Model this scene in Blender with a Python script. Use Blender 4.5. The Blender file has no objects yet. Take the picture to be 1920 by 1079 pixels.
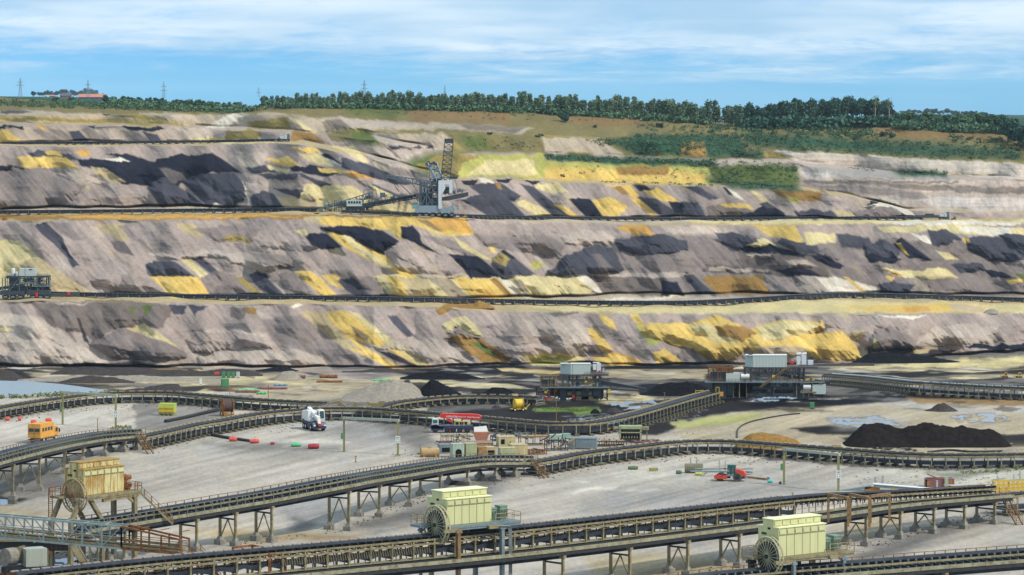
import bpy, math, random
import numpy as np
from mathutils import Vector, Matrix
random.seed(7); RS = np.random.RandomState(11)
sc = bpy.context.scene
COL = sc.collection
R = math.radians

# ------------------------------------------------------------------ camera, sky, sun, exposure
F, YH, CX, CAMZ = 6300.0, 178.0, 960.0, 60.0       # focal length in photo pixels, eye level row, centre column, eye height
cam = bpy.data.objects.new('camera', bpy.data.cameras.new('camera'))
COL.objects.link(cam); sc.camera = cam
cam.location = (0, 0, CAMZ); cam.rotation_euler = (R(90), 0, 0)
cam.data.sensor_width = 36; cam.data.lens = F / 1920 * 36
cam.data.shift_y = -(539.5 - YH) / 1920
cam.data.clip_start = 1; cam.data.clip_end = 40000
SUN_EL, SUN_AZ = 47, 116          # azimuth clockwise from +Y (view direction): from behind, over the right shoulder
sun = bpy.data.objects.new('sun', bpy.data.lights.new('sun', 'SUN')); COL.objects.link(sun)
sun.data.energy = 3.3; sun.data.angle = R(4); sun.data.color = (1.0, .95, .86)
sun.rotation_euler = (R(90 - SUN_EL), 0, R(180 - SUN_AZ))
sc.view_settings.view_transform = 'Standard'; sc.view_settings.look = 'None'
sc.view_settings.exposure = 0.0; sc.view_settings.gamma = 1.0
sc.cycles.max_bounces = 6

def build_world():
    w = bpy.data.worlds.new('World'); sc.world = w; w.use_nodes = True
    nt = w.node_tree; N = nt.nodes; L = nt.links; N.clear()
    def nd(t, **k):
        n = N.new(t)
        for a, b in k.items(): setattr(n, a, b)
        return n
    def mth(op, a, b=None, c=None, clamp=False):
        n = nd('ShaderNodeMath', operation=op, use_clamp=clamp)
        for i, v in enumerate((a, b, c)):
            if v is None: continue
            if isinstance(v, (int, float)): n.inputs[i].default_value = v
            else: L.new(v, n.inputs[i])
        return n.outputs[0]
    def rng(v, a, b, c=0.0, d=1.0):
        n = nd('ShaderNodeMapRange', interpolation_type='SMOOTHSTEP')
        L.new(v, n.inputs[0])
        for i, q in enumerate((a, b, c, d)): n.inputs[i + 1].default_value = q
        return n.outputs[0]
    def mix(f, a, b, blend='MIX'):
        n = nd('ShaderNodeMix', data_type='RGBA', blend_type=blend)
        for sock, v in ((n.inputs[0], f), (n.inputs[6], a), (n.inputs[7], b)):
            if isinstance(v, (int, float)): sock.default_value = v
            elif isinstance(v, tuple): sock.default_value = (*v, 1)
            else: L.new(v, sock)
        return n.outputs[2]
    sky = nd('ShaderNodeTexSky', sky_type='NISHITA'); sky.sun_disc = False
    sky.sun_elevation = R(SUN_EL); sky.sun_rotation = R(SUN_AZ)
    sky.air_density = 1.0; sky.dust_density = .2; sky.ozone_density = 3.0
    tc = nd('ShaderNodeTexCoord'); sp = nd('ShaderNodeSeparateXYZ'); L.new(tc.outputs['Generated'], sp.inputs[0])
    x, y, z = sp.outputs
    az = mth('ARCTAN2', x, y); el = mth('MAXIMUM', z, 0.0)
    ell = mth('MULTIPLY', mth('LOGARITHM', mth('MULTIPLY_ADD', el, 60.0, 1.0), 2.718), 2.6)
    def noise(sx, sy, off, det, rough=.55, dist=0.0):
        cv = nd('ShaderNodeCombineXYZ')
        L.new(mth('MULTIPLY_ADD', az, sx, off), cv.inputs[0]); L.new(mth('MULTIPLY', ell, sy), cv.inputs[1])
        cv.inputs[2].default_value = off * .37
        n = nd('ShaderNodeTexNoise'); n.inputs['Scale'].default_value = 1; n.inputs['Detail'].default_value = det
        n.inputs['Roughness'].default_value = rough; n.inputs['Distortion'].default_value = dist
        L.new(cv.outputs[0], n.inputs['Vector']); return n.outputs[0]
    n1 = noise(17, 1.3, 3.7, 8, .62, .5); n2 = noise(55, 4.6, 9.1, 8, .66, .5); n3 = noise(7, .9, 21.3, 3)
    # pale haze over the horizon, blue band above it, cloud deck from about one degree up
    sat = mix(1.0, sky.outputs[0], (.20, .72, 1.60), 'MULTIPLY')
    low = rng(el, 0.0, .018)
    base = mix(low, mix(1.0, sat, (1.25, 1.18, 1.12), 'MULTIPLY'), mix(1.0, sat, (.74, .90, .98), 'MULTIPLY'))
    dens = mth('ADD', mth('MULTIPLY', n1, .66), mth('MULTIPLY', n2, .46))
    dens = mth('ADD', dens, mth('MULTIPLY', rng(el, .003, .025), .30))
    dens = mth('ADD', dens, mth('MULTIPLY', rng(az, -.13, .15), .05)); dens = mth('SUBTRACT', dens, mth('MULTIPLY', rng(el, .005, .001), .3))
    c = rng(dens, .50, .90)
    shade = rng(n3, .35, .62)
    lum = nd('ShaderNodeRGBToBW'); L.new(sky.outputs[0], lum.inputs[0])
    cl = mix(shade, (4.0, 6.0, 7.8), (7.4, 8.6, 9.4))
    grey = rng(mth('ADD', mth('MULTIPLY', n3, .8), mth('MULTIPLY', n1, .3)), .52, .66)
    base = mix(mth('MULTIPLY', grey, mth('MULTIPLY', rng(el, .004, .012), .55)), base, mix(1.0, base, (.62, .72, .80), 'MULTIPLY'))
    out = mix(mth('MULTIPLY_ADD', c, .76, .16), base, cl)
    bg = nd('ShaderNodeBackground'); bg.inputs[1].default_value = .115; L.new(out, bg.inputs[0])
    o = nd('ShaderNodeOutputWorld'); L.new(bg.outputs[0], o.inputs[0])
build_world()

# ------------------------------------------------------------------ pixel <-> place
def at(x, y, z=0.0):
    """point of height z that the photograph shows at pixel (x, y)"""
    Y = F * (CAMZ - z) / (y - YH); return Vector(((x - CX) * Y / F, Y, z))
def ppm(y, z=0.0): return (y - YH) / (CAMZ - z)      # pixels per metre there
HF = 79.6
def G(x, y):
    """point on the yard and the pit floor"""
    if y >= 735: return at(x, y, 0)
    if y >= 690: Y = 100359.0 / (y - 587.5)
    else: Y = F * HF / (y - YH)
    return Vector(((x - CX) * Y / F, Y, CAMZ - (y - YH) * Y / F))

# ------------------------------------------------------------------ materials
def srgb(c):
    c = np.asarray(c, float) / 255.0
    return tuple(np.where(c <= .04045, c / 12.92, ((c + .055) / 1.055) ** 2.4))
MATS = {}
def mat(name, col, rough=.7, metal=0.0, var=.25, scale=2.0, rust=0.0, rustcol=(.16, .06, .02), bump=.15, streak=False):
    """painted or bare surface with blotchy wear; rust = share covered by rust"""
    if name in MATS: return MATS[name]
    m = bpy.data.materials.new(name); MATS[name] = m; m.use_nodes = True
    nt = m.node_tree; N = nt.nodes; L = nt.links; b = N['Principled BSDF']
    b.inputs['Roughness'].default_value = rough; b.inputs['Metallic'].default_value = metal
    b.inputs['Specular IOR Level'].default_value = .06 if rough > .82 else (.22 if max(col) < .06 and rough > .3 else .4)
    tc = N.new('ShaderNodeTexCoord')
    mp = N.new('ShaderNodeMapping'); L.new(tc.outputs['Object'], mp.inputs[0])
    if streak: mp.inputs['Scale'].default_value = (1, 1, .18)
    n = N.new('ShaderNodeTexNoise'); n.inputs['Scale'].default_value = scale; n.inputs['Detail'].default_value = 5
    n.inputs['Roughness'].default_value = .65; L.new(mp.outputs[0], n.inputs['Vector'])
    r = N.new('ShaderNodeValToRGB'); L.new(n.outputs[0], r.inputs[0])
    c = np.array(col)
    r.color_ramp.elements[0].position = .3; r.color_ramp.elements[1].position = .7
    r.color_ramp.elements[0].color = (*(c * (1 - var)), 1); r.color_ramp.elements[1].color = (*np.minimum(c * (1 + var), .95), 1)
    out = r.outputs[0]
    if rust > 0:
        n2 = N.new('ShaderNodeTexNoise'); n2.inputs['Scale'].default_value = scale * 1.7; n2.inputs['Detail'].default_value = 7
        n2.inputs['Roughness'].default_value = .7; L.new(mp.outputs[0], n2.inputs['Vector'])
        mr = N.new('ShaderNodeMapRange'); L.new(n2.outputs[0], mr.inputs[0])
        t = .72 - .45 * rust
        mr.inputs[1].default_value = t - .05; mr.inputs[2].default_value = t + .09
        mx = N.new('ShaderNodeMix'); mx.data_type = 'RGBA'; L.new(mr.outputs[0], mx.inputs[0])
        L.new(out, mx.inputs[6]); mx.inputs[7].default_value = (*rustcol, 1); out = mx.outputs[2]
    L.new(out, b.inputs['Base Color'])
    if bump:
        bp = N.new('ShaderNodeBump'); bp.inputs['Strength'].default_value = bump; bp.inputs['Distance'].default_value = .05
        L.new(n.outputs[0], bp.inputs['Height']); L.new(bp.outputs[0], b.inputs['Normal'])
    return m
M_belt = mat('belt_rubber', (.030, .034, .042), .55, var=.45, scale=.8)
M_steel = mat('grey_green_steel', (.24, .20, .105), .65, var=.4, scale=1.2, rust=.3)
M_girder = mat('pale_green_girder', (.27, .25, .155), .65, var=.35, scale=.9, rust=.35, rustcol=(.15, .09, .035))
M_blue = mat('blue_grey_steel', (.17, .215, .225), .55, var=.25, rust=.12)
M_dark = mat('dark_steel', (.032, .034, .036), .6, var=.4, rust=.15)
M_rust = mat('rusty_steel', (.27, .115, .04), .85, var=.5, scale=1.5, rust=.4, rustcol=(.10, .04, .018))
M_rail = mat('rail_brown', (.25, .155, .065), .75, var=.4, rust=.4)
M_railg = mat('rail_grey', (.16, .165, .13), .7, var=.3, rust=.2)
M_tan = mat('tan_cover', (.34, .25, .13), .8, var=.4, scale=1.3)
M_pinkcover = mat('faded_cover', (.30, .25, .21), .8, var=.3, scale=1.3)
M_conc = mat('concrete', (.25, .23, .19), .9, var=.35, scale=1.5)
M_roller = mat('roller_blue', (.15, .19, .23), .45, var=.3)
M_cream = mat('cream_paint', (.57, .55, .27), .5, var=.10, scale=.7, rust=.14, rustcol=(.35, .28, .10), streak=True)
M_creamrust = mat('rusted_cream_paint', (.60, .52, .24), .6, var=.2, scale=.8, rust=.5, rustcol=(.36, .20, .05), streak=True)
M_creamline = mat('panel_gap', (.13, .13, .07), .8, var=.2)
M_white = mat('white_paint', (.72, .72, .68), .5, var=.06, rust=.04)
M_palegrey = mat('pale_grey_cladding', (.50, .55, .50), .5, var=.08, rust=.05, streak=True)
M_red = mat('red_paint', (.62, .028, .018), .4, var=.1)
M_orange = mat('orange_paint', (.68, .32, .05), .5, var=.15, rust=.15)
M_yellow = mat('yellow_paint', (.70, .46, .03), .5, var=.15, rust=.1)
M_teal = mat('faded_teal_paint', (.22, .33, .28), .7, var=.2, rust=.2)
M_green = mat('green_paint', (.07, .25, .10), .6, var=.2, rust=.05)
M_olive = mat('olive_paint', (.30, .29, .10), .7, var=.25, rust=.2)
M_navy = mat('navy_paint', (.028, .04, .09), .4, var=.2)
M_glass = mat('dark_glass', (.035, .055, .06), .08, var=.1, bump=0)
M_tealglass = mat('green_tinted_glass', (.045, .15, .13), .1, var=.15, bump=0)
M_tyre = mat('tyre_rubber', (.025, .025, .024), .85, var=.3)
M_hub = mat('cream_hub', (.60, .58, .48), .6, var=.1)
M_black = mat('black_opening', (.012, .012, .012), .9, var=.1, bump=0)

# ------------------------------------------------------------------ mesh builder
class MB:
    def __init__(s): s.v = []; s.f = []
    def add(s, vs, fs):
        o = len(s.v); s.v += [tuple(p) for p in vs]; s.f += [tuple(i + o for i in f) for f in fs]; return s
    def box(s, cx, cy, cz, sx, sy, sz, rz=0.0, taper=1.0):
        """cz = bottom"""
        c, n = math.cos(rz), math.sin(rz); vs = []
        for k, q in ((0, 1.0), (1, taper)):
            for a, b in ((-1, -1), (1, -1), (1, 1), (-1, 1)):
                x, y = a * sx / 2 * q, b * sy / 2 * q
                vs.append((cx + x * c - y * n, cy + x * n + y * c, cz + k * sz))
        return s.add(vs, [(3, 2, 1, 0), (4, 5, 6, 7), (0, 1, 5, 4), (1, 2, 6, 5), (2, 3, 7, 6), (3, 0, 4, 7)])
    def beam(s, p, q, w, h=None):
        p, q = Vector(p), Vector(q); h = w if h is None else h; d = q - p
        if d.length < 1e-6: return s
        d.normalize(); u = Vector((0, 0, 1)) if abs(d.z) < .95 else Vector((0, 1, 0))
        a = d.cross(u).normalized(); b = a.cross(d).normalized()
        vs = [e + a * (i * w / 2) + b * (j * h / 2) for e in (p, q) for i, j in ((-1, -1), (1, -1), (1, 1), (-1, 1))]
        return s.add(vs, [(3, 2, 1, 0), (4, 5, 6, 7), (0, 1, 5, 4), (1, 2, 6, 5), (2, 3, 7, 6), (3, 0, 4, 7)])
    def tube(s, p, q, r, n=8, r2=None, cap=True):
        p, q = Vector(p), Vector(q); r2 = r if r2 is None else r2; d = (q - p).normalized()
        u = Vector((0, 0, 1)) if abs(d.z) < .95 else Vector((0, 1, 0)); a = d.cross(u).normalized(); b = d.cross(a)
        vs = []
        for e, rr in ((p, r), (q, r2)):
            for k in range(n):
                t = 2 * math.pi * k / n; vs.append(e + a * (rr * math.cos(t)) + b * (rr * math.sin(t)))
        fs = [(k, (k + 1) % n, n + (k + 1) % n, n + k) for k in range(n)]
        if cap: fs += [tuple(range(n - 1, -1, -1)), tuple(range(n, 2 * n))]
        return s.add(vs, fs)
    def pipe(s, pts, r, n=6):
        for a, b in zip(pts[:-1], pts[1:]): s.tube(a, b, r, n)
        return s
    def ring(s, c, ax, r, t, n=28, m=5):
        """torus of radius r, tube radius t, axis ax"""
        c, ax = Vector(c), Vector(ax).normalized(); u = Vector((0, 0, 1)) if abs(ax.z) < .9 else Vector((1, 0, 0))
        a = ax.cross(u).normalized(); b = ax.cross(a); vs = []; fs = []
        for i in range(n):
            th = 2 * math.pi * i / n; e = a * math.cos(th) + b * math.sin(th)
            for j in range(m):
                ph = 2 * math.pi * j / m; vs.append(c + e * (r + t * math.cos(ph)) + ax * (t * math.sin(ph)))
        for i in range(n):
            for j in range(m):
                fs.append((i * m + j, i * m + (j + 1) % m, ((i + 1) % n) * m + (j + 1) % m, ((i + 1) % n) * m + j))
        return s.add(vs, fs)
    def prism(s, poly, o, ax, ay, az, dep):
        """polygon (a, b) in the plane (ax, ay) at o, extruded dep along az"""
        o, ax, ay, az = Vector(o), Vector(ax), Vector(ay), Vector(az); n = len(poly)
        vs = [o + ax * a + ay * b + az * k for k in (0, dep) for a, b in poly]
        return s.add(vs, [tuple(range(n - 1, -1, -1)), tuple(range(n, 2 * n))] + [(k, (k + 1) % n, n + (k + 1) % n, n + k) for k in range(n)])
    def sweep(s, path, prof, closed=True):
        """profile (side, up) swept along a path of Vectors; side is to the right of travel"""
        n = len(prof); vs = []; fs = []
        for i, p in enumerate(path):
            d = (path[min(i + 1, len(path) - 1)] - path[max(i - 1, 0)]); d.z = 0; d.normalize()
            a = Vector((d.y, -d.x, 0))
            vs += [p + a * u + Vector((0, 0, w)) for u, w in prof]
        for i in range(len(path) - 1):
            for k in range(n if closed else n - 1):
                k2 = (k + 1) % n; fs.append((i * n + k, (i + 1) * n + k, (i + 1) * n + k2, i * n + k2))
        if closed: fs += [tuple(range(n)), tuple(range((len(path) - 1) * n + n - 1, (len(path) - 1) * n - 1, -1))]
        return s.add(vs, fs)
    def mesh(s, name, m, smooth=False):
        me = bpy.data.meshes.new(name); me.from_pydata(s.v, [], s.f); me.update()
        for q in (m if isinstance(m, (list, tuple)) else [m]): me.materials.append(q)
        if smooth: me.polygons.foreach_set('use_smooth', [True] * len(me.polygons))
        return me
def rect(w, h, u=0, b=0): return [(u - w / 2, b), (u + w / 2, b), (u + w / 2, b + h), (u - w / 2, b + h)]

# ------------------------------------------------------------------ objects
def tag(o, label=None, cat=None, group=None, kind=None):
    if label: o['label'] = label
    if cat: o['category'] = cat
    if group: o['group'] = group
    if kind: o['kind'] = kind
    return o
def thing(name, label, cat, loc=(0, 0, 0), rz=0.0, group=None, sc_=1.0):
    o = bpy.data.objects.new(name, None); COL.objects.link(o); o.location = loc; o.rotation_euler = (0, 0, rz)
    o.empty_display_size = .5
    if sc_ != 1.0: o.scale = (sc_,) * 3
    return tag(o, label, cat, group)
def part(name, mb, m, parent=None, smooth=False, label=None):
    me = mb.mesh(name, m, smooth) if isinstance(mb, MB) else mb
    o = bpy.data.objects.new(name, me); COL.objects.link(o)
    if parent is not None: o.parent = parent
    if label: o['label'] = label
    return o
def solo(name, mb, m, label, cat, loc=(0, 0, 0), rz=0.0, group=None, smooth=False, kind=None):
    o = part(name, mb, m, None, smooth); o.location = loc; o.rotation_euler = (0, 0, rz)
    return tag(o, label, cat, group, kind)
def kids(o): return [c for c in COL.objects if c.parent == o]
def dup(o, loc, rz=None, label=None, scale=None):
    def cp(q, par):
        c = q.copy(); COL.objects.link(c)
        if par is not None: c.parent = par
        for ch in q.children: cp(ch, c)
        return c
    r = cp(o, None); r.location = loc
    if rz is not None: r.rotation_euler = (0, 0, rz)
    if scale: r.scale = scale if isinstance(scale, tuple) else (scale,) * 3
    if label: r['label'] = label
    return r
def repeat(name, mb, m, parent, places, limit=100, smooth=False):
    """copies of one part at (Vector, rz); past the limit the farthest ones become one 'stuff' part"""
    me = mb.mesh(name, m, smooth)
    places = sorted(places, key=lambda q: q[0].y)
    for p, rz in places[:limit]:
        o = bpy.data.objects.new(name, me); COL.objects.link(o); o.parent = parent; o.location = p; o.rotation_euler = (0, 0, rz)
    if len(places) > limit:
        b = MB()
        for p, rz in places[limit:]:
            c, s = math.cos(rz), math.sin(rz)
            b.add([(p.x + x * c - y * s, p.y + x * s + y * c, p.z + z) for x, y, z in mb.v], mb.f)
        part(name, b, m, parent, smooth)['kind'] = 'stuff'
def catmull(pts, step=1.0):
    """smooth path through points, evenly resampled"""
    P = [Vector(p) for p in pts]; P = [P[0] * 2 - P[1]] + P + [P[-1] * 2 - P[-2]]; out = []
    for i in range(1, len(P) - 2):
        n = max(2, int((P[i + 1] - P[i]).length / step * 3))
        for k in range(n):
            t = k / n
            out.append(.5 * ((2 * P[i]) + (P[i + 1] - P[i - 1]) * t + (2 * P[i - 1] - 5 * P[i] + 4 * P[i + 1] - P[i + 2]) * t * t
                             + (3 * P[i] - P[i - 1] - 3 * P[i + 1] + P[i + 2]) * t ** 3))
    out.append(P[-2]); return resample(out, step)
def resample(pts, step):
    d = [0.0]
    for a, b in zip(pts[:-1], pts[1:]): d.append(d[-1] + (b - a).length)
    n = max(2, int(round(d[-1] / step)) + 1); A = np.array([list(p) for p in pts]); q = np.linspace(0, d[-1], n)
    return [Vector(v) for v in np.stack([np.interp(q, d, A[:, k]) for k in range(3)], 1)]
def heading(path, i):
    d = path[min(i + 1, len(path) - 1)] - path[max(i - 1, 0)]; return math.atan2(d.y, d.x)

# ------------------------------------------------------------------ terrain: contour lines surveyed from the photograph (foot and crest of every slope)
XS = (-300, 0, 200, 400, 560, 700, 860, 1000, 1200, 1400, 1500, 1600, 1700, 1920, 2200)
LINES = [   # (y at XS, rise of the band below the line)
    ('foot',   (686, 685, 688, 686, 688, 690, 687, 681, 684, 683, 682, 680, 674, 656, 650), None),
    ('b1f',    (564, 565, 567, 570, 571, 573, 580, 588, 589, 588, 588, 589, 590, 586, 584), .6),
    ('b1b',    (552, 552, 552, 555, 556, 558, 559, 557, 551, 550, 552, 551, 550, 553, 553), .02),
    ('b2f',    (415, 415, 413, 412, 404, 406, 411, 417, 423, 424, 423, 421, 419, 419, 419), .6),
    ('b2b',    (392, 392, 388, 387, 392, 397, 405, 408, 408, 408, 409, 409, 409, 409, 409), .02),
    ('b3f',    (275, 275, 275, 272, 270, 297, 338, 341, 346, 352, 356, 372, 394, 402, 402), .6),
    ('b3b',    (266, 266, 266, 266, 262, 290, 334, 337, 341, 347, 350, 367, 390, 398, 398), .02),
    ('s4',     (237, 237, 236, 243, 250, 262, 288, 290, 300, 304, 308, 332, 334, 338, 340), .6),
    ('b4',     (232, 232, 231, 236, 245, 256, 284, 286, 294, 298, 300, 314, 325, 334, 336), .03),
    ('s5',     (216, 216, 216, 214, 216, 246, 254, 258, 264, 284, 284, 291, 298, 308, 310), .6),
    ('b5',     (213, 213, 213, 211, 212, 240, 250, 254, 258, 278, 280, 286, 292, 300, 302), .05),
    ('crest',  (186, 184, 196, 205, 199, 201, 204, 210, 220, 238, 238, 234, 238, 248, 250), .09),
]
XD = np.concatenate([np.linspace(-900, -40, 50)[:-1], np.linspace(-40, 1960, 1150), np.linspace(1960, 2820, 50)[1:]])
def survey():
    tab = [(np.full_like(XD, 1300.), np.full_like(XD, F * CAMZ / (1300 - YH)), np.full_like(XD, CAMZ)),
           (np.full_like(XD, 735.), np.full_like(XD, F * CAMZ / (735 - YH)), np.full_like(XD, CAMZ))]
    y = np.full_like(XD, 690.5); Yv = 100359.0 / (y - 587.5); tab.append((y, Yv, (y - YH) * Yv / F))
    for nm, ys, t in LINES:
        y = np.interp(XD, XS, ys)
        # small natural wobble of each edge
        k = 1.0
        y = y + k * (1.3 * np.sin(XD / 37. + len(tab) * 2.1) + .9 * np.sin(XD / 13.3 + len(tab) * 1.3))
        if t is None:
            y = np.minimum(y, 690.2); Yv = F * HF / (y - YH); H = np.full_like(XD, HF)
        else:
            Yp, Hp = tab[-1][1], tab[-1][2]
            tt = t if nm != 'crest' else np.interp(XD, (0, 500, 1000, 1400), (.03, .09, .12, .15))
            H = (Hp + tt * Yp) / (1 + tt * F / (y - YH)); Yv = H * F / (y - YH)
        tab.append((y, Yv, H))
    Hc = tab[-1][2]
    Yf = np.full_like(XD, 9000.); yf = np.minimum(np.interp(XD, (-300, 0, 150, 200, 300, 400, 480, 560, 700, 860, 1000, 1200, 1400, 1500, 1700, 1920), (180.5, 181, 182.5, 187, 193, 202, 200, 196, 198, 201, 207, 216, 231, 228, 214, 216)), tab[-1][0] - 1.2)
    Hf = (yf - YH) * Yf / F; tab.append((yf, Yf, Hf))
    return tab
TAB = survey()
def T(x, y):
    """terrain point seen at pixel (x, y), from the surveyed lines"""
    for j in range(len(TAB) - 1):
        y0, y1 = np.interp(x, XD, TAB[j][0]), np.interp(x, XD, TAB[j + 1][0])
        if y <= y0 and y >= y1: break
    Y0, H0, Y1, H1 = (np.interp(x, XD, TAB[a][b]) for a, b in ((j, 1), (j, 2), (j + 1, 1), (j + 1, 2)))
    yy = y - YH; den = F * (H1 - H0) - yy * (Y1 - Y0)
    q = (yy * Y0 - F * H0) / den if abs(den) > 1e-9 else 0.0
    q = min(max(q, 0), 1); Y = Y0 + q * (Y1 - Y0); H = H0 + q * (H1 - H0)
    return Vector(((x - CX) * Y / F, Y, CAMZ - H))

def vn(x, y, seed):
    """value noise"""
    xi = np.floor(x).astype(np.int64); yi = np.floor(y).astype(np.int64); fx = x - xi; fy = y - yi
    fx = fx * fx * (3 - 2 * fx); fy = fy * fy * (3 - 2 * fy)
    def h(a, b):
        n = (a * 374761393 + b * 668265263 + seed * 974634777) & 0x7fffffff
        n = ((n ^ (n >> 13)) * 1274126177) & 0x7fffffff
        return ((n ^ (n >> 16)) & 0xffff) / 65535.0
    a, b, c, d = h(xi, yi), h(xi + 1, yi), h(xi, yi + 1), h(xi + 1, yi + 1)
    return (a + (b - a) * fx) * (1 - fy) + (c + (d - c) * fx) * fy
def fbm(x, y, seed, oct=4, gain=.5):
    s = np.zeros_like(x); a = 1.0; t = 0.0
    for k in range(oct):
        s += a * vn(x, y, seed + k * 17); t += a; a *= gain; x = x * 2.03 + 5.1; y = y * 2.03 + 1.7
    return s / t - .5

PAL = dict(g=(168, 151, 140), G=(124, 113, 108), p=(192, 175, 158), y=(217, 183, 103), Y=(212, 194, 142), o=(208, 160, 84),
           k=(40, 41, 52), K=(76, 75, 82), d=(98, 88, 82), b=(154, 120, 68), w=(224, 212, 190), e=(150, 132, 78),
           E=(178, 172, 96), n=(96, 108, 58), t=(184, 164, 124), W=(206, 194, 184), v=(52, 84, 62), r=(136, 112, 76), q=(128, 117, 78),
           a=(184, 174, 160), A=(160, 154, 146), c=(196, 186, 166), s=(122, 116, 108), z=(62, 58, 58), l=(112, 138, 52), P=(70, 63, 58))
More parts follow.
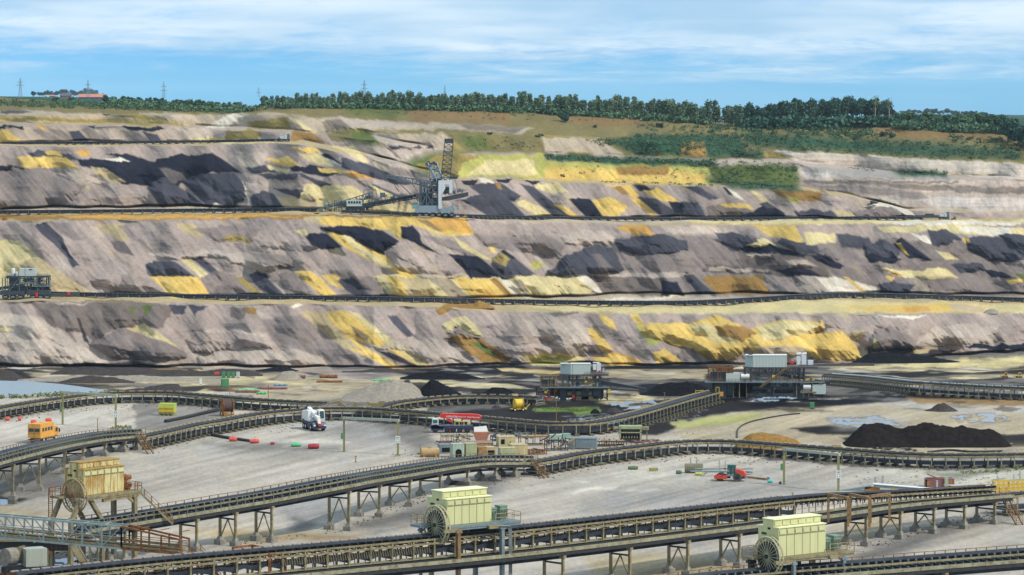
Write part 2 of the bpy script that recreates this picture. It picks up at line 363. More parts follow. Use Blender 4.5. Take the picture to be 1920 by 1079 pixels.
# patches of soil, and grey strips that paint in the shade under the galleries: code, softness in px, relief (m towards the viewer), points. Painted oldest first.
PATCHES = [(l.split()[0], float(l.split()[1]), float(l.split()[2]), [float(q) for q in l.split()[3].replace(';', ',').split(',')]) for l in '''
p 6 0 -300,640;0,588;40,588;80,600;140,640;200,670;210,684;120,684;0,640
p 5 4 -300,700;-300,590;0,588;40,590;80,602;140,642;200,672;210,686;120,686;0,684
d 3 2 60,568;240,565;330,575;300,612;235,614;200,625;175,640;155,622;130,622;95,612;70,590
G 3 5 160,642;235,616;340,650;352,670;300,680;210,672
z 1 0 139,592;144,592;158,622;164,642;157,640;149,615
K 2 0 315,572;352,572;345,590;325,590
K 2 0 355,573;390,575;365,592
d 2 0 430,577;465,578;462,602;430,594
b 2 0 462,575;483,578;480,592;465,590
n 2 0 243,577;255,577;252,594
n 2 0 265,573;290,574;270,590
g 3 5 345,635;380,622;450,618;490,632;520,650;440,658;360,660
p 2 0 350,626;400,617;460,617;500,630;490,633;440,622;380,626
p 3 5 370,670;400,660;560,656;600,668;620,694;380,694
Y 2 0 235,614;270,608;320,640;340,655;300,637;255,622
Y 2 0 0,612;20,612;10,622;0,623
G 4 0 490,600;560,590;640,640;700,694;640,694;600,668;560,655;510,640
y 3 0 610,583;650,585;690,612;740,640;808,690;790,693;720,652;670,640;640,630;620,605
Y 2 0 655,585;668,585;710,618;775,668;800,690;788,690;720,640
y 3 0 640,622;700,660;760,693;735,693;688,670;640,648
t 3 0 560,585;600,583;640,620;680,660;640,650;590,610
d 2 0 660,612;690,630;692,645;668,632
z 1.5 0 700,655;730,660;770,682;800,692;780,693;740,676
K 2 0 728,592;745,592;780,632;765,634;735,605
p 3 3 690,650;760,640;800,636;835,640;900,690;815,690;760,660
g 4 4 800,590;980,585;1100,600;1150,660;960,680;900,650;830,640
Y 3 3 828,612;850,597;875,596;890,608;908,632;880,628;860,612;840,624
G 3 3 830,636;862,616;880,626;905,635
b 2 1 838,633;860,627;905,637;960,672;952,679;905,679;870,656
n 2 0 880,640;900,643;930,665;925,672;900,655
p 3 4 980,600;1010,592;1080,600;1110,630;1100,650;1030,645;1000,632
d 2 0 1030,586;1080,583;1090,590;1040,594
G 2 0 1100,590;1125,590;1182,640;1155,652;1120,620
y 2 0 1123,590;1150,600;1160,622;1135,610
y 2 0 1178,588;1196,588;1212,615;1207,622;1186,600
y 2 0 1103,618;1120,620;1150,657;1130,660;1110,635
E 3 0 1190,610;1250,615;1260,640;1220,650
G 2 1 1233,608;1262,600;1280,612;1260,622
Y 3 0 975,668;1050,662;1100,668;1092,686;1000,686
E 3 0 985,672;1060,668;1075,680;1010,686
y 3 0 1110,672;1150,662;1192,672;1212,685;1120,686
o 2 0 1170,668;1190,672;1210,684;1195,684
y 3 5 1215,605;1290,607;1340,590;1380,605;1400,620;1450,605;1540,600;1546,615;1530,626;1580,622;1600,640;1622,674;1560,676;1480,670;1420,667;1400,652;1385,674;1340,677;1290,657;1240,642;1200,622
Y 3 2 1420,615;1450,608;1510,604;1540,606;1520,625;1460,640;1430,640
Y 2 1 1290,612;1320,605;1370,630;1390,645;1340,642
g 2 2 1412,650;1480,650;1512,655;1517,684;1430,684
G 2 2 1280,655;1300,655;1320,684;1262,685
y 2 2 1225,665;1245,653;1285,684;1230,685
b 3 0 1340,612;1390,610;1420,625;1390,640;1350,632
g 4 3 1545,600;1640,592;1920,592;2200,592;2200,650;1920,640;1700,655;1630,655;1610,640;1590,620;1550,615
t 3 2 1590,625;1625,618;1612,642;1600,638
G 3 4 1622,655;1640,620;1670,612;1720,640;1740,655
Y 1.5 0 1640,633;1650,652;1650,656;1635,656
p 4 3 1750,618;1800,608;1870,612;1860,650;1770,652;1720,645
w 2 0 1640,593;1700,590;1740,593;1700,597
z 1.5 2 1628,655;1700,653;1800,660;1745,672;1630,680
t 2 0 1710,653;1760,653;1740,662;1715,664
k 1.5 2 1808,652;1830,646;1870,648;1920,645;2100,645;2100,656;1850,658
t 3 0 -300,556;640,560;700,566;640,570;300,564;0,562;-300,562
p 2 0 100,568;180,570;150,573;110,572
w 1.5 0 540,571;560,570;570,575;545,576
Y 3 0 1000,574;1280,577;1500,562;1850,569;2200,570;2200,582;1840,586;1650,586;1280,588;1060,586
y 3 1 1560,577;1700,570;1842,572;1848,585;1700,586
o 3 0 1690,575;1740,573;1745,584;1700,584
p 2 0 1780,572;1840,573;1845,584;1790,584
b 2 3 815,582;830,570;890,562;925,575;920,580;850,578;825,592
t 3 0 730,566;830,566;820,574;740,572
p 3 0 960,557;1300,551;1500,557;1300,566;1100,564
w 1.5 0 1130,560;1290,556;1250,561;1140,564
Y 2 0 -200,500;0,452;35,452;66,478;102,505;168,548;100,554;-200,554
t 3 2 40,500;70,482;105,505;168,548;110,554;60,530
g 3 4 145,500;215,490;290,520;320,556;190,556
G 2 0 10,418;30,418;78,462;62,464;25,437
K 1.5 -2 60,420;85,418;120,448;130,475;150,498;140,506;125,482;98,455;75,437
G 2 0 95,418;130,420;157,452;140,454;110,437
t 2 0 178,418;230,420;242,452;220,450;200,437
t 2 0 330,418;365,420;387,442;365,447;340,432
G 2 0 220,422;235,420;270,455;250,452
G 3 2 360,430;450,420;490,430;470,450;410,455
e 2 0 420,445;460,442;470,455;430,457
p 3 4 280,478;330,476;400,470;465,476;540,500;500,515;420,485;350,486;300,488
G 3 3 470,475;540,478;550,500;520,505;490,495
g 3 4 475,445;520,440;590,455;600,470;540,470;490,462
K 2 4 272,497;290,490;330,492;367,519;330,518;285,517
y 2 2 280,518;330,518;372,519;397,558;318,558;300,537
Y 2 0 340,487;357,487;392,514;375,519
K 2 0 358,483;378,483;417,514;397,514
G 2 0 405,487;420,485;442,509;422,512
G 2 2 375,521;400,508;430,512;460,531;503,558;397,558
e 2 0 440,520;455,520;495,556;480,556
K 2 1 465,515;485,509;510,530;538,558;512,558;480,536
k 1.5 0 478,512;500,515;505,523;488,520
G 2 2 523,515;550,513;583,558;540,558
y 2 2 552,508;580,507;605,525;634,558;607,558;575,532
y 2 0 600,515;630,518;652,530;640,541;615,530
K 2 0 632,528;660,520;690,540;697,559;668,558;645,543
G 2 0 662,522;700,520;732,559;697,559
Y 2 4 702,520;720,516;1100,516;1132,552;760,562;733,559
y 2 0 722,520;748,520;775,556;745,556
t 2 0 748,521;800,521;820,558;780,558
G 2 0 800,522;842,522;882,560;846,560
y 2 0 846,522;915,522;957,560;888,560
b 1.5 0 915,523;930,523;962,557;951,558
w 1.5 0 934,523;952,523;990,557;966,557
G 2 0 955,523;977,525;993,549;986,556
w 2 0 1080,518;1104,517;1132,551;1118,552
p 2 0 760,545;780,548;800,560;770,562
y 2 1 600,405;870,408;892,441;852,444;800,432;762,422;772,452;748,450;728,430;640,425;600,421
o 2 0 788,412;870,410;890,440;832,432
d 1.5 0 780,412;800,412;830,432;812,430
t 2 0 560,405;600,404;600,420;560,412
y 2 1 612,433;640,432;662,452;720,480;792,522;760,522;716,500;650,467;622,447
Y 1.5 0 630,434;645,436;700,480;740,500;730,503;680,480
k 2 5 597,426;650,423;715,430;752,455;726,464;723,480;700,472;660,447;612,434
k 2 2 575,446;590,437;612,438;642,464;605,472;585,462
Y 1.5 0 550,432;575,432;580,442;570,444
g 3 6 724,472;745,456;780,461;800,482;820,476;850,482;878,522;792,524;735,497
k 1.5 3 753,427;775,425;787,437;792,455;828,479;800,466;757,448
G 3 2 793,443;842,446;900,482;915,487;880,482;820,457
Y 2 0 853,445;870,455;920,487;905,485;865,463
y 2 0 916,463;926,465;934,476;922,474
k 2 4 842,477;895,479;947,520;880,522;868,502
p 3 5 1050,442;1080,432;1130,435;1172,457;1120,465;1060,457
o 2 2 1147,423;1210,423;1236,447;1200,447;1178,436
p 3 0 1236,424;1340,425;1390,440;1300,445;1250,436
G 4 3 890,440;1000,430;1060,460;1050,485;960,470;910,462
g 4 3 880,420;1050,425;1060,435;960,445;900,440
G 5 0 1150,442;1300,440;1500,450;2200,450;2200,556;1300,556;1170,500
K 3 6 1020,517;1050,486;1085,470;1110,458;1150,465;1172,507;1130,518;1060,520
G 2 0 1110,478;1125,476;1150,505;1130,512
K 3 5 918,492;945,470;965,482;1003,512;985,517;940,522;925,507
e 2 0 922,488;943,473;956,484;952,502;940,497
E 2 0 990,492;1010,490;1025,500;1000,503
k 1.5 0 935,470;945,468;968,484;960,484
d 2 0 1112,518;1245,520;1248,555;1132,551
p 2 0 1105,514;1280,512;1300,519;1240,521;1112,518
k 2 2 1240,525;1270,529;1284,555;1238,555
G 2 0 1270,525;1300,520;1347,552;1290,554
K 2 3 1285,518;1300,515;1345,552;1310,552
b 2 0 1315,521;1350,517;1430,517;1442,550;1345,551
g 3 2 1432,516;1480,515;1500,548;1442,550
w 3 2 1500,518;1570,520;1650,540;1640,552;1520,550;1490,530
G 3 2 1480,515;1530,520;1560,550;1510,550
K 2 4 1150,448;1240,440;1290,453;1290,470;1210,480;1160,470
K 2 4 1340,437;1400,440;1390,455;1350,452
K 3 4 1335,450;1400,440;1430,462;1380,470
Y 2 3 1398,461;1420,450;1440,450;1457,463;1425,464
d 3 0 1380,465;1540,470;1560,520;1440,515;1390,500
K 2 3 1453,452;1475,443;1530,460;1542,477;1490,472
k 2 0 1380,464;1450,462;1520,478;1490,480;1400,474
p 2 4 1395,475;1450,475;1440,485;1400,482
p 3 5 1475,490;1510,484;1535,500;1480,503
G 2 4 1530,472;1552,463;1575,485;1560,490
k 1.5 2 1518,478;1545,476;1582,497;1570,502;1535,492
k 1.5 2 1450,505;1480,502;1520,505;1542,517;1490,519
d 3 2 1325,495;1440,500;1450,512;1320,512
p 2 0 1330,500;1440,505;1440,510;1330,508
y 2 1 1410,423;1490,423;1505,454;1470,447;1440,441
Y 3 0 1505,435;1570,440;1567,457;1510,457
K 3 2 1570,440;1630,445;1640,470;1580,465
Y 2 0 1640,426;1800,420;1920,428;2200,428;2200,442;1880,439;1850,443;1740,433;1660,436
w 2 0 1800,424;1890,426;1900,440;1850,442;1800,432
w 1.5 0 1705,435;1735,440;1747,457;1730,452
K 2 3 1740,430;1775,430;1802,447;1760,464;1745,457
k 2 4 1675,457;1690,445;1730,475;1752,492;1700,482
y 1.5 0 1678,456;1688,456;1702,478;1694,474
K 2 4 1620,460;1660,450;1690,470;1680,485;1620,480
K 2 5 1808,446;1870,444;1925,477;1925,490;1850,490;1813,467
K 2 5 1870,440;2200,440;2200,490;1925,486
y 1.5 0 1800,445;1815,448;1820,458;1808,455
k 1.5 2 1620,476;1690,485;1680,494;1625,490
Y 1.5 0 1752,468;1780,476;1800,489;1770,486
Y 2 2 1655,504;1700,508;1770,503;1797,522;1740,524;1690,520;1665,513
y 1.5 0 1655,515;1677,521;1672,530
o 1.5 0 1670,510;1690,515;1690,520;1675,518
k 1.5 2 1845,508;1880,510;1900,522;1860,522
K 2 3 1780,495;1840,495;1850,510;1800,512
K 2 4 1645,531;1670,527;1717,536;1700,547;1650,547
y 1.5 0 1580,517;1588,517;1625,548;1615,548
G 3 4 1742,536;1800,530;1870,535;1905,554;1745,556
y 1.5 0 1885,525;1920,525;1925,532;1890,532
n 2 0 1905,513;1920,513;1922,522;1906,520
b 3 0 -300,398;0,400;600,402;560,411;0,413;-300,413
o 3 0 60,403;500,403;560,408;200,410
r 3 0 600,402;860,406;860,411;640,406
p 2 0 -300,390;0,390;600,388;590,394;0,396;-300,396
p 3 0 890,410;1300,412;1600,414;1280,419;900,416
Y 2 0 1280,414;1920,412;2200,412;2200,419;1500,421;1300,420
w 2 0 1640,416;1800,413;1920,416;1900,421;1700,422
G 4 4 -300,320;0,318;60,315;110,310;160,345;132,388;0,392;-300,392
p 3 2 100,325;150,320;200,345;150,345
g 4 5 150,360;230,345;290,352;300,388;130,390
K 1.5 2 50,287;75,280;130,290;148,302;60,294
y 2 3 30,296;60,292;120,293;147,314;100,314;40,313
y 1.5 0 80,282;110,282;114,291;88,290
o 1.5 0 138,282;165,283;172,294;150,294
k 1.5 0 -300,305;0,308;20,312;50,315;10,318;-300,318
k 2 3 145,301;200,298;240,290;290,304;330,290;400,290;422,302;452,323;410,326;400,321;340,346;285,351;230,346;205,326;150,311
k 1.5 2 195,289;240,291;237,298
G 2 0 298,314;340,324;352,341;320,341
w 1.5 0 190,297;230,297;245,303;215,303
t 2 0 170,314;200,318;237,342;215,346;185,331
K 2 6 278,353;310,333;330,345;370,375;392,387;300,387
K 2 5 340,341;380,325;440,325;462,346;457,377;440,390;390,388
w 1 0 455,340;458,345;470,385;466,385
w 1.5 0 400,378;430,386;390,389
K 2 5 468,366;490,357;515,365;532,390;475,391
K 2 2 512,355;580,355;617,371;590,377;540,366
t 2 0 520,370;560,372;600,388;540,392
Y 2 0 575,347;620,345;660,347;702,377;690,397;600,393;590,375;560,372
p 3 0 455,340;560,345;550,353;480,350
K 2 2 458,312;500,310;522,323;470,324
k 2 2 540,310;600,312;642,326;610,332;545,321
K 2 0 560,325;622,345;600,349;565,334
K 2 0 480,325;560,328;560,340;500,336
p 3 0 430,290;500,285;500,305;450,312
y 2 2 498,298;540,292;562,312;520,310
y 2 2 538,277;592,278;602,288;560,285
Y 1.5 0 500,311;545,319;540,326;505,318
y 1.5 0 595,315;640,317;642,326;600,324
o 2 0 638,318;680,324;707,335;660,332
Y 2 0 560,290;600,287;640,305;620,312;580,305
k 1.5 1 600,290;615,288;640,306;625,308
w 1.5 0 610,297;625,300;640,308;620,306
Y 2 1 620,272;662,275;697,307;680,307;650,287
K 2 2 638,295;690,309;740,330;782,347;740,347;680,327;640,312
K 2 2 700,345;762,371;740,377;690,352
Y 2 0 690,345;725,360;760,378;720,378
d 3 3 680,272;720,280;760,305;760,315;710,305
G 2 0 720,310;780,322;780,335;740,330
p 3 2 700,302;760,300;790,315;770,322;720,312
Y 2 0 690,388;770,380;790,400;690,399
k 1.5 2 865,338;900,341;892,351;870,346
k 1.5 2 930,338;962,338;957,345;935,344
k 1.5 0 980,338;1012,338;1002,347
w 1.5 0 898,335;920,338;932,347;905,345
K 2 1 868,377;900,365;950,370;988,407;920,409;885,387
K 2 0 880,350;940,345;980,370;960,378;900,365
K 2 0 975,345;1002,350;1032,375;1072,407;1040,408;1010,382
k 2 2 1068,375;1105,373;1132,392;1132,407;1095,404
Y 2 0 1000,344;1050,345;1067,361;1030,362;1005,351
b 1.5 0 928,345;940,347;945,360;935,355
Y 2 0 963,380;985,377;1012,387;1042,410;1015,410
y 1.5 0 1040,385;1052,383;1092,410;1075,410
y 2 0 1130,347;1185,348;1202,370;1190,372;1160,356
b 2 0 1145,350;1165,350;1182,366;1170,366
y 2 0 1108,374;1145,370;1177,387;1162,407;1130,407
y 1.5 0 1180,371;1200,372;1232,407;1222,407
k 2 0 1185,344;1205,342;1227,359;1200,359
y 2 0 1205,358;1235,352;1277,380;1250,380
K 2 1 1195,370;1230,371;1272,402;1277,407;1240,407
k 2 0 1255,380;1282,378;1282,405;1265,402
K 2 0 1282,350;1310,350;1350,372;1330,374
K 2 2 1280,378;1310,380;1325,407;1280,407
d 3 4 1325,390;1345,382;1400,386;1420,400;1380,408;1330,408
k 2 3 1378,407;1410,392;1440,381;1472,402;1475,411;1385,411
K 2 3 1488,397;1520,393;1560,395;1575,410;1500,411
t 2 0 1560,395;1592,395;1607,410;1580,410
y 2 0 1350,383;1400,380;1410,389;1360,389
b 2 1 1445,356;1480,352;1542,361;1542,377;1490,377;1460,367
E 2 0 1475,368;1490,370;1500,380;1480,381
k 1.5 0 1356,353;1364,353;1376,368;1366,366
w 1.5 0 1362,353;1376,358;1390,371;1376,370
Y 2 0 1400,353;1416,358;1452,387;1440,387;1420,371
K 1.5 0 1420,382;1440,380;1455,392;1440,392
G 3 5 1598,397;1640,388;1680,383;1714,410;1610,410
w 2 5 1618,387;1655,365;1682,379;1722,410;1702,410;1672,389;1640,391
k 1 0 1622,383;1640,373;1650,376;1645,384
t 4 0 -300,236;0,238;380,246;380,266;-300,268
g 3 0 -300,240;0,240;340,240;352,264;-300,267
y 2 0 -300,243;15,243;44,268;-300,268
k 1.5 0 -300,236;40,236;43,241;-300,241
G 2 0 60,244;80,243;120,267;95,267
G 2 0 95,245;115,245;147,267;125,267
K 1.5 0 128,247;147,244;167,267;140,267
G 2 0 150,243;165,240;210,267;180,267
o 1.5 0 68,236;86,236;84,244;74,243
K 1.5 0 163,236;180,236;177,243
p 2 0 180,245;205,245;240,267;215,267
G 2 0 225,245;250,245;285,267;255,267
k 1.5 0 228,237;300,236;309,244;240,244
K 1.5 0 265,246;290,250;302,266;280,266
p 2 0 300,244;318,246;350,266;320,266
p 3 2 320,238;420,239;430,258;400,266;352,264
Y 2 0 350,262;440,258;520,262;500,268;360,268
e 2 1 425,245;455,242;490,248;487,263;418,262
b 2 1 545,247;580,246;612,263;590,267;545,264
t 3 0 -300,216;0,217;200,222;340,230;360,238;0,230;-300,230
e 3 0 -300,222;0,220;200,223;345,231;345,237;150,230;0,226;-300,228
p 3 0 -300,206;0,205;200,213;260,222;150,221;0,215;-300,215
K 3 0 0,205;40,207;60,213;0,212
q 4 0 -300,198;0,198;440,208;450,213;250,213;0,204;-300,204
p 3 2 260,214;420,214;436,211;540,214;700,226;765,232;745,246;640,244;560,248;420,241;385,238;340,232
w 2 0 385,237;436,212;470,212;420,240
e 3 0 465,227;540,221;547,244;470,242
Y 2 0 540,220;552,222;590,244;575,246
d 3 0 600,224;640,226;660,242;610,244
q 4 0 -300,196;440,208;490,204;480,214;430,214;200,206;-300,206
q 4 0 480,203;640,196;1000,206;1320,226;1400,240;1320,250;1050,237;700,227;560,216;500,211
r 5 0 760,206;960,212;960,232;780,228
n 5 0 640,198;760,204;740,222;660,214
r 4 0 1040,215;1200,222;1210,240;1080,236
p 3 1 640,223;760,228;900,236;1000,241;980,252;900,248;760,244;660,242
d 3 0 860,234;990,241;960,250;880,246
q 3 0 735,242;830,243;910,252;760,250
n 4 0 645,250;690,248;720,265;727,276;700,278;660,268
q 3 0 610,246;660,250;660,265;620,262
p 3 2 695,250;832,250;852,270;845,282;790,282;722,278
K 2 1 725,273;750,274;765,278;735,279
K 1.5 1 770,277;785,272;795,279
K 1.5 1 795,276;808,270;813,279
p 3 1 660,275;760,282;790,284;760,305;700,300
n 4 1 762,306;800,286;872,285;850,333;800,328
e 4 1 780,312;820,290;900,288;860,332;820,330
E 3 1 852,332;870,308;900,289;1022,290;1035,335
Y 3 0 880,330;910,300;1000,300;1010,328
E 3 0 1022,304;1140,306;1332,310;1332,342;1280,346;1025,336
y 5 0 1022,318;1200,318;1320,325;1320,345;1280,348;1025,338
b 3 0 1150,312;1260,312;1250,330;1160,328
v 2 0 1020,290;1338,300;1338,312;1240,312;1028,303
q 4 0 840,253;1012,254;1022,287;872,283
n 4 0 860,256;900,256;930,280;880,280
p 2 1 1014,257;1122,261;1172,291;1110,288;1024,289
q 4 0 1120,255;1430,250;1432,298;1175,292
v 3 0 1140,266;1200,254;1425,252;1432,297;1190,291
b 4 0 1280,268;1320,267;1322,293;1278,291
n 4 0 1330,310;1430,300;1500,316;1495,350;1400,352;1330,342
v 3 0 1330,340;1480,346;1500,356;1400,356
p 2 0 1330,299;1440,297;1490,302;1440,309;1340,309
q 5 0 1380,240;1640,226;1920,250;2200,250;2200,306;1780,300;1480,284;1400,284
v 5 0 1390,250;1500,254;1600,258;1900,282;1920,300;1700,292;1480,280;1400,270
r 3 0 1635,232;1720,230;1822,238;1895,262;1720,262;1640,250
r 3 0 1560,224;1700,226;1700,236;1570,234
b 3 0 1660,236;1740,234;1740,242;1670,244
W 2 2 1452,284;1482,283;1590,290;1760,300;1920,308;2200,308;2200,340;1920,338;1760,326;1600,316;1490,302
p 2 0 1470,292;1590,302;1740,314;1735,322;1600,314;1490,302
p 4 0 1490,305;1600,318;1760,328;1920,340;2200,340;2200,400;1920,400;1700,394;1620,372;1520,345;1500,330
A 4 0 1500,310;1600,318;1760,328;1800,338;1600,334;1510,328
W 2 0 1500,322;1550,324;1560,332;1510,336
v 2 0 1672,320;1730,318;1775,323;1775,331;1690,329
d 2.5 0 1502,338;1600,338;1700,343;1820,352;1920,350;2200,350;2200,360;1830,364;1700,352;1600,346;1510,346
d 2 0 1590,334;1690,338;1800,342;1800,345;1690,342
W 3 0 1700,365;1800,370;1920,372;2200,372;2200,395;1920,396;1760,390
G 3 0 1510,346;1600,348;1720,356;1740,372;1640,366;1560,360
G 3 2 -300,689;0,686;60,690;120,700;-300,735
z 3 0 -300,684;0,680;50,684;100,700;60,710;0,706;-300,715
p 3 0 50,684;110,678;330,680;340,690;160,690
z 3 0 115,682;250,678;330,692;345,708;300,712;180,702;120,696
t 4 0 40,698;140,702;260,714;330,708;500,700;620,700;700,712;640,735;560,732;440,722;340,726;200,722;100,716
Y 4 0 180,712;400,705;620,712;600,722;420,716;220,724
G 4 0 200,716;330,720;340,736;260,738
g 4 0 540,690;760,694;780,712;700,720;640,714;560,704
t 5 0 440,730;640,716;760,712;790,745;740,760;600,765;480,752
s 4 0 520,755;640,748;740,760;720,775;600,772
k 3 0 745,700;800,690;960,682;1010,690;960,700;860,706;800,712
z 3 0 760,715;830,710;1000,706;1020,716;980,728;860,728;800,745;780,735
z 3 0 1005,755;1150,748;1210,726;1330,714;1330,735;1220,752;1180,768;1020,768
z 4 0 960,758;1120,757;1240,752;1300,762;1200,800;1060,800;960,790;880,776;860,764
z 3 0 1320,744;1560,742;1580,756;1480,770;1360,772
z 3 0 880,722;1010,716;1020,735;960,745;880,742
z 3 0 1540,712;1640,716;1760,728;1900,735;2100,738;2100,746;1900,744;1700,738;1550,726
z 2 0 1560,699;1720,702;1900,700;1900,704;1700,708;1580,704
z 2 0 1640,716;1800,712;1920,716;1920,720;1760,722
z 2 0 1500,692;1640,688;1660,692;1520,697
z 2 0 1000,690;1130,688;1300,690;1300,694;1100,696
y 2 0 930,691;960,690;1060,697;1040,702;940,697
Y 2 0 770,713;830,712;960,722;1000,728;900,727;780,722
G 3 0 860,703;960,701;960,712;880,712
z 4 0 1130,684;1330,684;1400,690;1160,694
t 4 0 1140,692;1340,694;1320,712;1200,714;1130,705
s 4 0 1140,712;1330,712;1320,735;1230,760;1130,745
Y 5 0 1090,744;1200,738;1240,750;1150,760
z 4 0 800,752;1000,752;1130,760;1240,762;1350,742;1460,748;1440,760;1300,785;1200,812;1000,812;900,790;800,772
s 4 0 790,766;930,757;960,762;900,768;830,775
k 4 0 1180,722;1330,715;1560,720;1720,740;1700,752;1500,765;1380,762;1300,740;1200,740
l 2 0 995,766;1060,765;1120,762;1112,778;1080,780;1072,772;1000,772
z 4 0 1150,795;1260,770;1360,750;1420,755;1330,790;1230,818;1160,820
t 5 0 1260,810;1340,780;1460,765;1640,760;1820,780;1920,775;2200,775;2200,850;1800,840;1560,832;1400,828;1290,830
E 4 0 1250,790;1330,784;1420,772;1440,782;1360,795;1270,805
z 3 0 1480,800;1560,798;1620,800;1620,818;1540,815
s 5 0 1500,690;1920,700;2200,700;2200,765;1920,762;1700,752;1560,745
Y 4 0 1560,690;1700,682;1920,668;2200,668;2200,685;1920,688;1700,695
t 5 0 1640,690;1920,690;2200,690;2200,712;1920,712;1650,708
z 3 0 1530,700;1700,698;1920,692;2200,692;2200,698;1920,700;1700,708
k 3 0 1560,740;1740,742;1920,744;2200,744;2200,752;1740,750
b 4 0 1700,747;1920,750;2200,750;2200,764;1920,762;1720,758
a 5 0 1550,785;1650,780;1700,790;1660,802;1580,800
s 4 0 1560,850;1920,850;2200,850;2200,872;1920,866;1640,862
z 3 0 1580,820;1760,815;1920,815;2200,815;2200,838;1880,838;1620,832
t 4 0 1600,832;1900,838;2200,838;2200,856;1900,852;1620,848
c 5 0 1640,868;1920,872;2200,872;2200,930;1920,912;1760,908;1660,898
n 3 0 1740,884;1860,885;1920,880;1920,886;1800,890
c 3 0 40,785;180,775;220,790;140,800;60,798
s 6 0 250,740;430,750;440,790;330,810;250,805
A 6 0 560,790;720,782;800,790;800,830;700,840
s 4 0 700,790;800,786;820,830;780,840;720,815
a 5 0 330,840;640,830;650,845;400,850
w 2 0 480,829;640,828;650,834;560,835;480,834
s 3 0 380,830;470,829;640,843;560,844;430,838
c 3 0 1080,895;1160,905;1120,915;1050,925;1080,905
w 1.5 0 1072,920;1110,912;1158,908;1150,914;1110,919;1076,925
w 1.5 0 1085,898;1105,897;1103,900;1086,901
w 1.5 0 1180,915;1240,912;1230,916;1180,919
c 3 0 1140,880;1260,882;1290,890;1240,902;1150,892
c 4 0 1270,886;1400,900;1450,905;1400,912;1280,900
A 8 0 1160,920;1400,900;1560,915;1500,940;1300,950;1100,960
t 4 0 -300,945;0,950;160,968;120,976;0,970;-300,970
t 4 0 330,990;420,985;600,1000;760,1015;740,1030;560,1010;400,1005
b 3 0 420,996;640,1008;760,1020;640,1014;440,1001
t 4 0 1100,1050;1300,1040;1420,1065;1400,1085;1120,1085
t 5 0 1560,990;1640,965;1720,955;1680,985;1600,1005
A 4 0 520,960;560,925;640,905;640,960;560,985
s 3 0 540,990;560,965;600,985;560,996
s 5 0 -300,870;0,870;120,880;130,920;60,935;-300,950
z 4 0 -300,928;0,930;60,934;20,945;-300,948
s 5 0 640,985;720,965;900,905;960,880;990,890;860,960;700,1000
s 5 0 1560,1060;1640,1020;1760,985;1860,960;1900,970;1780,1005;1660,1050
s 5 0 -300,1040;0,1030;200,1030;230,1075;0,1100;-300,1100
P 3 0 0,1050;80,1046;180,1055;240,1065;180,1085;40,1085
P 2 0 -200,934;0,938;30,937;40,945;0,948;-200,948
P 3 0 1050,782;1120,776;1250,770;1330,768;1300,790;1200,800;1080,800
P 2 0 1395,752;1480,740;1500,748;1440,756
P 2 0 1420,746;1490,745;1480,750;1430,751
P 2 0 1540,785;1640,780;1700,795;1760,800;1600,802
P 2 0 1780,780;1880,775;1900,790;1800,795
P 2 0 1660,740;1720,739;1710,745
P 2 0 1580,842;1700,838;1720,848;1620,850
P 2 0 1140,755;1290,745;1300,755;1160,772
P 2 0 80,1050;160,1046;170,1070;100,1078
'''.strip().splitlines()]

def random_tips(floor):
    """smaller tipped strips between the surveyed ones"""
    rr = random.Random(5 + floor); out = []
    for (ytop, ybot, x0, x1, n, cols) in ((578, 684, -20, 1940, 130, 'GGgpppdtY'), (420, 550, -20, 1250, 130, 'GGgppptYd'), (430, 550, 1150, 1940, 130, 'GGKKkgpdY'), (280, 390, -20, 700, 90, 'GGgpptKY'), (342, 404, 870, 1700, 60, 'GGgpKdt'), (236, 266, -20, 380, 30, 'GgpK')):
        for i in range(int(n * .6) * (1 - floor)):
            x, y = rr.uniform(x0, x1), rr.uniform(ytop, ybot); ln = rr.uniform(14, 46) * (ybot - ytop) / 110; w = rr.uniform(6, 26); sk = rr.uniform(.7, 1.15)
            y2 = min(y + ln, ybot + 4); q = [x, y, x + w * .6, y + rr.uniform(-4, 2), x + w, y + rr.uniform(-1, 4), x + w + sk * (y2 - y) * rr.uniform(.8, 1.2), y2, x + sk * (y2 - y), y2 + rr.uniform(-3, 3)]
            out.append((rr.choice(cols), rr.uniform(1.2, 3.5), 0, q, rr.uniform(.25, .65)))
    for i in range(380 * floor):
        x, y = rr.uniform(-20, 1940), 690 + 78 * rr.random() ** 1.3; l = rr.uniform(15, 110); h = rr.uniform(.8, 2.6) * (1 + (y - 690) / 60); d = rr.uniform(-.06, .06) * l
        if y > 738 and x < 900: continue
        out.append((rr.choice('zzkzzGGYctczk' if x > 740 else 'zGGYcttbs'), rr.uniform(.7, 1.6), 0, [x, y, x + l * .4, y - h + d * .4, x + l, y + d, x + l * .6, y + h + d * .6], rr.uniform(.4, .9)))
    return out
SPILL_SHADE = []  # dark strips under ground conveyors: spilled coal plus shade painted into the soil colour
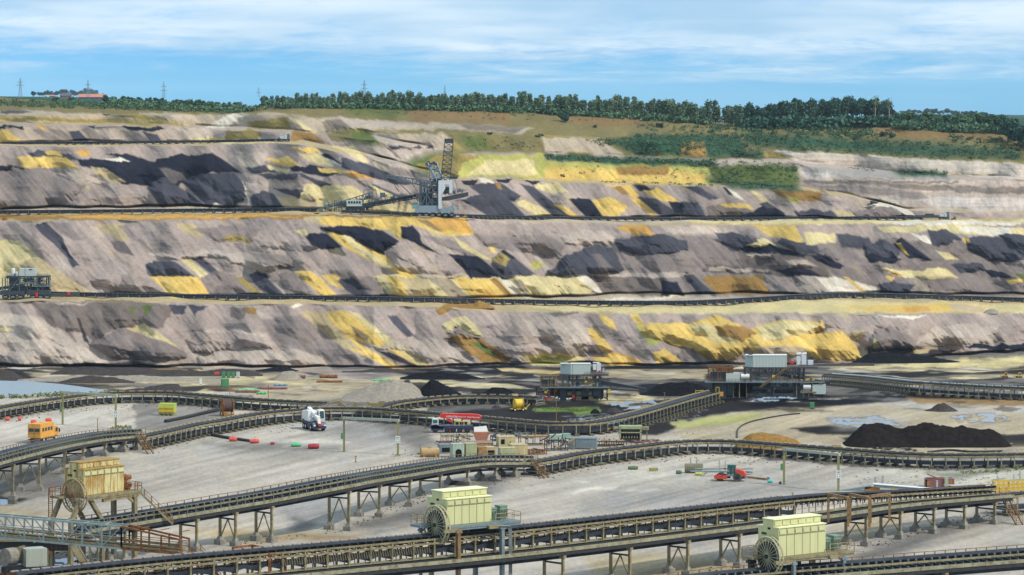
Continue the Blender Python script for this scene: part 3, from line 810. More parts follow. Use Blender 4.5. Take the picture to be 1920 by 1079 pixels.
def dump_cones(U, V):
    """overlapping fans of tipped spoil: every fan starts at a tip point and widens down the slope to a small step"""
    rr = random.Random(9); best = np.zeros_like(V); tone = np.zeros_like(V)
    for (ytop, ybot, x0, x1, tiers, n) in ((572, 690, -60, 1980, 3, 34), (412, 556, -60, 1980, 4, 36), (272, 392, -60, 720, 3, 15), (340, 406, 860, 1720, 2, 20), (238, 267, -60, 380, 1, 14)):
        hh = (ybot - ytop) / tiers
        for t in range(tiers):
            x = x0
            while x < x1:
                w = rr.uniform(.6, 1.5) * (x1 - x0) / n; vc = ytop + hh * (t + rr.uniform(-.22, .22)); vb = min(vc + hh * rr.uniform(.85, 1.45), ybot + 3); h = vb - vc; A = rr.uniform(3.0, 7.5) * h / 40; tn = rr.uniform(-.12, .10); sk = rr.uniform(.35, .75); sh = rr.uniform(.25, .5)
                m = (V > vc - 3) & (V < vb + h) & (V < ybot + 6) & (U > x - 1.3 * w) & (U < x + 1.3 * w + 2 * h)
                if m.any():
                    q = (V[m] - vc) / h; du = np.abs(U[m] - x - sk * (V[m] - vc)) / (w * (sh + (1 - sh) * np.clip(q, 0, 1)))
                    f = A * np.clip(q, 0, 1) ** .8 * np.clip(1 - du, 0, 1) ** .85 * np.clip((1.95 - q) / .95, 0, 1) ** .8
                    b = best[m]; better = f > b; tt = tone[m]; tt[better] = (tn * np.clip(f / (A * .35), 0, 1))[better]; tone[m] = tt; best[m] = np.maximum(b, f)
                x += w * rr.uniform(.7, 1.2)
    return best, tone
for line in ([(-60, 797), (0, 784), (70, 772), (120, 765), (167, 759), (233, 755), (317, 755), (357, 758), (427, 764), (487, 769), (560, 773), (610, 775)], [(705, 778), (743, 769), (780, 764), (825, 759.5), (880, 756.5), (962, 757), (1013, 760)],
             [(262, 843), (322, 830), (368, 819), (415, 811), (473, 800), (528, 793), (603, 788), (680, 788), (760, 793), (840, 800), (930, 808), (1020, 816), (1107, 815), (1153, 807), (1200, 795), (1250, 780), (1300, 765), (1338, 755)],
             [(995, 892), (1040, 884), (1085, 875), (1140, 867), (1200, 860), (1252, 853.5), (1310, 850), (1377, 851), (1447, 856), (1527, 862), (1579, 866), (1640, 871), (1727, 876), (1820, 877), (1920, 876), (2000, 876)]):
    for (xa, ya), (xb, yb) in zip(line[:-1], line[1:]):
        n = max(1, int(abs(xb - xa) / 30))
        for i in range(n): t = (i + .5) / n; SPILL_SHADE.append((xa + (xb - xa) * t, ya + (yb - ya) * t - 2, abs(xb - xa) / n * .55, (yb - ya) / n * .9))
BANDS = [('yard', 200), ('pit_floor', 90), ('pit_floor_rear', 14), ('lower_slope', 110), ('lower_bench', 22), ('middle_slope', 130), ('middle_bench', 18),
         ('upper_slope', 110), ('upper_bench', 9), ('terrace_slope', 44), ('terrace_bench', 9), ('grass_slope', 36), ('grass_bench', 8),
         ('hillside', 40), ('plateau', 40)]
ALBEDO = .80
def terrain():
    Us = []; Ys = []; Hs = []; Vs = []; starts = [0]
    for j, (nm, n) in enumerate(BANDS):
        y0, Y0, H0 = TAB[j]; y1, Y1, H1 = TAB[j + 1]
        q = np.linspace(0, 1, n + 1)[:, None]
        if j == 0: q = q ** .8
        if nm == 'plateau':
            Yv = Y0 + (Y1 - Y0) * q ** 2.5; H = H0 + (H1 - H0) * q ** 2.5
        else:
            yy = (y0 + (y1 - y0) * q) - YH; den = F * (H1 - H0) - yy * (Y1 - Y0)
            k = np.where(np.abs(den) < 1e-6, q, (yy * Y0 - F * H0) / np.where(np.abs(den) < 1e-6, 1, den)); k = np.clip(k, 0, 1)
            if j == 0: Yv = F * CAMZ / yy; H = np.full_like(Yv, CAMZ)
            else: Yv = Y0 + (Y1 - Y0) * k; H = H0 + (H1 - H0) * k
        if j: Yv, H = Yv[1:], H[1:]
        Ys.append(Yv); Hs.append(H); starts.append(starts[-1] + n)
    Y = np.concatenate(Ys); H = np.concatenate(Hs); V = YH + F * H / Y; U = np.broadcast_to(XD, V.shape).copy()
    rows = [r for r in starts]
    band = np.zeros(V.shape[0], int)
    for j in range(len(BANDS)): band[starts[j] + (1 if j else 0):starts[j + 1] + 1] = j
    slope = np.isin(band, [3, 5, 7, 9, 11])[:, None] * np.ones_like(V)
    low = V > 692
    # base colours per band
    base = 'aPsgtgtgtggeeqv'
    C = np.zeros(V.shape + (4,))
    pal = {k: np.array(srgb(c)) for k, c in PAL.items()}
    for j, c in enumerate(base): C[band == j, :, :3] = pal[c]
    rel = np.zeros_like(V)
    # the dumps trail down to the right: warp everything along that fall line
    aw = U - .95 * V
    da = 2.2 * fbm(aw / 4.5, V / 70, 5, 4, .6) + 5 * fbm(U / 60, V / 45, 3, 2); db = 4.5 * fbm(aw / 3.6, V / 60, 9, 4, .6) + 9 * fbm(aw / 16, V / 50, 10, 3) + 6 * fbm(U / 40, V / 30, 8, 3)
    wu = U + da + .95 * db; wv = V + db
    lowf = np.clip((V - 684) / 10, 0, 1)
    wu = np.where(lowf > 0, U + (1 - lowf) * (wu - U) + lowf * 34 * fbm(U / 70, V / 9, 31, 5, .6), wu)
    yf = np.clip((V - 770) / 80, 0, 1)
    wv = np.where(lowf > 0, V + (1 - lowf) * (wv - V) + yf * (26 * fbm(U / 160, V / 50, 33, 3) + 9 * fbm((V + .2 * U) / 9, U / 130, 35, 4)) + lowf * 7 * fbm(U / 55, V / 7, 37, 5, .6), wv)
    for code, soft, rl, pts, *alp in random_tips(0) + PATCHES + random_tips(1) + [('z', 2.0, 0, [x0 - dx, y0 - 5, x0 + dx, y0 - 5 + dy, x0 + dx, y0 + 4.5 + dy, x0 - dx, y0 + 4.5], .75) for x0, y0, dx, dy in SPILL_SHADE]:
        soft *= 3.2 if min(pts[1::2]) > 775 and code not in 'Pz' else (.7 if min(pts[1::2]) > 684 else (2.6 if code in 'vn' and max(pts[1::2]) < 360 else .9))
        P = np.array(pts, float).reshape(-1, 2); mg = soft * 2 + 22
        m = (U > P[:, 0].min() - mg - 20) & (U < P[:, 0].max() + mg + 20) & (V > P[:, 1].min() - mg) & (V < P[:, 1].max() + mg)
        if not m.any(): continue
        x = wu[m]; y = wv[m]; ins = np.zeros(x.shape, bool); dd = np.full(x.shape, 1e9)
        Q = np.roll(P, -1, 0)
        for (ax, ay), (bx, by) in zip(P, Q):
            if ay != by:
                cr = ((ay > y) != (by > y)) & (x < (bx - ax) * (y - ay) / (by - ay) + ax); ins ^= cr
            ex, ey = bx - ax, by - ay; l2 = ex * ex + ey * ey + 1e-9
            t = np.clip(((x - ax) * ex + (y - ay) * ey) / l2, 0, 1)
            dd = np.minimum(dd, (x - ax - t * ex) ** 2 + (y - ay - t * ey) ** 2)
        sd = np.sqrt(dd) * np.where(ins, 1, -1)
        w = np.clip(sd / (2 * soft) + .5, 0, 1); w = (w * w * (3 - 2 * w))[:, None] * (alp[0] if alp else (.72 if code in 'gGpdW' else 1.0))
        al = 1.0
        if code == 'P':
            w = w * np.clip(fbm(U[m] / 16, V[m] / 3.2, 77) * 5 + .75, 0, 1)[:, None]
            cc = C[m]; cc[:, :3] = cc[:, :3] * (1 - w) + pal['P'] * w; cc[:, 3:] = np.maximum(cc[:, 3:], w); C[m] = cc
        else:
            cc = C[m]; pc = pal[code]
            if min(pts[1::2]) > 679:
                pc = pc * .80 + .20 * pc.mean()
                if code in 'kzK': pc = pc * .55
                elif code in 'tYsyc' and min(pts[1::2]) < 770 and len(pts) > 8: w = w * .78
            cc[:, :3] = cc[:, :3] * (1 - w) + pc * w; C[m] = cc
        if rl: rel[m] += rl * np.clip(sd / 18.0, 0, 1) ** .7
    # streaks down the fall line, blotches, gullies
    st = fbm((U - .95 * V) / 9.0, V / 70 + U / 300, 41, 4, .6); st2 = fbm((U - 1.05 * V) / 26.0, V / 90, 43, 3)
    bl = fbm(U / 40, V / 22, 47, 4); fine = fbm(U / 3.2, V / 2.4, 53, 3, .6)
    sm = slope * 1.0
    st3 = fbm((U - .8 * V + 10 * fbm(U / 30, V / 30, 111, 2)) / 2.6, V / 30, 113, 3, .6)
    tone = 1 + sm * (.46 * st + .30 * st2 + .42 * st3) + .24 * bl + .20 * fine
    up = (band >= 9)[:, None] & (U > 1380); lay = fbm(V / 3.0 + fbm(U / 60, V / 20, 95) * 3, U / 140, 93, 4); gul = fbm((U + 12 * fbm(U / 25, V / 12, 98, 2)) / 5.0, V / 18, 97, 4, .6)
    tone = np.where(up, 1 + .5 * lay * slope + .55 * gul * slope + .35 * bl + .2 * fine, tone)
    yb = band == 0
    # wheel tracks and dried silt on the yard sweep along with the conveyors
    sw = fbm((V + .22 * U + 28 * fbm(U / 300, V / 120, 61, 2)) / 7.0, U / 260, 63, 5, .62)
    sw2 = fbm((V + .12 * U + 40 * fbm(U / 240, V / 90, 65, 2)) / 24.0, U / 300, 67, 3)
    sw3 = np.clip(fbm((V + .26 * U + 46 * fbm(U / 420, V / 160, 101, 2)) / 2.6, U / 420, 103, 3), -.5, .12) + .05
    tone = np.where(yb[:, None], 1 + .72 * sw + .44 * sw2 + .34 * sw3 + .12 * bl + .04 * fine, tone)
    fl = (band == 1) | (band == 2)
    fs = fbm(V / 2.2 + U / 300, U / 34, 71, 5, .65); f2 = fbm(V / 5.0, U / 80, 73, 4); nearfl = np.clip(1 - np.abs(V - 735) / 45, 0, 1)
    tone = np.where(fl[:, None], 1 + 1.0 * fs + .7 * f2 + .5 * bl, tone + nearfl * (.6 * fs))
    C[..., :3] *= np.clip(tone, .35, 1.7)[..., None] * ALBEDO
    warm = np.clip(bl * 1.2 + st2 * .8, -.5, .5)[..., None] * np.array([.06, 0, -.07]); C[..., :3] = np.clip(C[..., :3] * (1 + warm), .004, .9)
    # relief along the sight line: heaps, ridges between dump cones, erosion
    g1 = fbm((U - .95 * V) / 30.0, V / 80, 81, 3); g2 = fbm((U - .6 * V) / 6.0, V / 40, 83, 4, .6); g3 = fbm(U / 55, V / 26, 85, 4)
    dY = -rel * 1.1 - slope * (3.0 * g1 + .5 * g2 + 3.5 * g3 + .30 * st3 + .12 * fine)
    cone, ctone = dump_cones(U, V); dY = dY - slope * cone * 1.0
    C[..., :3] *= (1 + slope * ctone)[..., None]
    hs = (band >= 12)[:, None] & (band < 14)[:, None]; dY = dY - hs * (8 * fbm(U / 30, V / 9, 87))
    edge = np.clip((np.minimum.reduce([np.abs(V - TAB[j][0]) for j in range(3, 13)])) / 4.0, 0, 1); dY *= edge
    dY = np.where(low, 0, dY)
    Y2 = Y + dY; X2 = (U - CX) * Y2 / F; Z2 = CAMZ - (V - YH) * Y2 / F
    Z2 = Z2 + np.where(band[:, None] == 0, .10 * sw + .12 * fbm(X2 / 3, Y2 / 5, 91), 0) * (V < 733)
    m = soil_material()
    nc = XD.size
    for j, (nm, n) in enumerate(BANDS):
        r0, r1 = starts[j], starts[j + 1] + 1; nr = r1 - r0
        co = np.stack([X2[r0:r1], Y2[r0:r1], Z2[r0:r1]], -1).reshape(-1, 3)
        i = (np.arange(nr - 1)[:, None] * nc + np.arange(nc - 1)[None, :]).ravel()
        q = np.stack([i, i + 1, i + nc + 1, i + nc], 1).astype(np.int32)
        me = bpy.data.meshes.new(nm); me.vertices.add(len(co)); me.vertices.foreach_set('co', co.ravel().astype(np.float32))
        me.loops.add(q.size); me.loops.foreach_set('vertex_index', q.ravel()); me.polygons.add(len(q))
        me.polygons.foreach_set('loop_start', np.arange(0, q.size, 4, dtype=np.int32)); me.polygons.foreach_set('use_smooth', np.ones(len(q), bool))
        me.update(calc_edges=True)
        ca = me.color_attributes.new('soil', 'FLOAT_COLOR', 'POINT'); ca.data.foreach_set('color', C[r0:r1].reshape(-1).astype(np.float32))
        me.materials.append(m); o = bpy.data.objects.new(nm, me); COL.objects.link(o); o['kind'] = 'structure'

def soil_material():
    m = bpy.data.materials.new('soil'); m.use_nodes = True; nt = m.node_tree; N = nt.nodes; L = nt.links; b = N['Principled BSDF']
    at_ = N.new('ShaderNodeAttribute'); at_.attribute_name = 'soil'
    tc = N.new('ShaderNodeTexCoord'); mp = N.new('ShaderNodeMapping'); mp.inputs['Scale'].default_value = (1, .35, 1); L.new(tc.outputs['Object'], mp.inputs[0])
    def noise(s, d, r=.65):
        n = N.new('ShaderNodeTexNoise'); n.inputs['Scale'].default_value = s; n.inputs['Detail'].default_value = d; n.inputs['Roughness'].default_value = r
        L.new(mp.outputs[0], n.inputs['Vector']); return n.outputs[0]
    n1 = noise(.9, 8); n2 = noise(.12, 5)
    r = N.new('ShaderNodeMapRange'); L.new(n1, r.inputs[0]); r.inputs[1].default_value = .25; r.inputs[2].default_value = .75; r.inputs[3].default_value = .84; r.inputs[4].default_value = 1.16
    r2 = N.new('ShaderNodeMapRange'); L.new(n2, r2.inputs[0]); r2.inputs[1].default_value = .3; r2.inputs[2].default_value = .7; r2.inputs[3].default_value = .9; r2.inputs[4].default_value = 1.1
    ml = N.new('ShaderNodeMath'); ml.operation = 'MULTIPLY'; L.new(r.outputs[0], ml.inputs[0]); L.new(r2.outputs[0], ml.inputs[1])
    vm = N.new('ShaderNodeVectorMath'); vm.operation = 'SCALE'; L.new(at_.outputs['Color'], vm.inputs[0]); L.new(ml.outputs[0], vm.inputs['Scale'])
    L.new(vm.outputs[0], b.inputs['Base Color'])
    rg = N.new('ShaderNodeMapRange'); L.new(at_.outputs['Alpha'], rg.inputs[0]); rg.inputs[1].default_value = .35; rg.inputs[2].default_value = .8
    rg.inputs[3].default_value = .93; rg.inputs[4].default_value = .06; L.new(rg.outputs[0], b.inputs['Roughness'])
    sp = N.new('ShaderNodeMapRange'); L.new(at_.outputs['Alpha'], sp.inputs[0]); sp.inputs[1].default_value = .35; sp.inputs[2].default_value = .8
    sp.inputs[3].default_value = .04; sp.inputs[4].default_value = .9; L.new(sp.outputs[0], b.inputs['Specular IOR Level'])
    bs = N.new('ShaderNodeMapRange'); L.new(at_.outputs['Alpha'], bs.inputs[0]); bs.inputs[1].default_value = .2; bs.inputs[2].default_value = .7
    bs.inputs[3].default_value = .35; bs.inputs[4].default_value = 0.0
    bp = N.new('ShaderNodeBump'); bp.inputs['Distance'].default_value = .3; L.new(bs.outputs[0], bp.inputs['Strength']); L.new(n1, bp.inputs['Height'])
    L.new(bp.outputs[0], b.inputs['Normal'])
    return m
terrain()

# ------------------------------------------------------------------ trees, scrub, pylons and houses on the rim
def crest(x): return float(np.interp(x, XD, TAB[-2][0]))
def leafmat(name, a, b):
    m = bpy.data.materials.new(name); m.use_nodes = True; nt = m.node_tree; N = nt.nodes; L = nt.links; p = N['Principled BSDF']
    p.inputs['Roughness'].default_value = .8; p.inputs['Specular IOR Level'].default_value = .15
    g = N.new('ShaderNodeNewGeometry'); oi = N.new('ShaderNodeObjectInfo')
    ad = N.new('ShaderNodeMath'); ad.operation = 'MULTIPLY_ADD'; L.new(oi.outputs['Random'], ad.inputs[0]); ad.inputs[1].default_value = .55
    sc2 = N.new('ShaderNodeMath'); sc2.operation = 'MULTIPLY'; L.new(g.outputs['Random Per Island'], sc2.inputs[0]); sc2.inputs[1].default_value = .45
    L.new(sc2.outputs[0], ad.inputs[2])
    r = N.new('ShaderNodeValToRGB'); L.new(ad.outputs[0], r.inputs[0]); r.color_ramp.elements[0].color = (*a, 1); r.color_ramp.elements[1].color = (*b, 1)
    L.new(r.outputs[0], p.inputs['Base Color']); return m
LF_dark = leafmat('dark_foliage', (.022, .066, .058), (.062, .135, .085))
LF_mid = leafmat('mid_foliage', (.045, .110, .075), (.13, .21, .11))
LF_pop = leafmat('poplar_foliage', (.075, .145, .095), (.22, .29, .17))
LF_scrub = leafmat('scrub_foliage', (.04, .10, .066), (.13, .19, .085))
LF_grass = leafmat('reed_foliage', (.10, .15, .04), (.25, .24, .08))
M_bark = mat('bark', (.12, .095, .07), .9, var=.3)
M_palebark = mat('pale_bark', (.36, .33, .28), .9, var=.2)
def leaves(rs, centres, radii, n, size):
    """leaf-clump quads spread through ellipsoids"""
    k = rs.randint(0, len(centres), n); d = rs.normal(size=(n, 3)); d /= np.linalg.norm(d, axis=1)[:, None]
    p = np.array(centres)[k] + d * np.array(radii)[k] * (rs.uniform(.35, 1.05, n) ** .6)[:, None]
    a = rs.normal(size=(n, 3)); a /= np.linalg.norm(a, axis=1)[:, None]; b = np.cross(a, rs.normal(size=(n, 3))); b /= np.linalg.norm(b, axis=1)[:, None]
    s = (size * rs.uniform(.6, 1.4, n))[:, None]
    v = np.stack([p + (a + b * .3) * s, p + (b - a * .3) * s, p - (a + b * .2) * s, p - (b - a * .2) * s], 1).reshape(-1, 3)
    return v, np.arange(4 * n).reshape(-1, 4)
def mk_tree(rs, kind):
    """unit-height tree: tapered trunk with limbs, crown of leaf clumps"""
    if kind == 'poplar':
        w = rs.uniform(.11, .17); cs = [(rs.uniform(-.04, .04), rs.uniform(-.04, .04), z) for z in np.linspace(.3, .86, 6)]
        rd = [(w * (1.15 - .8 * abs(z - .45)),) * 2 + (.13,) for _, _, z in cs]; n = 420; sz = .036
    elif kind == 'broad':
        cs = [(0, 0, .62)] + [(rs.uniform(-.26, .26), rs.uniform(-.26, .26), rs.uniform(.35, .84)) for _ in range(7)]
        rd = [(.24, .24, .26)] + [(rs.uniform(.12, .2),) * 3 for _ in range(7)]; n = 620; sz = .046
    elif kind == 'bush':
        cs = [(rs.uniform(-.4, .4), rs.uniform(-.4, .4), rs.uniform(.2, .6)) for _ in range(7)]
        rd = [(rs.uniform(.2, .34),) * 3 for _ in range(7)]; n = 380; sz = .07
    elif kind == 'sparse':
        cs = [(rs.uniform(-.1, .1), rs.uniform(-.1, .1), z) for z in np.linspace(.68, .95, 6)]
        rd = [(.10, .10, .07)] * 6; n = 75; sz = .03
    v, f = leaves(rs, cs, rd, n, sz); crown = MB(); crown.add(v, [tuple(q) for q in f])
    tr = MB(); h = {'poplar': .8, 'broad': .6, 'bush': .35, 'sparse': .92}[kind]; r0 = {'poplar': .016, 'broad': .03, 'bush': .03, 'sparse': .016}[kind]
    tr.tube((0, 0, -.05), (.01, 0, h * .5), r0, 6, r0 * .7); tr.tube((.01, 0, h * .5), (0, .01, h), r0 * .7, 6, r0 * .3)
    for i in range(4):
        t = 2 * math.pi * i / 4 + rs.uniform(0, 1); q = {'poplar': .07, 'broad': .22, 'bush': .3, 'sparse': .1}[kind]; z0 = h * rs.uniform(.5, .8)
        tr.tube((0, 0, z0), (q * math.cos(t), q * math.sin(t), z0 + .16), r0 * .45, 4, r0 * .15)
    return crown, tr
TREES = {}
def tree_proto(kind, lf, bark, nvar, name):
    out = []
    for k in range(nvar):
        c, t = mk_tree(RS, kind); out.append((c.mesh('crown', lf), t.mesh('trunk', bark)))
    TREES[(kind, lf.name)] = (out, name)
tree_proto('poplar', LF_pop, M_bark, 5, 'poplar_tree'); tree_proto('broad', LF_dark, M_bark, 5, 'broadleaf_tree'); tree_proto('broad', LF_mid, M_bark, 4, 'broadleaf_tree')
tree_proto('bush', LF_scrub, M_bark, 4, 'bush'); tree_proto('sparse', LF_pop, M_palebark, 2, 'bare_trunk_tree'); tree_proto('bush', LF_dark, M_bark, 3, 'bush'); tree_proto('bush', LF_mid, M_bark, 3, 'bush')
def plant(kind, lf, p, h, label, cat, group, wide=1.0):
    vs, nm = TREES[(kind, lf.name)]; c, t = random.choice(vs)
    o = thing(nm, label, cat, p, random.uniform(0, 6.28), group); o.scale = (h * wide, h * wide, h)
    part('crown', c, None, o); part('trunk', t, None, o); return o
def belt(kind, lf, x0, x1, n, base, px, label, group, cat='tree', depth=0.0, wide=1.0, jit=.6, hj=.22):
    """trees standing from x0 to x1; base = pixels above (-) or below the crest, px = pixel height"""
    for i in range(n):
        x = x0 + (x1 - x0) * (i + .5 + random.uniform(-jit, jit)) / n; b = base(x) if callable(base) else max(crest(x) + base, crest(x) - .22 * (crest(x) - float(np.interp(x, XD, TAB[-1][0]))))
        p = T(x, min(b, crest(x) + 60)); p.y += depth * random.random(); p.x = (x - CX) * p.y / F
        hp = px(x) if callable(px) else px
        plant(kind, lf, p, hp * random.uniform(1 - hj, 1 + hj) * p.y / F, label, cat, group, wide)
ip = lambda *q: (lambda x: float(np.interp(x, q[0::2], q[1::2])))
belt('poplar', LF_pop, 492, 1310, 105, 2.0, ip(490, 17, 700, 25, 1000, 30, 1310, 34), 'slim grey-green poplar in the front row of the plantation along the pit rim', 'poplars of the rim plantation', depth=8, wide=1.2)
belt('poplar', LF_pop, 494, 1315, 90, -.4, ip(490, 20, 700, 26, 1000, 32, 1310, 36), 'slim grey-green poplar in the rear row of the plantation along the pit rim', 'poplars of the rear plantation row', depth=30, wide=1.25)
belt('bush', LF_mid, 480, 1330, 80, 2.5, ip(490, 9, 1000, 13, 1330, 15), 'low bush at the foot of the poplar plantation on the rim', 'bushes under the poplars', 'bush', depth=4, wide=1.5)
belt('broad', LF_dark, 790, 1110, 13, -6, 24, 'dark tree crown standing taller behind the poplar plantation', 'dark trees behind the poplars', depth=60, wide=.8)
belt('broad', LF_mid, 487, 700, 16, -2, 17, 'bushy green tree at the left end of the rim plantation', 'bushy trees of the plantation end', depth=50)
belt('broad', LF_mid, 300, 452, 30, ip(300, 205, 380, 211, 450, 208), ip(300, 16, 360, 22, 450, 15), 'bushy green tree in the small wood left of the raised rim', 'trees of the small left wood', depth=40, wide=.95)
belt('broad', LF_dark, 200, 310, 15, ip(200, 193, 310, 199), 13, 'dark bushy tree in the hedge right of the red-roofed barn', 'hedge trees right of the barn', depth=60, wide=1.1)
belt('broad', LF_dark, 56, 204, 22, ip(56, 183, 130, 183, 200, 185), ip(56, 11, 100, 12, 120, 15, 160, 16, 200, 13), 'dark tree behind the farm buildings on the left skyline', 'trees behind the farm', depth=400, wide=1.2)
belt('broad', LF_dark, 5, 50, 7, 181, 11, 'dark tree in the clump at the left end of the skyline', 'skyline clump at the left edge', depth=100, wide=1.1)
belt('poplar', LF_pop, 1296, 1392, 15, ip(1290, 232, 1392, 240), 40, 'tall pale poplar between the plantation and the dark wood', 'tall poplars left of the dark wood', depth=10, wide=1.1)
belt('broad', LF_dark, 1386, 1460, 14, -4, 38, 'dark tree at the left end of the wood on the right hill', 'left end of the dark wood', depth=30, wide=.8)
belt('broad', LF_dark, 1455, 1672, 40, -4.5, ip(1455, 42, 1520, 52, 1600, 48, 1672, 42), 'dark crowded tree of the high wood on the right hill', 'trees of the high dark wood', depth=30, wide=.8, hj=.1)
belt('broad', LF_mid, 1400, 1680, 22, ip(1400, 234, 1680, 231), 15, 'bushy green tree along the foot of the dark wood', 'bushy trees below the dark wood', depth=5, wide=1.2)
belt('broad', LF_mid, 1678, 1890, 46, -.5, ip(1678, 26, 1760, 27, 1890, 30), 'bushy green tree in the belt right of the dark wood', 'bushy belt at the right', depth=10, wide=1.3)
belt('broad', LF_dark, 1690, 1850, 20, ip(1690, 216, 1850, 222), 11, 'dark distant tree over the bushy belt at the right', 'distant dark trees at the right', depth=400, wide=1.8)
belt('broad', LF_dark, 1882, 1990, 12, ip(1880, 268, 1920, 284), 52, 'large dark tree at the right edge of the rim', 'large dark trees at the right edge', depth=10, wide=.9)
for x, h, lb in ((1641, 54, 'tall bare pale-trunked tree, left one of two at the dark wood'), (1667, 49, 'tall bare pale-trunked tree, right one of two at the dark wood')):
    p = T(x, 233); plant('sparse', LF_pop, p, h * p.y / F, lb, 'tree', 'bare pale-trunked trees')
for x, y, h, lb in ((1055, 228, 22, 'large round dark bush alone on the olive slope above the terraces'), (1237, 240, 12, 'small round dark bush above the green scrub right of the lone bush'),
        (917, 254, 8, 'small bush at the end of the pale strip'), (1012, 258, 9, 'small bush at the left tip of the pale landslip'), (1115, 240, 7, 'small bush right of the lone large bush'),
        (1054, 333, 8, 'lone bush on the yellow terrace slope'), (1657, 256, 15, 'dark bush left one of two on the reddish field'), (1673, 258, 14, 'dark bush right one of two on the reddish field'),
        (1817, 263, 9, 'small dark bush on the right part of the reddish field'), (63, 192, 9, 'pale bush in the field below the farm'), (105, 190, 11, 'round bush in front of the farmhouse'),
        (132, 189, 9, 'round bush at the right end of the farmhouse')):
    p = T(x, y); plant('bush', LF_dark if h > 10 else LF_scrub, p, h * p.y / F, lb, 'bush', None, 1.0 if h > 12 else 1.3)
# scrub: nobody could count it
def scrub(name, label, regions, lf=None, cat='scrub'):
    lf = lf or LF_scrub; V_ = []; F_ = []; o = 0
    for poly, n, px in regions:
        P = np.array(poly, float).reshape(-1, 2); lo, hi = P.min(0), P.max(0); k = 0; tries = 0
        while k < n and tries < n * 12:
            tries += 1; x, y = random.uniform(lo[0], hi[0]), random.uniform(lo[1], hi[1]); ins = False
            for (ax, ay), (bx, by) in zip(P, np.roll(P, -1, 0)):
                if (ay > y) != (by > y) and x < (bx - ax) * (y - ay) / (by - ay) + ax: ins = not ins
            if not ins: continue
            k += 1; p = T(x, y); h = px * random.uniform(.5, 1.3) * p.y / F
            v, f = leaves(RS, [(p.x, p.y, p.z + h * .35), (p.x + random.uniform(-.6, .6) * h, p.y, p.z + h * .3)], [(h * .8, h * .6, h * .45)] * 2, 26, h * .16)
            V_.append(v); F_.append(f + o); o += len(v)
    mb = MB(); mb.add(np.concatenate(V_), [tuple(q) for q in np.concatenate(F_)])
    return solo(name, mb, lf, label, cat, kind='stuff')
scrub('scrub', 'green scrub covering the rim below the skyline at the left', [((-40, 190, 60, 192, 200, 196, 450, 210, 440, 214, 200, 206, 0, 200, -40, 199), 420, 7), ((80, 192, 440, 206, 440, 212, 200, 203), 130, 7)])
scrub('hedge', 'dark green hedge along the top of the yellow terrace slope', [((1022, 292, 1337, 301, 1337, 310, 1025, 302), 170, 6), ((1285, 309, 1340, 306, 1336, 314, 1290, 314), 20, 6)])
scrub('scrub', 'dense dark green scrub block on the upper terraces', [((1140, 266, 1200, 254, 1425, 252, 1430, 294, 1190, 290), 420, 6), ((1090, 262, 1150, 262, 1170, 280, 1130, 276), 30, 6)])
scrub('scrub', 'green scrub on the banks below the dense scrub block', [((1332, 308, 1430, 300, 1498, 314, 1492, 346, 1400, 350, 1335, 340), 150, 6), ((1330, 342, 1480, 348, 1500, 356, 1400, 356), 70, 6)])
scrub('scrub', 'mixed scrub over the right hillside above the pale cliff', [((1390, 240, 1560, 240, 1640, 262, 1900, 284, 1920, 302, 1750, 298, 1480, 282, 1400, 270), 360, 7), ((1460, 236, 1640, 232, 1640, 256, 1500, 258), 110, 9), ((1320, 232, 1420, 240, 1440, 252, 1330, 250), 70, 7), ((1780, 254, 1920, 262, 1920, 300, 1800, 290), 80, 8)])
scrub('scrub', 'green thicket on the bench between the two pale cliffs', [((1672, 321, 1740, 319, 1775, 324, 1772, 330, 1690, 328), 70, 5), ((1590, 315, 1640, 318, 1640, 322, 1590, 320), 12, 4)])
scrub('scrub', 'sparse bushes over the olive terraces in the middle', [((850, 256, 1000, 256, 1010, 284, 870, 282), 40, 4), ((1180, 232, 1320, 238, 1320, 252, 1200, 250), 60, 5), ((1030, 310, 1330, 312, 1330, 338, 1040, 332), 60, 3.5), ((1100, 340, 1330, 346, 1340, 350, 1100, 342), 40, 4), ((640, 196, 1300, 224, 1300, 236, 640, 216), 90, 3.5)])
# pylons
def pylon(x, ytop, Y, arms, label):
    zb = CAMZ - 2.5; s = F / Y; h = (YH + 2.5 * s - ytop) / s; b = MB(); w0 = h * .085; w1 = h * .012
    for a in (-1, 1):
        for c in (-1, 1): b.beam((a * w0, c * w0, 0), (a * w1, c * w1, h), .20)
    zs = np.linspace(0, h * .97, 10)
    for z0, z1 in zip(zs[:-1], zs[1:]):
        r0, r1 = w0 + (w1 - w0) * z0 / h, w0 + (w1 - w0) * z1 / h
        for c in (-1, 1):
            b.beam((-r0, c * r0, z0), (r1, c * r1, z1), .11); b.beam((r0, c * r0, z0), (-r1, c * r1, z1), .11)
    o = thing('pylon', label, 'pylon', ((x - CX) * Y / F, Y, zb), random.uniform(-.2, .2), 'pylons on the skyline')
    part('mast', b, M_pyl, o)
    for fr, wd in arms:
        q = MB(); z = h * fr; l = h * wd
        for sg in (-1, 1): q.beam((0, 0, z + h * .03), (sg * l, 0, z), .22); q.beam((0, 0, z - h * .01), (sg * l, 0, z), .22); q.beam((sg * l, 0, z), (sg * l, 0, z - h * .05), .12)
        part('crossarm', q, M_pyl, o)
    return o
M_pyl = mat('pylon_steel', (.26, .34, .40), .6, var=.1)
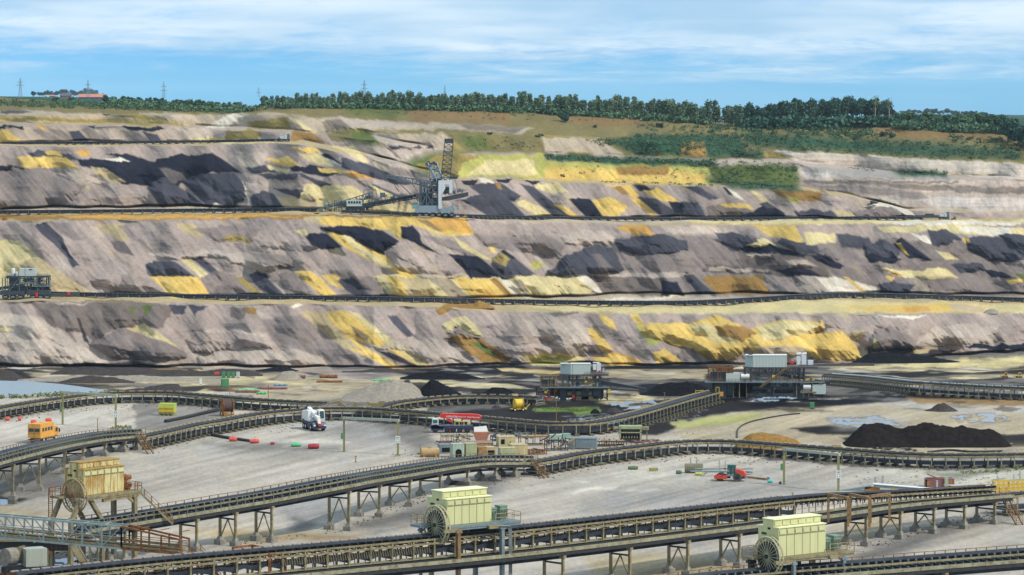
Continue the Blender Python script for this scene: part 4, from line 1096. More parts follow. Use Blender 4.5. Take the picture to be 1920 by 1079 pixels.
for a in ((38, 146, 2700, ((.62, .20), (.78, .15)), 'steel lattice pylon farthest left on the skyline'), (165, 150, 3000, ((.5, .2), (.72, .16)), 'steel lattice pylon above the red barn roof'),
          (307, 153, 2600, ((.45, .22), (.7, .17)), 'steel lattice pylon over the small left wood'), (485, 163, 3300, ((.45, .22), (.7, .17)), 'steel lattice pylon at the left end of the rim plantation'),
          (683, 150, 3000, ((.5, .2), (.72, .16)), 'steel lattice pylon behind the plantation, second from the right'), (834, 160, 3400, ((.5, .1), (.7, .08)), 'slim steel mast behind the plantation, farthest right')): pylon(*a)
# farm
M_tile = mat('red_tiles', (.50, .20, .13), .8, var=.2); M_brick = mat('brick_wall', (.30, .16, .11), .9, var=.2); M_slate = mat('slate_roof', (.10, .10, .13), .7, var=.2); M_wall = mat('white_render', (.62, .58, .52), .8, var=.08)
def house(x0, x1, yb, ye, yt, wall, roof, label, name='farmhouse', wins=3, chim=True):
    p = T((x0 + x1) / 2, yb); s = F / p.y; w = (x1 - x0) / s; he = (yb - ye) / s; ht = (yb - yt) / s; d = w * .5
    o = thing(name, label, 'building', p); b = MB(); b.box(0, 0, -.3, w, d, he + .3); part('wall', b, wall, o)
    r = MB(); r.prism([(-d / 2 - .4, he), (0, ht), (d / 2 + .4, he)], (-w / 2 - .3, 0, 0), (0, 1, 0), (0, 0, 1), (1, 0, 0), w + .6); rf = part('roof', r, roof, o)
    if chim: c = MB(); c.box(w * .2, .3, ht - .8, .7, .7, 1.6); part('chimney', c, wall, rf)
    for i in range(wins):
        q = MB(); q.box(-w / 2 + w * (i + .5) / wins, -d / 2 - .02, he * .3, w / wins * .4, .06, he * .4); part('window', q, M_glass, o)
house(148, 199, 187, 182.5, 176.5, M_slate, M_tile, 'long low barn with an orange-red tiled roof on the skyline', 'barn', 5, False)
house(113, 134, 185, 180, 175, M_brick, M_slate, 'brick farmhouse with a dark slate roof left of the barn')
house(94, 102, 184, 180.5, 178, M_brick, M_tile, 'small brick cottage left of the slate-roofed farmhouse', 'cottage', 2)
house(83, 88, 182, 180, 178.5, M_wall, M_wall, 'tiny white house among the trees on the left skyline', 'cottage', 1, False)
house(285, 303, 190, 187, 184.5, M_slate, M_slate, 'low dark shed right of the barn, at the edge of the wood', 'shed', 2, False)

scrub('undergrowth', 'continuous young undergrowth between the poplars of the rim plantation', [((488, 198, 700, 200, 1000, 209, 1320, 230, 1320, 234, 1000, 213, 700, 205, 488, 203), 420, 13)], LF_mid)
scrub('undergrowth', 'dark undergrowth closing the gaps of the high wood on the right hill', [((1390, 237, 1680, 235, 1680, 238, 1390, 242), 260, 20)], LF_dark)
scrub('undergrowth', 'green undergrowth along the rim right of the dark wood', [((1676, 236, 1900, 247, 1900, 254, 1676, 242), 320, 15)], LF_mid)
scrub('undergrowth', 'green undergrowth in the small wood left of the raised rim', [((200, 192, 300, 198, 440, 206, 486, 204, 486, 208, 440, 212, 300, 207, 200, 200), 300, 12)], LF_mid)

# ------------------------------------------------------------------ belt conveyors
def dk(*a):
    """deck points (pixel x, deck row, row of the trestle feet below it)"""
    out = []
    for x, y, yf in a: Y = F * CAMZ / (yf - YH); out.append(Vector(((x - CX) * Y / F, Y, CAMZ - (y - YH) * Y / F)))
    return out
def pts(*a): return [at(x, y, 0) + Vector((0, 0, z)) for x, y, z in a]
TROUGH = [(-1.0, .34), (-.5, 0), (.5, 0), (1.0, .34), (1.0, .27), (.5, -.07), (-.5, -.07), (-1.0, .27)]
def side(path, i):
    d = path[min(i + 1, len(path) - 1)] - path[max(i - 1, 0)]; d.z = 0; d.normalize(); return Vector((d.y, -d.x, 0))
def offs(path, w, z): return [p + side(path, i) * w + Vector((0, 0, z)) for i, p in enumerate(path)]
def ground_conveyor(name, label, base, h=1.75, covers=M_tan, hose=True, scale=1.0, legs=2.2, load=False, near=1, group='ground-level belt conveyors', thin=False):
    """base: points on the ground under the belt"""
    path = catmull(base, 1.0); root = thing(name, label, 'conveyor', path[0]); o0 = path[0].copy(); path = [p - o0 for p in path]
    k = scale; sw = lambda w, z, pr: MB().sweep(offs(path, w * k, z * k), [(a * k, b * k) for a, b in pr])
    part('belt', sw(0, h, TROUGH), M_belt, root); part('return_belt', sw(0, h * .28, rect(1.9, .5) if not thin else rect(2.2, h * .6)), M_belt, root)  # return belt thickened into a black box, also standing for the shaded ground
    if load:
        part('coal', sw(0, h + .02, [(-.7, .1), (-.25, .34), (.3, .3), (.7, .1)]), M_coal, root)
    for w in (-1.25, 1.25): part('stringer', sw(w, h - .12, rect(.14, .30)) if not thin else sw(w, h * .3, rect(.14, h * .75)), M_steel if not thin else M_bench, root)
    q = resample(path, legs * k); hd = [(p, heading(q, i)) for i, p in enumerate(q)]
    L = MB()
    for w in ((-1.25, 1.25) if not thin else (-1.42, 1.42)): L.box(0, w * k, 0, .16 * k, .14 * k, (h - .1) * k)
    L.box(0, 0, h * .36 * k, .12 * k, 2.5 * k, .12 * k); L.box(0, 0, (h - .3) * k, .14 * k, 2.5 * k, .14 * k)
    repeat('support_frame', L, M_leg, root, hd)
    S = MB(); S.box(0, 0, -.05, .55 * k, 3.4 * k, .32 * k); S.box(0, -1.75 * k, -.05, .8 * k, .7 * k, .42 * k); repeat('sleeper', S, M_sleeper, root, hd)
    q2 = resample(path, 1.7 * k); c = MB(); c.box(0, 1.28 * k * near, (h + .3) * k, 1.15 * k, .42 * k, .16 * k); repeat('idler_cover', c, covers, root, [(p, heading(q2, i)) for i, p in enumerate(q2)])
    r = MB()
    r.tube((0, -.95 * k, (h + .18) * k), (0, -.45 * k, (h - .14) * k), .1 * k, 6); r.tube((0, .45 * k, (h - .14) * k), (0, .95 * k, (h + .18) * k), .1 * k, 6); r.tube((0, -.45 * k, (h - .16) * k), (0, .45 * k, (h - .16) * k), .1 * k, 6)
    r.tube((0, -.9 * k, h * .36 * k), (0, .9 * k, h * .36 * k), .1 * k, 6)
    repeat('idler', r, M_roller, root, [(p, heading(q2, i)) for i, p in enumerate(q2)])
    if hose:
        n = len(path); hp = []
        for i, p in enumerate(path[::2]):
            zz = h - .35 - .35 * max(0, math.sin(i * .21 + len(name))) ** 2
            hp.append(p + side(path, min(2 * i, n - 1)) * (-1.42 * near * k) + Vector((0, 0, zz * k)))
        part('hose', MB().pipe(hp, .10 * k, 5), M_olivehose, root)
    return root
M_leg = mat('pale_leg_steel', (.28, .25, .15), .7, var=.4, rust=.3)
M_sleeper = mat('dirty_sleeper', (.13, .115, .08), .9, var=.5)
M_bench = mat('bench_conveyor_steel', (.022, .027, .04), .6, var=.5, scale=.6)
M_coal = mat('coal', (.022, .020, .022), .9, var=.4, scale=3)
M_olivehose = mat('olive_hose', (.30, .27, .15), .7, var=.2)
def stair(name, parent, p, q, width, m=None, rail=True):
    """steps from p (top) to q (foot)"""
    m = m or M_steel; p, q = Vector(p), Vector(q); d = q - p; hz = Vector((d.x, d.y, 0)).normalized(); a = Vector((hz.y, -hz.x, 0)) * width / 2
    b = MB()
    for s in (-1, 1): b.beam(p + a * s, q + a * s, .08, .26)
    n = max(3, int(abs(d.z) / .28))
    for i in range(1, n): c = p + d * (i / n); b.beam(c - a, c + a, .26, .05)
    o = part(name, b, m, parent)
    if rail:
        r = MB(); up = Vector((0, 0, 1.0))
        for s in (-1, 1):
            r.beam(p + a * s + up, q + a * s + up, .06); r.beam(p + a * s + up * .5, q + a * s + up * .5, .05)
            for i in range(0, 6): c = p + d * (i / 5) + a * s; r.beam(c, c + up, .06)
        part('stair_rail', r, M_rail, parent)
    return o
def gallery(name, label, deck, trestles, hw=1.9, belt_w=0.0, belt_path=None, rail_n=M_rail, rail_f=M_railg, gird=M_girder, idl=M_roller, girder_h=.75, nearside=1, rails=(1, 1), foot=1.0, returns=True, plate=M_girder, group=None):
    """raised conveyor: deck = points at deck height along the middle, trestles = list of (t along path 0..1, braced)"""
    path = catmull(deck, 1.0); o0 = path[0].copy(); root = thing(name, label, 'conveyor', o0); path = [p - o0 for p in path]; ground = -o0.z
    bp = path if belt_path is None else [p - o0 for p in catmull(belt_path, 1.0)]
    sw = lambda w, z, pr, pa=None: MB().sweep(offs(pa or path, w, z), pr)
    part('belt', sw(belt_w, .72, TROUGH, bp), M_belt, root)
    for w in (-1.15, 1.15): part('stringer', sw(belt_w + w, .50, rect(.12, .22), bp), M_rail if w * nearside < 0 else M_steel, root)
    for w in (-hw + .15, hw - .15): part('girder', sw(w, -girder_h, rect(.22, girder_h - .06)), M_dark, root)
    for w in (-hw, hw): part('edge_plate', sw(w, -.30, rect(.10, .42)), plate, root)
    for w in (-1, 1): part('walkway', sw(w * (hw - .38), -.05, rect(.75, .06)), gird, root)
    part('deck_beam', sw(0, -.30, rect(hw * 2 - .3, .12)), M_dark, root)
    if returns:
        part('return_belt', sw(0, -girder_h - .55, rect(1.7, .08)), M_belt, root)
        part('return_stringer', sw(-1.0 * nearside, -girder_h - .70, rect(.14, .30)), M_blue, root)
    q = resample(bp, 1.15); r = MB()
    for s in (-1, 1): r.tube((0, .45 * s, .58), (0, 1.05 * s, .92), .12, 6); r.beam((0, 1.05 * s, .35), (0, 1.1 * s, 1.0), .10, .08)
    r.tube((0, -.45, .56), (0, .45, .56), .12, 6); r.box(0, 0, .10, .12, 2.2, .12)
    for s in (-1, 1): r.box(0, 1.0 * s, -.3, .1, .1, .45)
    rr = MB(); rr.add([(x, y - belt_w, z) for x, y, z in r.v], r.f)
    repeat('idler', rr, idl, root, [(p, heading(q, i)) for i, p in enumerate(q)])
    pq = resample(path, 1.5)
    for s, m, on in ((-nearside, rail_n, rails[0]), (nearside, rail_f, rails[1])):
        if not on: continue
        w = s * (hw + .02); hr = MB().sweep(offs(path, w, 1.22), rect(.075, .075)); part('handrail', hr, m, root); part('knee_rail', MB().sweep(offs(path, w, .66), rect(.045, .045)), m, root)
        b = MB(); b.box(0, -w, -.3, .09, .09, 1.56); repeat('rail_post', b, m, root, [(p, heading(pq, i)) for i, p in enumerate(pq)], limit=50)
    for tq in trestles:
        kind = tq[-1]
        if tq[0] == 'x': i = min(range(len(path)), key=lambda j: abs((path[j] + o0).x / (path[j] + o0).y * F + CX - tq[1]))
        else: i = int(round(tq[0] * (len(path) - 1)))
        p = path[i]; tr = bpy.data.objects.new('trestle', None); COL.objects.link(tr); tr.parent = root; tr.location = p; tr.rotation_euler = (0, 0, heading(path, i))
        tr.empty_display_size = .5
        zb = ground - p.z; zt = -girder_h; w = hw - .35; hgt = zt - zb
        for s in (-1, 1):
            c = MB(); c.box(0, s * w, zb, .26, .34, hgt); c.box(0, s * w, zt - .35, .5, .7, .3); part('column', c, M_steel, tr)
            f = MB(); f.box(0, s * w, zb - .1, 1.15, 1.15, .72 * foot); f.box(0, s * w, zb + .6 * foot, .8, .8, .5 * foot, taper=.5); part('footing', f, M_conc, tr)
        c = MB(); c.box(0, 0, zt - .28, .26, 2 * w, .26); c.box(0, 0, zt - 1.15, .2, 2 * w, .2) if hgt > 2.4 else None; part('crossbeam', c, M_dark, tr)
        if kind and hgt > 2.2:
            for s in (-1, 1): c = MB(); c.beam((0, s * .05, zt - 1.2), (0, s * (w - .1), zb + .9), .14); part('brace', c, M_steel, tr)
    return root, path, o0
# --- C1: the far row along the yard's back edge
ground_conveyor('belt_conveyor', 'ground conveyor bending round the back of the yard beside the pond', pts((-60, 797, 0), (0, 784, 0), (70, 772, 0), (120, 765, 0), (167, 759, 0), (233, 755, 0), (317, 755, 0), (357, 758, 0), (427, 764, 0), (487, 769, 0), (560, 773, 0), (610, 775, 0)), h=1.7)
ground_conveyor('belt_conveyor', 'ground conveyor curving behind the black floor towards the left transfer station', pts((705, 778, 0), (743, 769, 0), (780, 764, 0), (825, 759.5, 0), (880, 756.5, 0), (962, 757, 0), (1013, 760, 0)), h=1.2, hose=False)
# --- C2: raised head on the left, then ground level to the right transfer station
ground_conveyor('belt_conveyor', 'long ground conveyor behind the white crane and scrap yard, ending at the right transfer station', pts((262, 843, 0), (322, 830, 0), (368, 819, 0), (415, 811, 0), (473, 800, 0), (528, 793, 0), (603, 788, 0), (680, 788, 0), (760, 793, 0), (840, 800, 0), (930, 808, 0), (1020, 816, 0), (1060, 816.5, 0), (1107, 815, 0), (1153, 807, 0), (1200, 795, 0), (1250, 780, 0), (1300, 765, 0), (1338, 755, 0)), h=1.9)
gallery('conveyor_gallery', 'raised conveyor gallery at the left, ending in a steel stair beside the ground conveyor',
        dk((-80, 890, 968), (-20, 868, 945), (56, 848, 921), (100, 838, 891), (140, 830, 868), (190, 822, 853), (256, 816, 841)), [('x', 5, 1), ('x', 56, 1), ('x', 103, 1), ('x', 140, 1), ('x', 180, 0), ('x', 218, 0), ('x', 245, 0)], nearside=1, hw=1.8)
# --- C3: gallery in the middle, then ground level all the way to the right
gallery('conveyor_gallery', 'long rising conveyor gallery across the middle of the yard on paired steel trestles',
        dk((150, 993, 1064), (250, 977, 1047), (430, 947, 1022), (495, 936, 1015), (636, 909, 994), (690, 899, 970), (750, 889, 949), (810, 879, 929), (859, 872, 909), (910, 867, 899), (991, 867, 888)),
        [(.06, 0), ('x', 355, 0), ('x', 428, 1), ('x', 494, 1), ('x', 636, 1), ('x', 693, 1), ('x', 751, 1), ('x', 805, 0), ('x', 859, 0), ('x', 911, 0), ('x', 955, 0)], idl=M_roller)
ground_conveyor('belt_conveyor', 'ground conveyor curving from the middle gallery along the yard to the right edge', pts((995, 892, 0), (1040, 884, 0), (1085, 875, 0), (1140, 867, 0), (1200, 860, 0), (1252, 853.5, 0), (1310, 850, 0), (1377, 851, 0), (1447, 856, 0), (1527, 862, 0), (1579, 866, 0), (1640, 871, 0), (1727, 876, 0), (1820, 877, 0), (1920, 876, 0), (2000, 876, 0)), h=1.8)
# --- C45: foreground gallery with the raised belt frame behind its walkway
c45_deck = [at(60, 1125, 6.6), at(330, 1095, 6.4), at(640, 1066, 6.1), at(973, 1034, 5.7), at(1280, 998, 5.2), at(1545, 964, 4.9), at(1687, 944, 4.5), at(1880, 927, 3.7)]
c45, p45, o45 = gallery('conveyor_gallery', 'foreground conveyor gallery with a brown handrail rising from the lower left to the right edge',
        c45_deck, [(.44, 0), (.51, 1), (.575, 1), (.635, 1), (.69, 1), (.79, 1), (.845, 1), (.895, 1), (.935, 0), (.975, 0)], hw=1.9,
        belt_path=[p + Vector((-1.5, 2.2, dz)) for p, dz in zip(c45_deck, (1.5, 1.5, 1.5, 1.5, 1.45, 1.2, .35, 0))], returns=True, rail_f=M_rail, idl=M_dark, rails=(1, 0))
def belt_frame():
    """posts, beams and sagging return strand of the raised belt"""
    up = catmull([p + Vector((-1.5, 2.2, dz)) for p, dz in zip(c45_deck, (1.5, 1.5, 1.5, 1.5, 1.45, 1.2, .35, 0))], 1.0); up = [p - o45 for p in up]
    n = int(len(up) * .72); up = up[:n]
    q = resample(up, 3.1); b = MB()
    for s in (-1.2, 1.2): b.box(0, s, -2.3, .22, .22, 2.9)
    b.box(0, 0, -1.0, .2, 2.4, .18); repeat('belt_frame_post', b, M_steel, c45, [(p, heading(q, i)) for i, p in enumerate(q)])
    for w in (-1.3, 1.3): part('belt_frame_beam', MB().sweep(offs(up, w, .05), rect(.16, .22)), M_steel, c45)
    sag = [p + Vector((0, 0, -.55 - .30 * abs(math.sin(i * .98)))) for i, p in enumerate(up)]
    part('sagging_return_belt', MB().sweep(sag, [(-1.1, .3), (-.6, 0), (.6, 0), (1.1, .3), (1.1, -.2), (-1.1, -.2)]), M_belt, c45)
    r = MB(); r.tube((0, -1.15, -.95), (0, 1.15, -.95), .3, 10); repeat('return_drum', r, M_dark, c45, [(p, heading(q, i)) for i, p in enumerate(q)])
    q2 = resample(up, 1.35); c = MB(); c.box(0, 1.16, 1.02, .95, .34, .14); repeat('idler_cover', c, M_pinkcover, c45, [(p, heading(q2, i)) for i, p in enumerate(q2)])
    # coil-spring guard near the left drive
    b = MB(); qq = resample(up[int(n * .28):int(n * .46)], .34)
    for i, p in enumerate(qq):
        a = side(qq, i) * 1.28; b.beam(p + a + Vector((0, 0, -.15)), p + a * 1.02 + Vector((.12, .05, -.85)), .09)
    part('spring_guard', b, M_steel, c45)
belt_frame()
# --- C6: lower right corner
gallery('conveyor_gallery', 'conveyor gallery cut off by the lower right corner below the drive house', [at(1180, 1112, 5.4), at(1340, 1092, 5.4), at(1500, 1078, 5.4), at(1657, 1066, 5.3), at(1800, 1055, 5.2), at(2000, 1040, 5.1)], [(.45, 1), (.7, 1), (.92, 1)], hw=1.8, rail_f=M_rail, rails=(1, 0))
# --- bench conveyors across the pit
def bench_line(label, xy, h=1.9, k=1.0, legs=4.0):
    base = [T(x, y) for x, y in xy]
    return ground_conveyor('bench_conveyor', label, base, h=h, covers=M_roller, hose=False, scale=k, legs=legs, thin=True)
bench_line('long thin bench conveyor on the lowest bench of the pit slope', [(96, 556.5), (200, 559), (400, 562), (640, 565), (780, 567.5), (900, 569.5), (1050, 572.5), (1200, 574), (1300, 573), (1400, 568), (1500, 561.5), (1580, 558.5), (1700, 560.5), (1800, 563.5), (1920, 567.5), (2050, 572)], h=1.4, k=.85)
bench_line('long thin bench conveyor on the middle bench, passing left of the big spreader', [(-60, 403), (100, 402), (300, 400), (500, 398.5), (600, 398.5)], h=1.25, k=.85)
bench_line('thin bench conveyor on the middle bench, right of the big spreader', [(640, 400.5), (770, 405.5), (870, 408.5), (960, 411), (1100, 413), (1260, 414), (1440, 413.5), (1600, 412.5), (1728, 412)], h=1.0, k=.8)
bench_line('thin bench conveyor on the top bench at the upper left', [(-60, 272), (100, 271.5), (250, 270.5), (400, 268.5), (520, 266)], h=1.0, k=.75)
# --- pit floor conveyor right of the right station
ground_conveyor('belt_conveyor', 'low conveyor leading right across the black floor from the right transfer station', [G(x, y) for x, y in ((1552, 722), (1620, 728), (1705, 738), (1760, 742), (1860, 748), (1960, 752))], h=2.1, covers=M_palegrey, hose=False)

# ------------------------------------------------------------------ big machines, modelled in photo pixels and scaled to their distance
class PX:
    """a machine standing at ground point p, seen at pixel (x, y): parts given as pixel extents plus depth behind the anchor, in pixels"""
    def __init__(s, name, label, cat, x, y, p=None, group=None):
        p = T(x, y) if p is None else p; s.x, s.y = x, y
        s.o = thing(name, label, cat, p, 0, group, p.y / F); s.k = p.y / F
    def P(s, x, y, d=0): return Vector((x - s.x, d, s.y - y))
    def box(s, b, x0, x1, y0, y1, d0=0, d1=12): return b.box((x0 + x1) / 2 - s.x, (d0 + d1) / 2, s.y - y1, x1 - x0, d1 - d0, y1 - y0)
    def boxes(s, name, m, lst, label=None):
        if name != 'panel_joint' and len(lst) > 1:
            for q in lst: b = MB(); s.box(b, *q); o = part(name, b, m, s.o, label=label)
            return o
        b = MB()
        for q in lst: s.box(b, *q)
        return part(name, b, m, s.o, label=label)
    def beams(s, name, m, lst, w=1.2, par=None):
        b = MB()
        for q in lst: b.beam(s.P(*q[0]), s.P(*q[1]), q[2] if len(q) > 2 else w)
        return part(name, b, m, par or s.o)
    def truss(s, name, m, a, b, ha, hb, depth, n=8, w=1.0):
        """box truss from a to b (pixel x, y, depth), heights ha, hb"""
        q = MB(); A = s.P(*a); B = s.P(*b); up = Vector((0, 0, 1)); dp = Vector((0, depth, 0))
        L = [A + (B - A) * (i / n) for i in range(n + 1)]; hs = [ha + (hb - ha) * i / n for i in range(n + 1)]
        for o in (Vector(), dp):
            q.beam(L[0] + o, L[-1] + o, w * 1.3); q.beam(L[0] + o + up * ha, L[-1] + o + up * hb, w * 1.3)
            for i in range(n + 1): q.beam(L[i] + o, L[i] + o + up * hs[i], w * .8)
            for i in range(n): q.beam(L[i] + o + (up * hs[i] if i % 2 else Vector()), L[i + 1] + o + (Vector() if i % 2 else up * hs[i + 1]), w * .7)
        for i in range(n + 1): q.beam(L[i], L[i] + dp, w * .7); q.beam(L[i] + up * hs[i], L[i] + dp + up * hs[i], w * .7)
        return part(name, q, m, s.o)
    def rail(s, x0, x1, y, d=0, h=4, m=None, n=8, y2=None):
        y2 = y if y2 is None else y2; b = MB()
        b.beam(s.P(x0, y - h, d), s.P(x1, y2 - h, d), .5); b.beam(s.P(x0, y - h / 2, d), s.P(x1, y2 - h / 2, d), .4)
        for i in range(n + 1):
            t = i / n; b.beam(s.P(x0 + (x1 - x0) * t, y + (y2 - y) * t, d), s.P(x0 + (x1 - x0) * t, y + (y2 - y) * t - h, d), .5)
        return part('handrail', b, m or M_rail, s.o)
    def crawler(s, x, y, w, h, d0, d1):
        b = MB(); pr = [(-w / 2 + h * .3, 0), (w / 2 - h * .3, 0), (w / 2, h * .45), (w / 2 - h * .3, h), (-w / 2 + h * .3, h), (-w / 2, h * .45)]
        b.prism(pr, s.P(x, y, d0), (1, 0, 0), (0, 0, 1), (0, 1, 0), d1 - d0); o = part('crawler', b, M_dark, s.o)
        c = MB(); c.box(x - s.x, d0 - .4, s.y - y + h * .3, w * .5, .8, h * .35); part('crawler_frame', c, M_blue, o); return o
def clutter(m, n, x0, x1, y0, y1, d0, d1, mats, sd=1, w=(.5, 1.4)):
    """pipes, struts, boxes and hangers between the decks of a machine"""
    rr = random.Random(sd)
    for k, mm in enumerate(mats):
        b = MB()
        for i in range(n // len(mats)):
            x, y, d = rr.uniform(x0, x1), rr.uniform(y0, y1), rr.uniform(d0, d1); t = rr.random()
            if t < .35: b.beam(m.P(x, y, d), m.P(min(x + rr.uniform(4, 16), x1), min(max(y + rr.uniform(-6, 6), y0), y1), d), rr.uniform(*w))
            elif t < .65: b.beam(m.P(x, y0, d), m.P(x, y1, d), rr.uniform(*w))
            else: m.box(b, x, min(x + rr.uniform(2, 6), x1), y, min(y + rr.uniform(1.5, 5), y1), d, d + rr.uniform(2, 5))
        part('fittings', b, mm, m.o)['kind'] = 'stuff'
M_mach = mat('machine_grey', (.10, .14, .165), .55, var=.3, scale=.5, rust=.12); M_machl = mat('machine_pale_blue', (.24, .31, .36), .55, var=.25, scale=.5, rust=.08); M_machd = mat('machine_dark', (.045, .055, .065), .6, var=.4, scale=.5, rust=.1)
M_machw = mat('machine_white', (.62, .66, .68), .5, var=.06, scale=.4, rust=.03); M_pinkrust = mat('faded_rust', (.30, .19, .15), .85, var=.3)
def spreader():
    m = PX('spreader', 'huge grey stacker with a tall lattice mast standing on crawlers on the middle bench', 'spreader', 815, 407)
    for i, x in enumerate((775, 787, 799, 811, 823, 835, 847)):
        m.crawler(x, 407.3 + (i % 2) * .5, 10.5, 8, 0 if i % 2 else 4, 16 if i % 2 else 20)
        if i % 2: m.crawler(x, 406.5, 10.5, 8, 38, 54)
    m.boxes('undercarriage', M_machl, [(778, 852, 391, 399, 4, 50), (772, 786, 385, 392, 6, 20), (784, 824, 386, 391, 4, 48)])
    m.boxes('green_cabin', M_green, [(773, 783, 380.5, 385, 6, 16)])
    # turntable and white portal with its arched opening
    m.boxes('turntable', M_machd, [(786, 826, 378, 387, 8, 44), (790, 820, 372, 379, 10, 40)])
    b = MB()
    for d in (2, 40): m.box(b, 822, 828, 339, 392, d, d + 6); m.box(b, 842.5, 848, 339, 362, d, d + 6)
    m.box(b, 828, 842.5, 339, 346, 2, 46)
    b.prism([(827.9 - m.x, 0), (834 - m.x, 0), (835 - m.x, -8), (831 - m.x, -15), (827.9 - m.x, -18)], m.P(m.x, 0, 2) * 0 + Vector((0, 2, m.y - 346)), (1, 0, 0), (0, 0, 1), (0, 1, 0), 5)
    part('portal', b, M_machw, m.o)
    b = MB(); b.prism([(822, -8), (830, -14), (842, -14), (850, -6), (852, 6), (848, 6), (844, -2), (832, -6), (822, 0)], Vector((-m.x, 3, m.y - 386)), (1, 0, 0), (0, 0, 1), (0, 1, 0), 8); part('saddle', b, M_machl, m.o)
    b = MB()
    for q in (((789, 345), (789, 386)), ((800, 343), (800, 386)), ((811, 343), (811, 386)), ((820, 343), (820, 386)), ((789, 345), (820, 343)), ((787, 362), (822, 362)), ((789, 386), (811, 345)), ((789, 362), (800, 345)), ((800, 386), (820, 362)), ((811, 362), (820, 345)), ((800, 362), (811, 386))):
        for d in (6, 40): b.beam(m.P(*q[0], d), m.P(*q[1], d), 1.6)
    for x in (789, 800, 811, 820):
        for y in (345, 362): b.beam(m.P(x, y, 6), m.P(x, y, 40), 1.2)
    part('superstructure', b, M_mach, m.o)
    m.boxes('machinery', M_machd, [(790, 812, 364, 376, 12, 36), (803, 821, 350, 360, 14, 36), (830, 842, 352, 364, 12, 36)])
    # mast
    b = MB(); n = 9
    for d0, d1 in ((8, 14), (30, 26)):
        for xa, xb in ((826, 833.5), (842.5, 849.5)): b.beam(m.P(xa, 342, d0), m.P(xb, 268, d1), 1.3)
        for i in range(n):
            t0, t1 = i / n, (i + 1) / n; f = lambda a, c, t: a + (c - a) * t
            l0, r0, l1, r1 = f(826, 833.5, t0), f(842.5, 849.5, t0), f(826, 833.5, t1), f(842.5, 849.5, t1); y0, y1 = 342 - 74 * t0, 342 - 74 * t1; d = f(d0, d1, t0)
            b.beam(m.P(l0, y0, d), m.P(r1, y1, d), .7); b.beam(m.P(r0, y0, d), m.P(l1, y1, d), .7); b.beam(m.P(l1, y1, d), m.P(r1, y1, d), .8)
    part('mast', b, M_machd, m.o)
    hd = m.boxes('mast_head', M_machd, [(833, 850, 260.5, 269, 11, 29)])
    m.beams('mast_head_rail', M_mach, [((834, 261, 11), (834, 254, 11), .5), ((849, 261, 11), (849, 254, 11), .5), ((834, 254, 11), (849, 254, 11), .5), ((834, 257.5, 11), (849, 257.5, 11), .4), ((841, 261, 11), (841, 254, 11), .5)], par=None)
    # discharge boom swung towards the back left, counter boom, left lattice boom
    b = MB()
    for dx in (0, 17):
        A, B_ = m.P(818 + dx * .7, 345, 10 + dx), m.P(799 + dx, 312, 120 + dx)
        b.beam(A, B_, 2.4); b.beam(A + Vector((0, 0, 9)), B_ + Vector((0, 0, 4)), 2.0)
        for i in range(10):
            t = i / 9; p = A + (B_ - A) * t; b.beam(p, p + Vector((0, 0, 9 - 5 * t)), 1.2)
            if i < 9: p2 = A + (B_ - A) * (t + 1 / 9); b.beam(p + Vector((0, 0, 9 - 5 * t)), p2, 1.0)
    for i in range(10):
        t = i / 9; b.beam(m.P(818 + (799 - 818) * t, 338 + (308 - 338) * t, 10 + 110 * t), m.P(830 + (816 - 830) * t, 338 + (308 - 338) * t, 27 + 110 * t), 1.1)
    part('discharge_boom', b, M_machl, m.o)
    m.boxes('boom_head', M_machd, [(795, 816, 308, 313, 116, 140), (798, 803, 305, 309, 118, 124), (808, 813, 305.5, 309, 118, 124)])
    m.boxes('belt_bed', M_machd, [(812, 826, 336, 342, 12, 40)])
    m.truss('receiving_boom', M_mach, (822, 356, 14), (724, 333, 14), 13, 4, 14, 14, 1.35)
    m.beams('boom_strut', M_mach, [((733, 331, 16), (783, 377, 16), 1.6), ((770, 342, 20), (790, 372, 20), 1.0)])
    m.beams('hanging_gear', M_machd, [((735, 334, 16), (741, 352, 16), 1.2), ((741, 352, 16), (748, 360, 16), 1.6), ((744, 336, 16), (746, 356, 16), .7), ((728, 333, 16), (736, 346, 16), .7)])
    b = MB(); b.prism([(828, -5), (872, 4), (878, 5), (878, -2), (872, -4), (840, -11), (828, -11)], Vector((-m.x, 8, m.y - 366)), (1, 0, 0), (0, 0, 1), (0, 1, 0), 16); part('counter_boom', b, M_machd, m.o)
    m.rail(830, 876, 362, 7, 3.5, M_mach, 12, 360)
    b = MB(); b.tube(m.P(843, 333, 14), m.P(858, 333, 14), 3.2, 10); part('ballast_drum', b, M_machd, m.o)
    m.beams('backstay', M_mach, [((847, 336, 12), (852, 362, 12), .7), ((853, 336, 12), (858, 360, 12), .7), ((848, 269, 14), (846, 330, 14), .5)])
    clutter(m, 60, 786, 828, 342, 386, 4, 44, [M_machd, M_mach, M_machd], 1, (.8, 1.8)); clutter(m, 24, 830, 872, 354, 366, 6, 20, [M_mach, M_machd], 2, (.5, 1)); clutter(m, 24, 796, 828, 308, 342, 60, 110, [M_mach], 4, (.6, 1.4))
    return m
spreader()
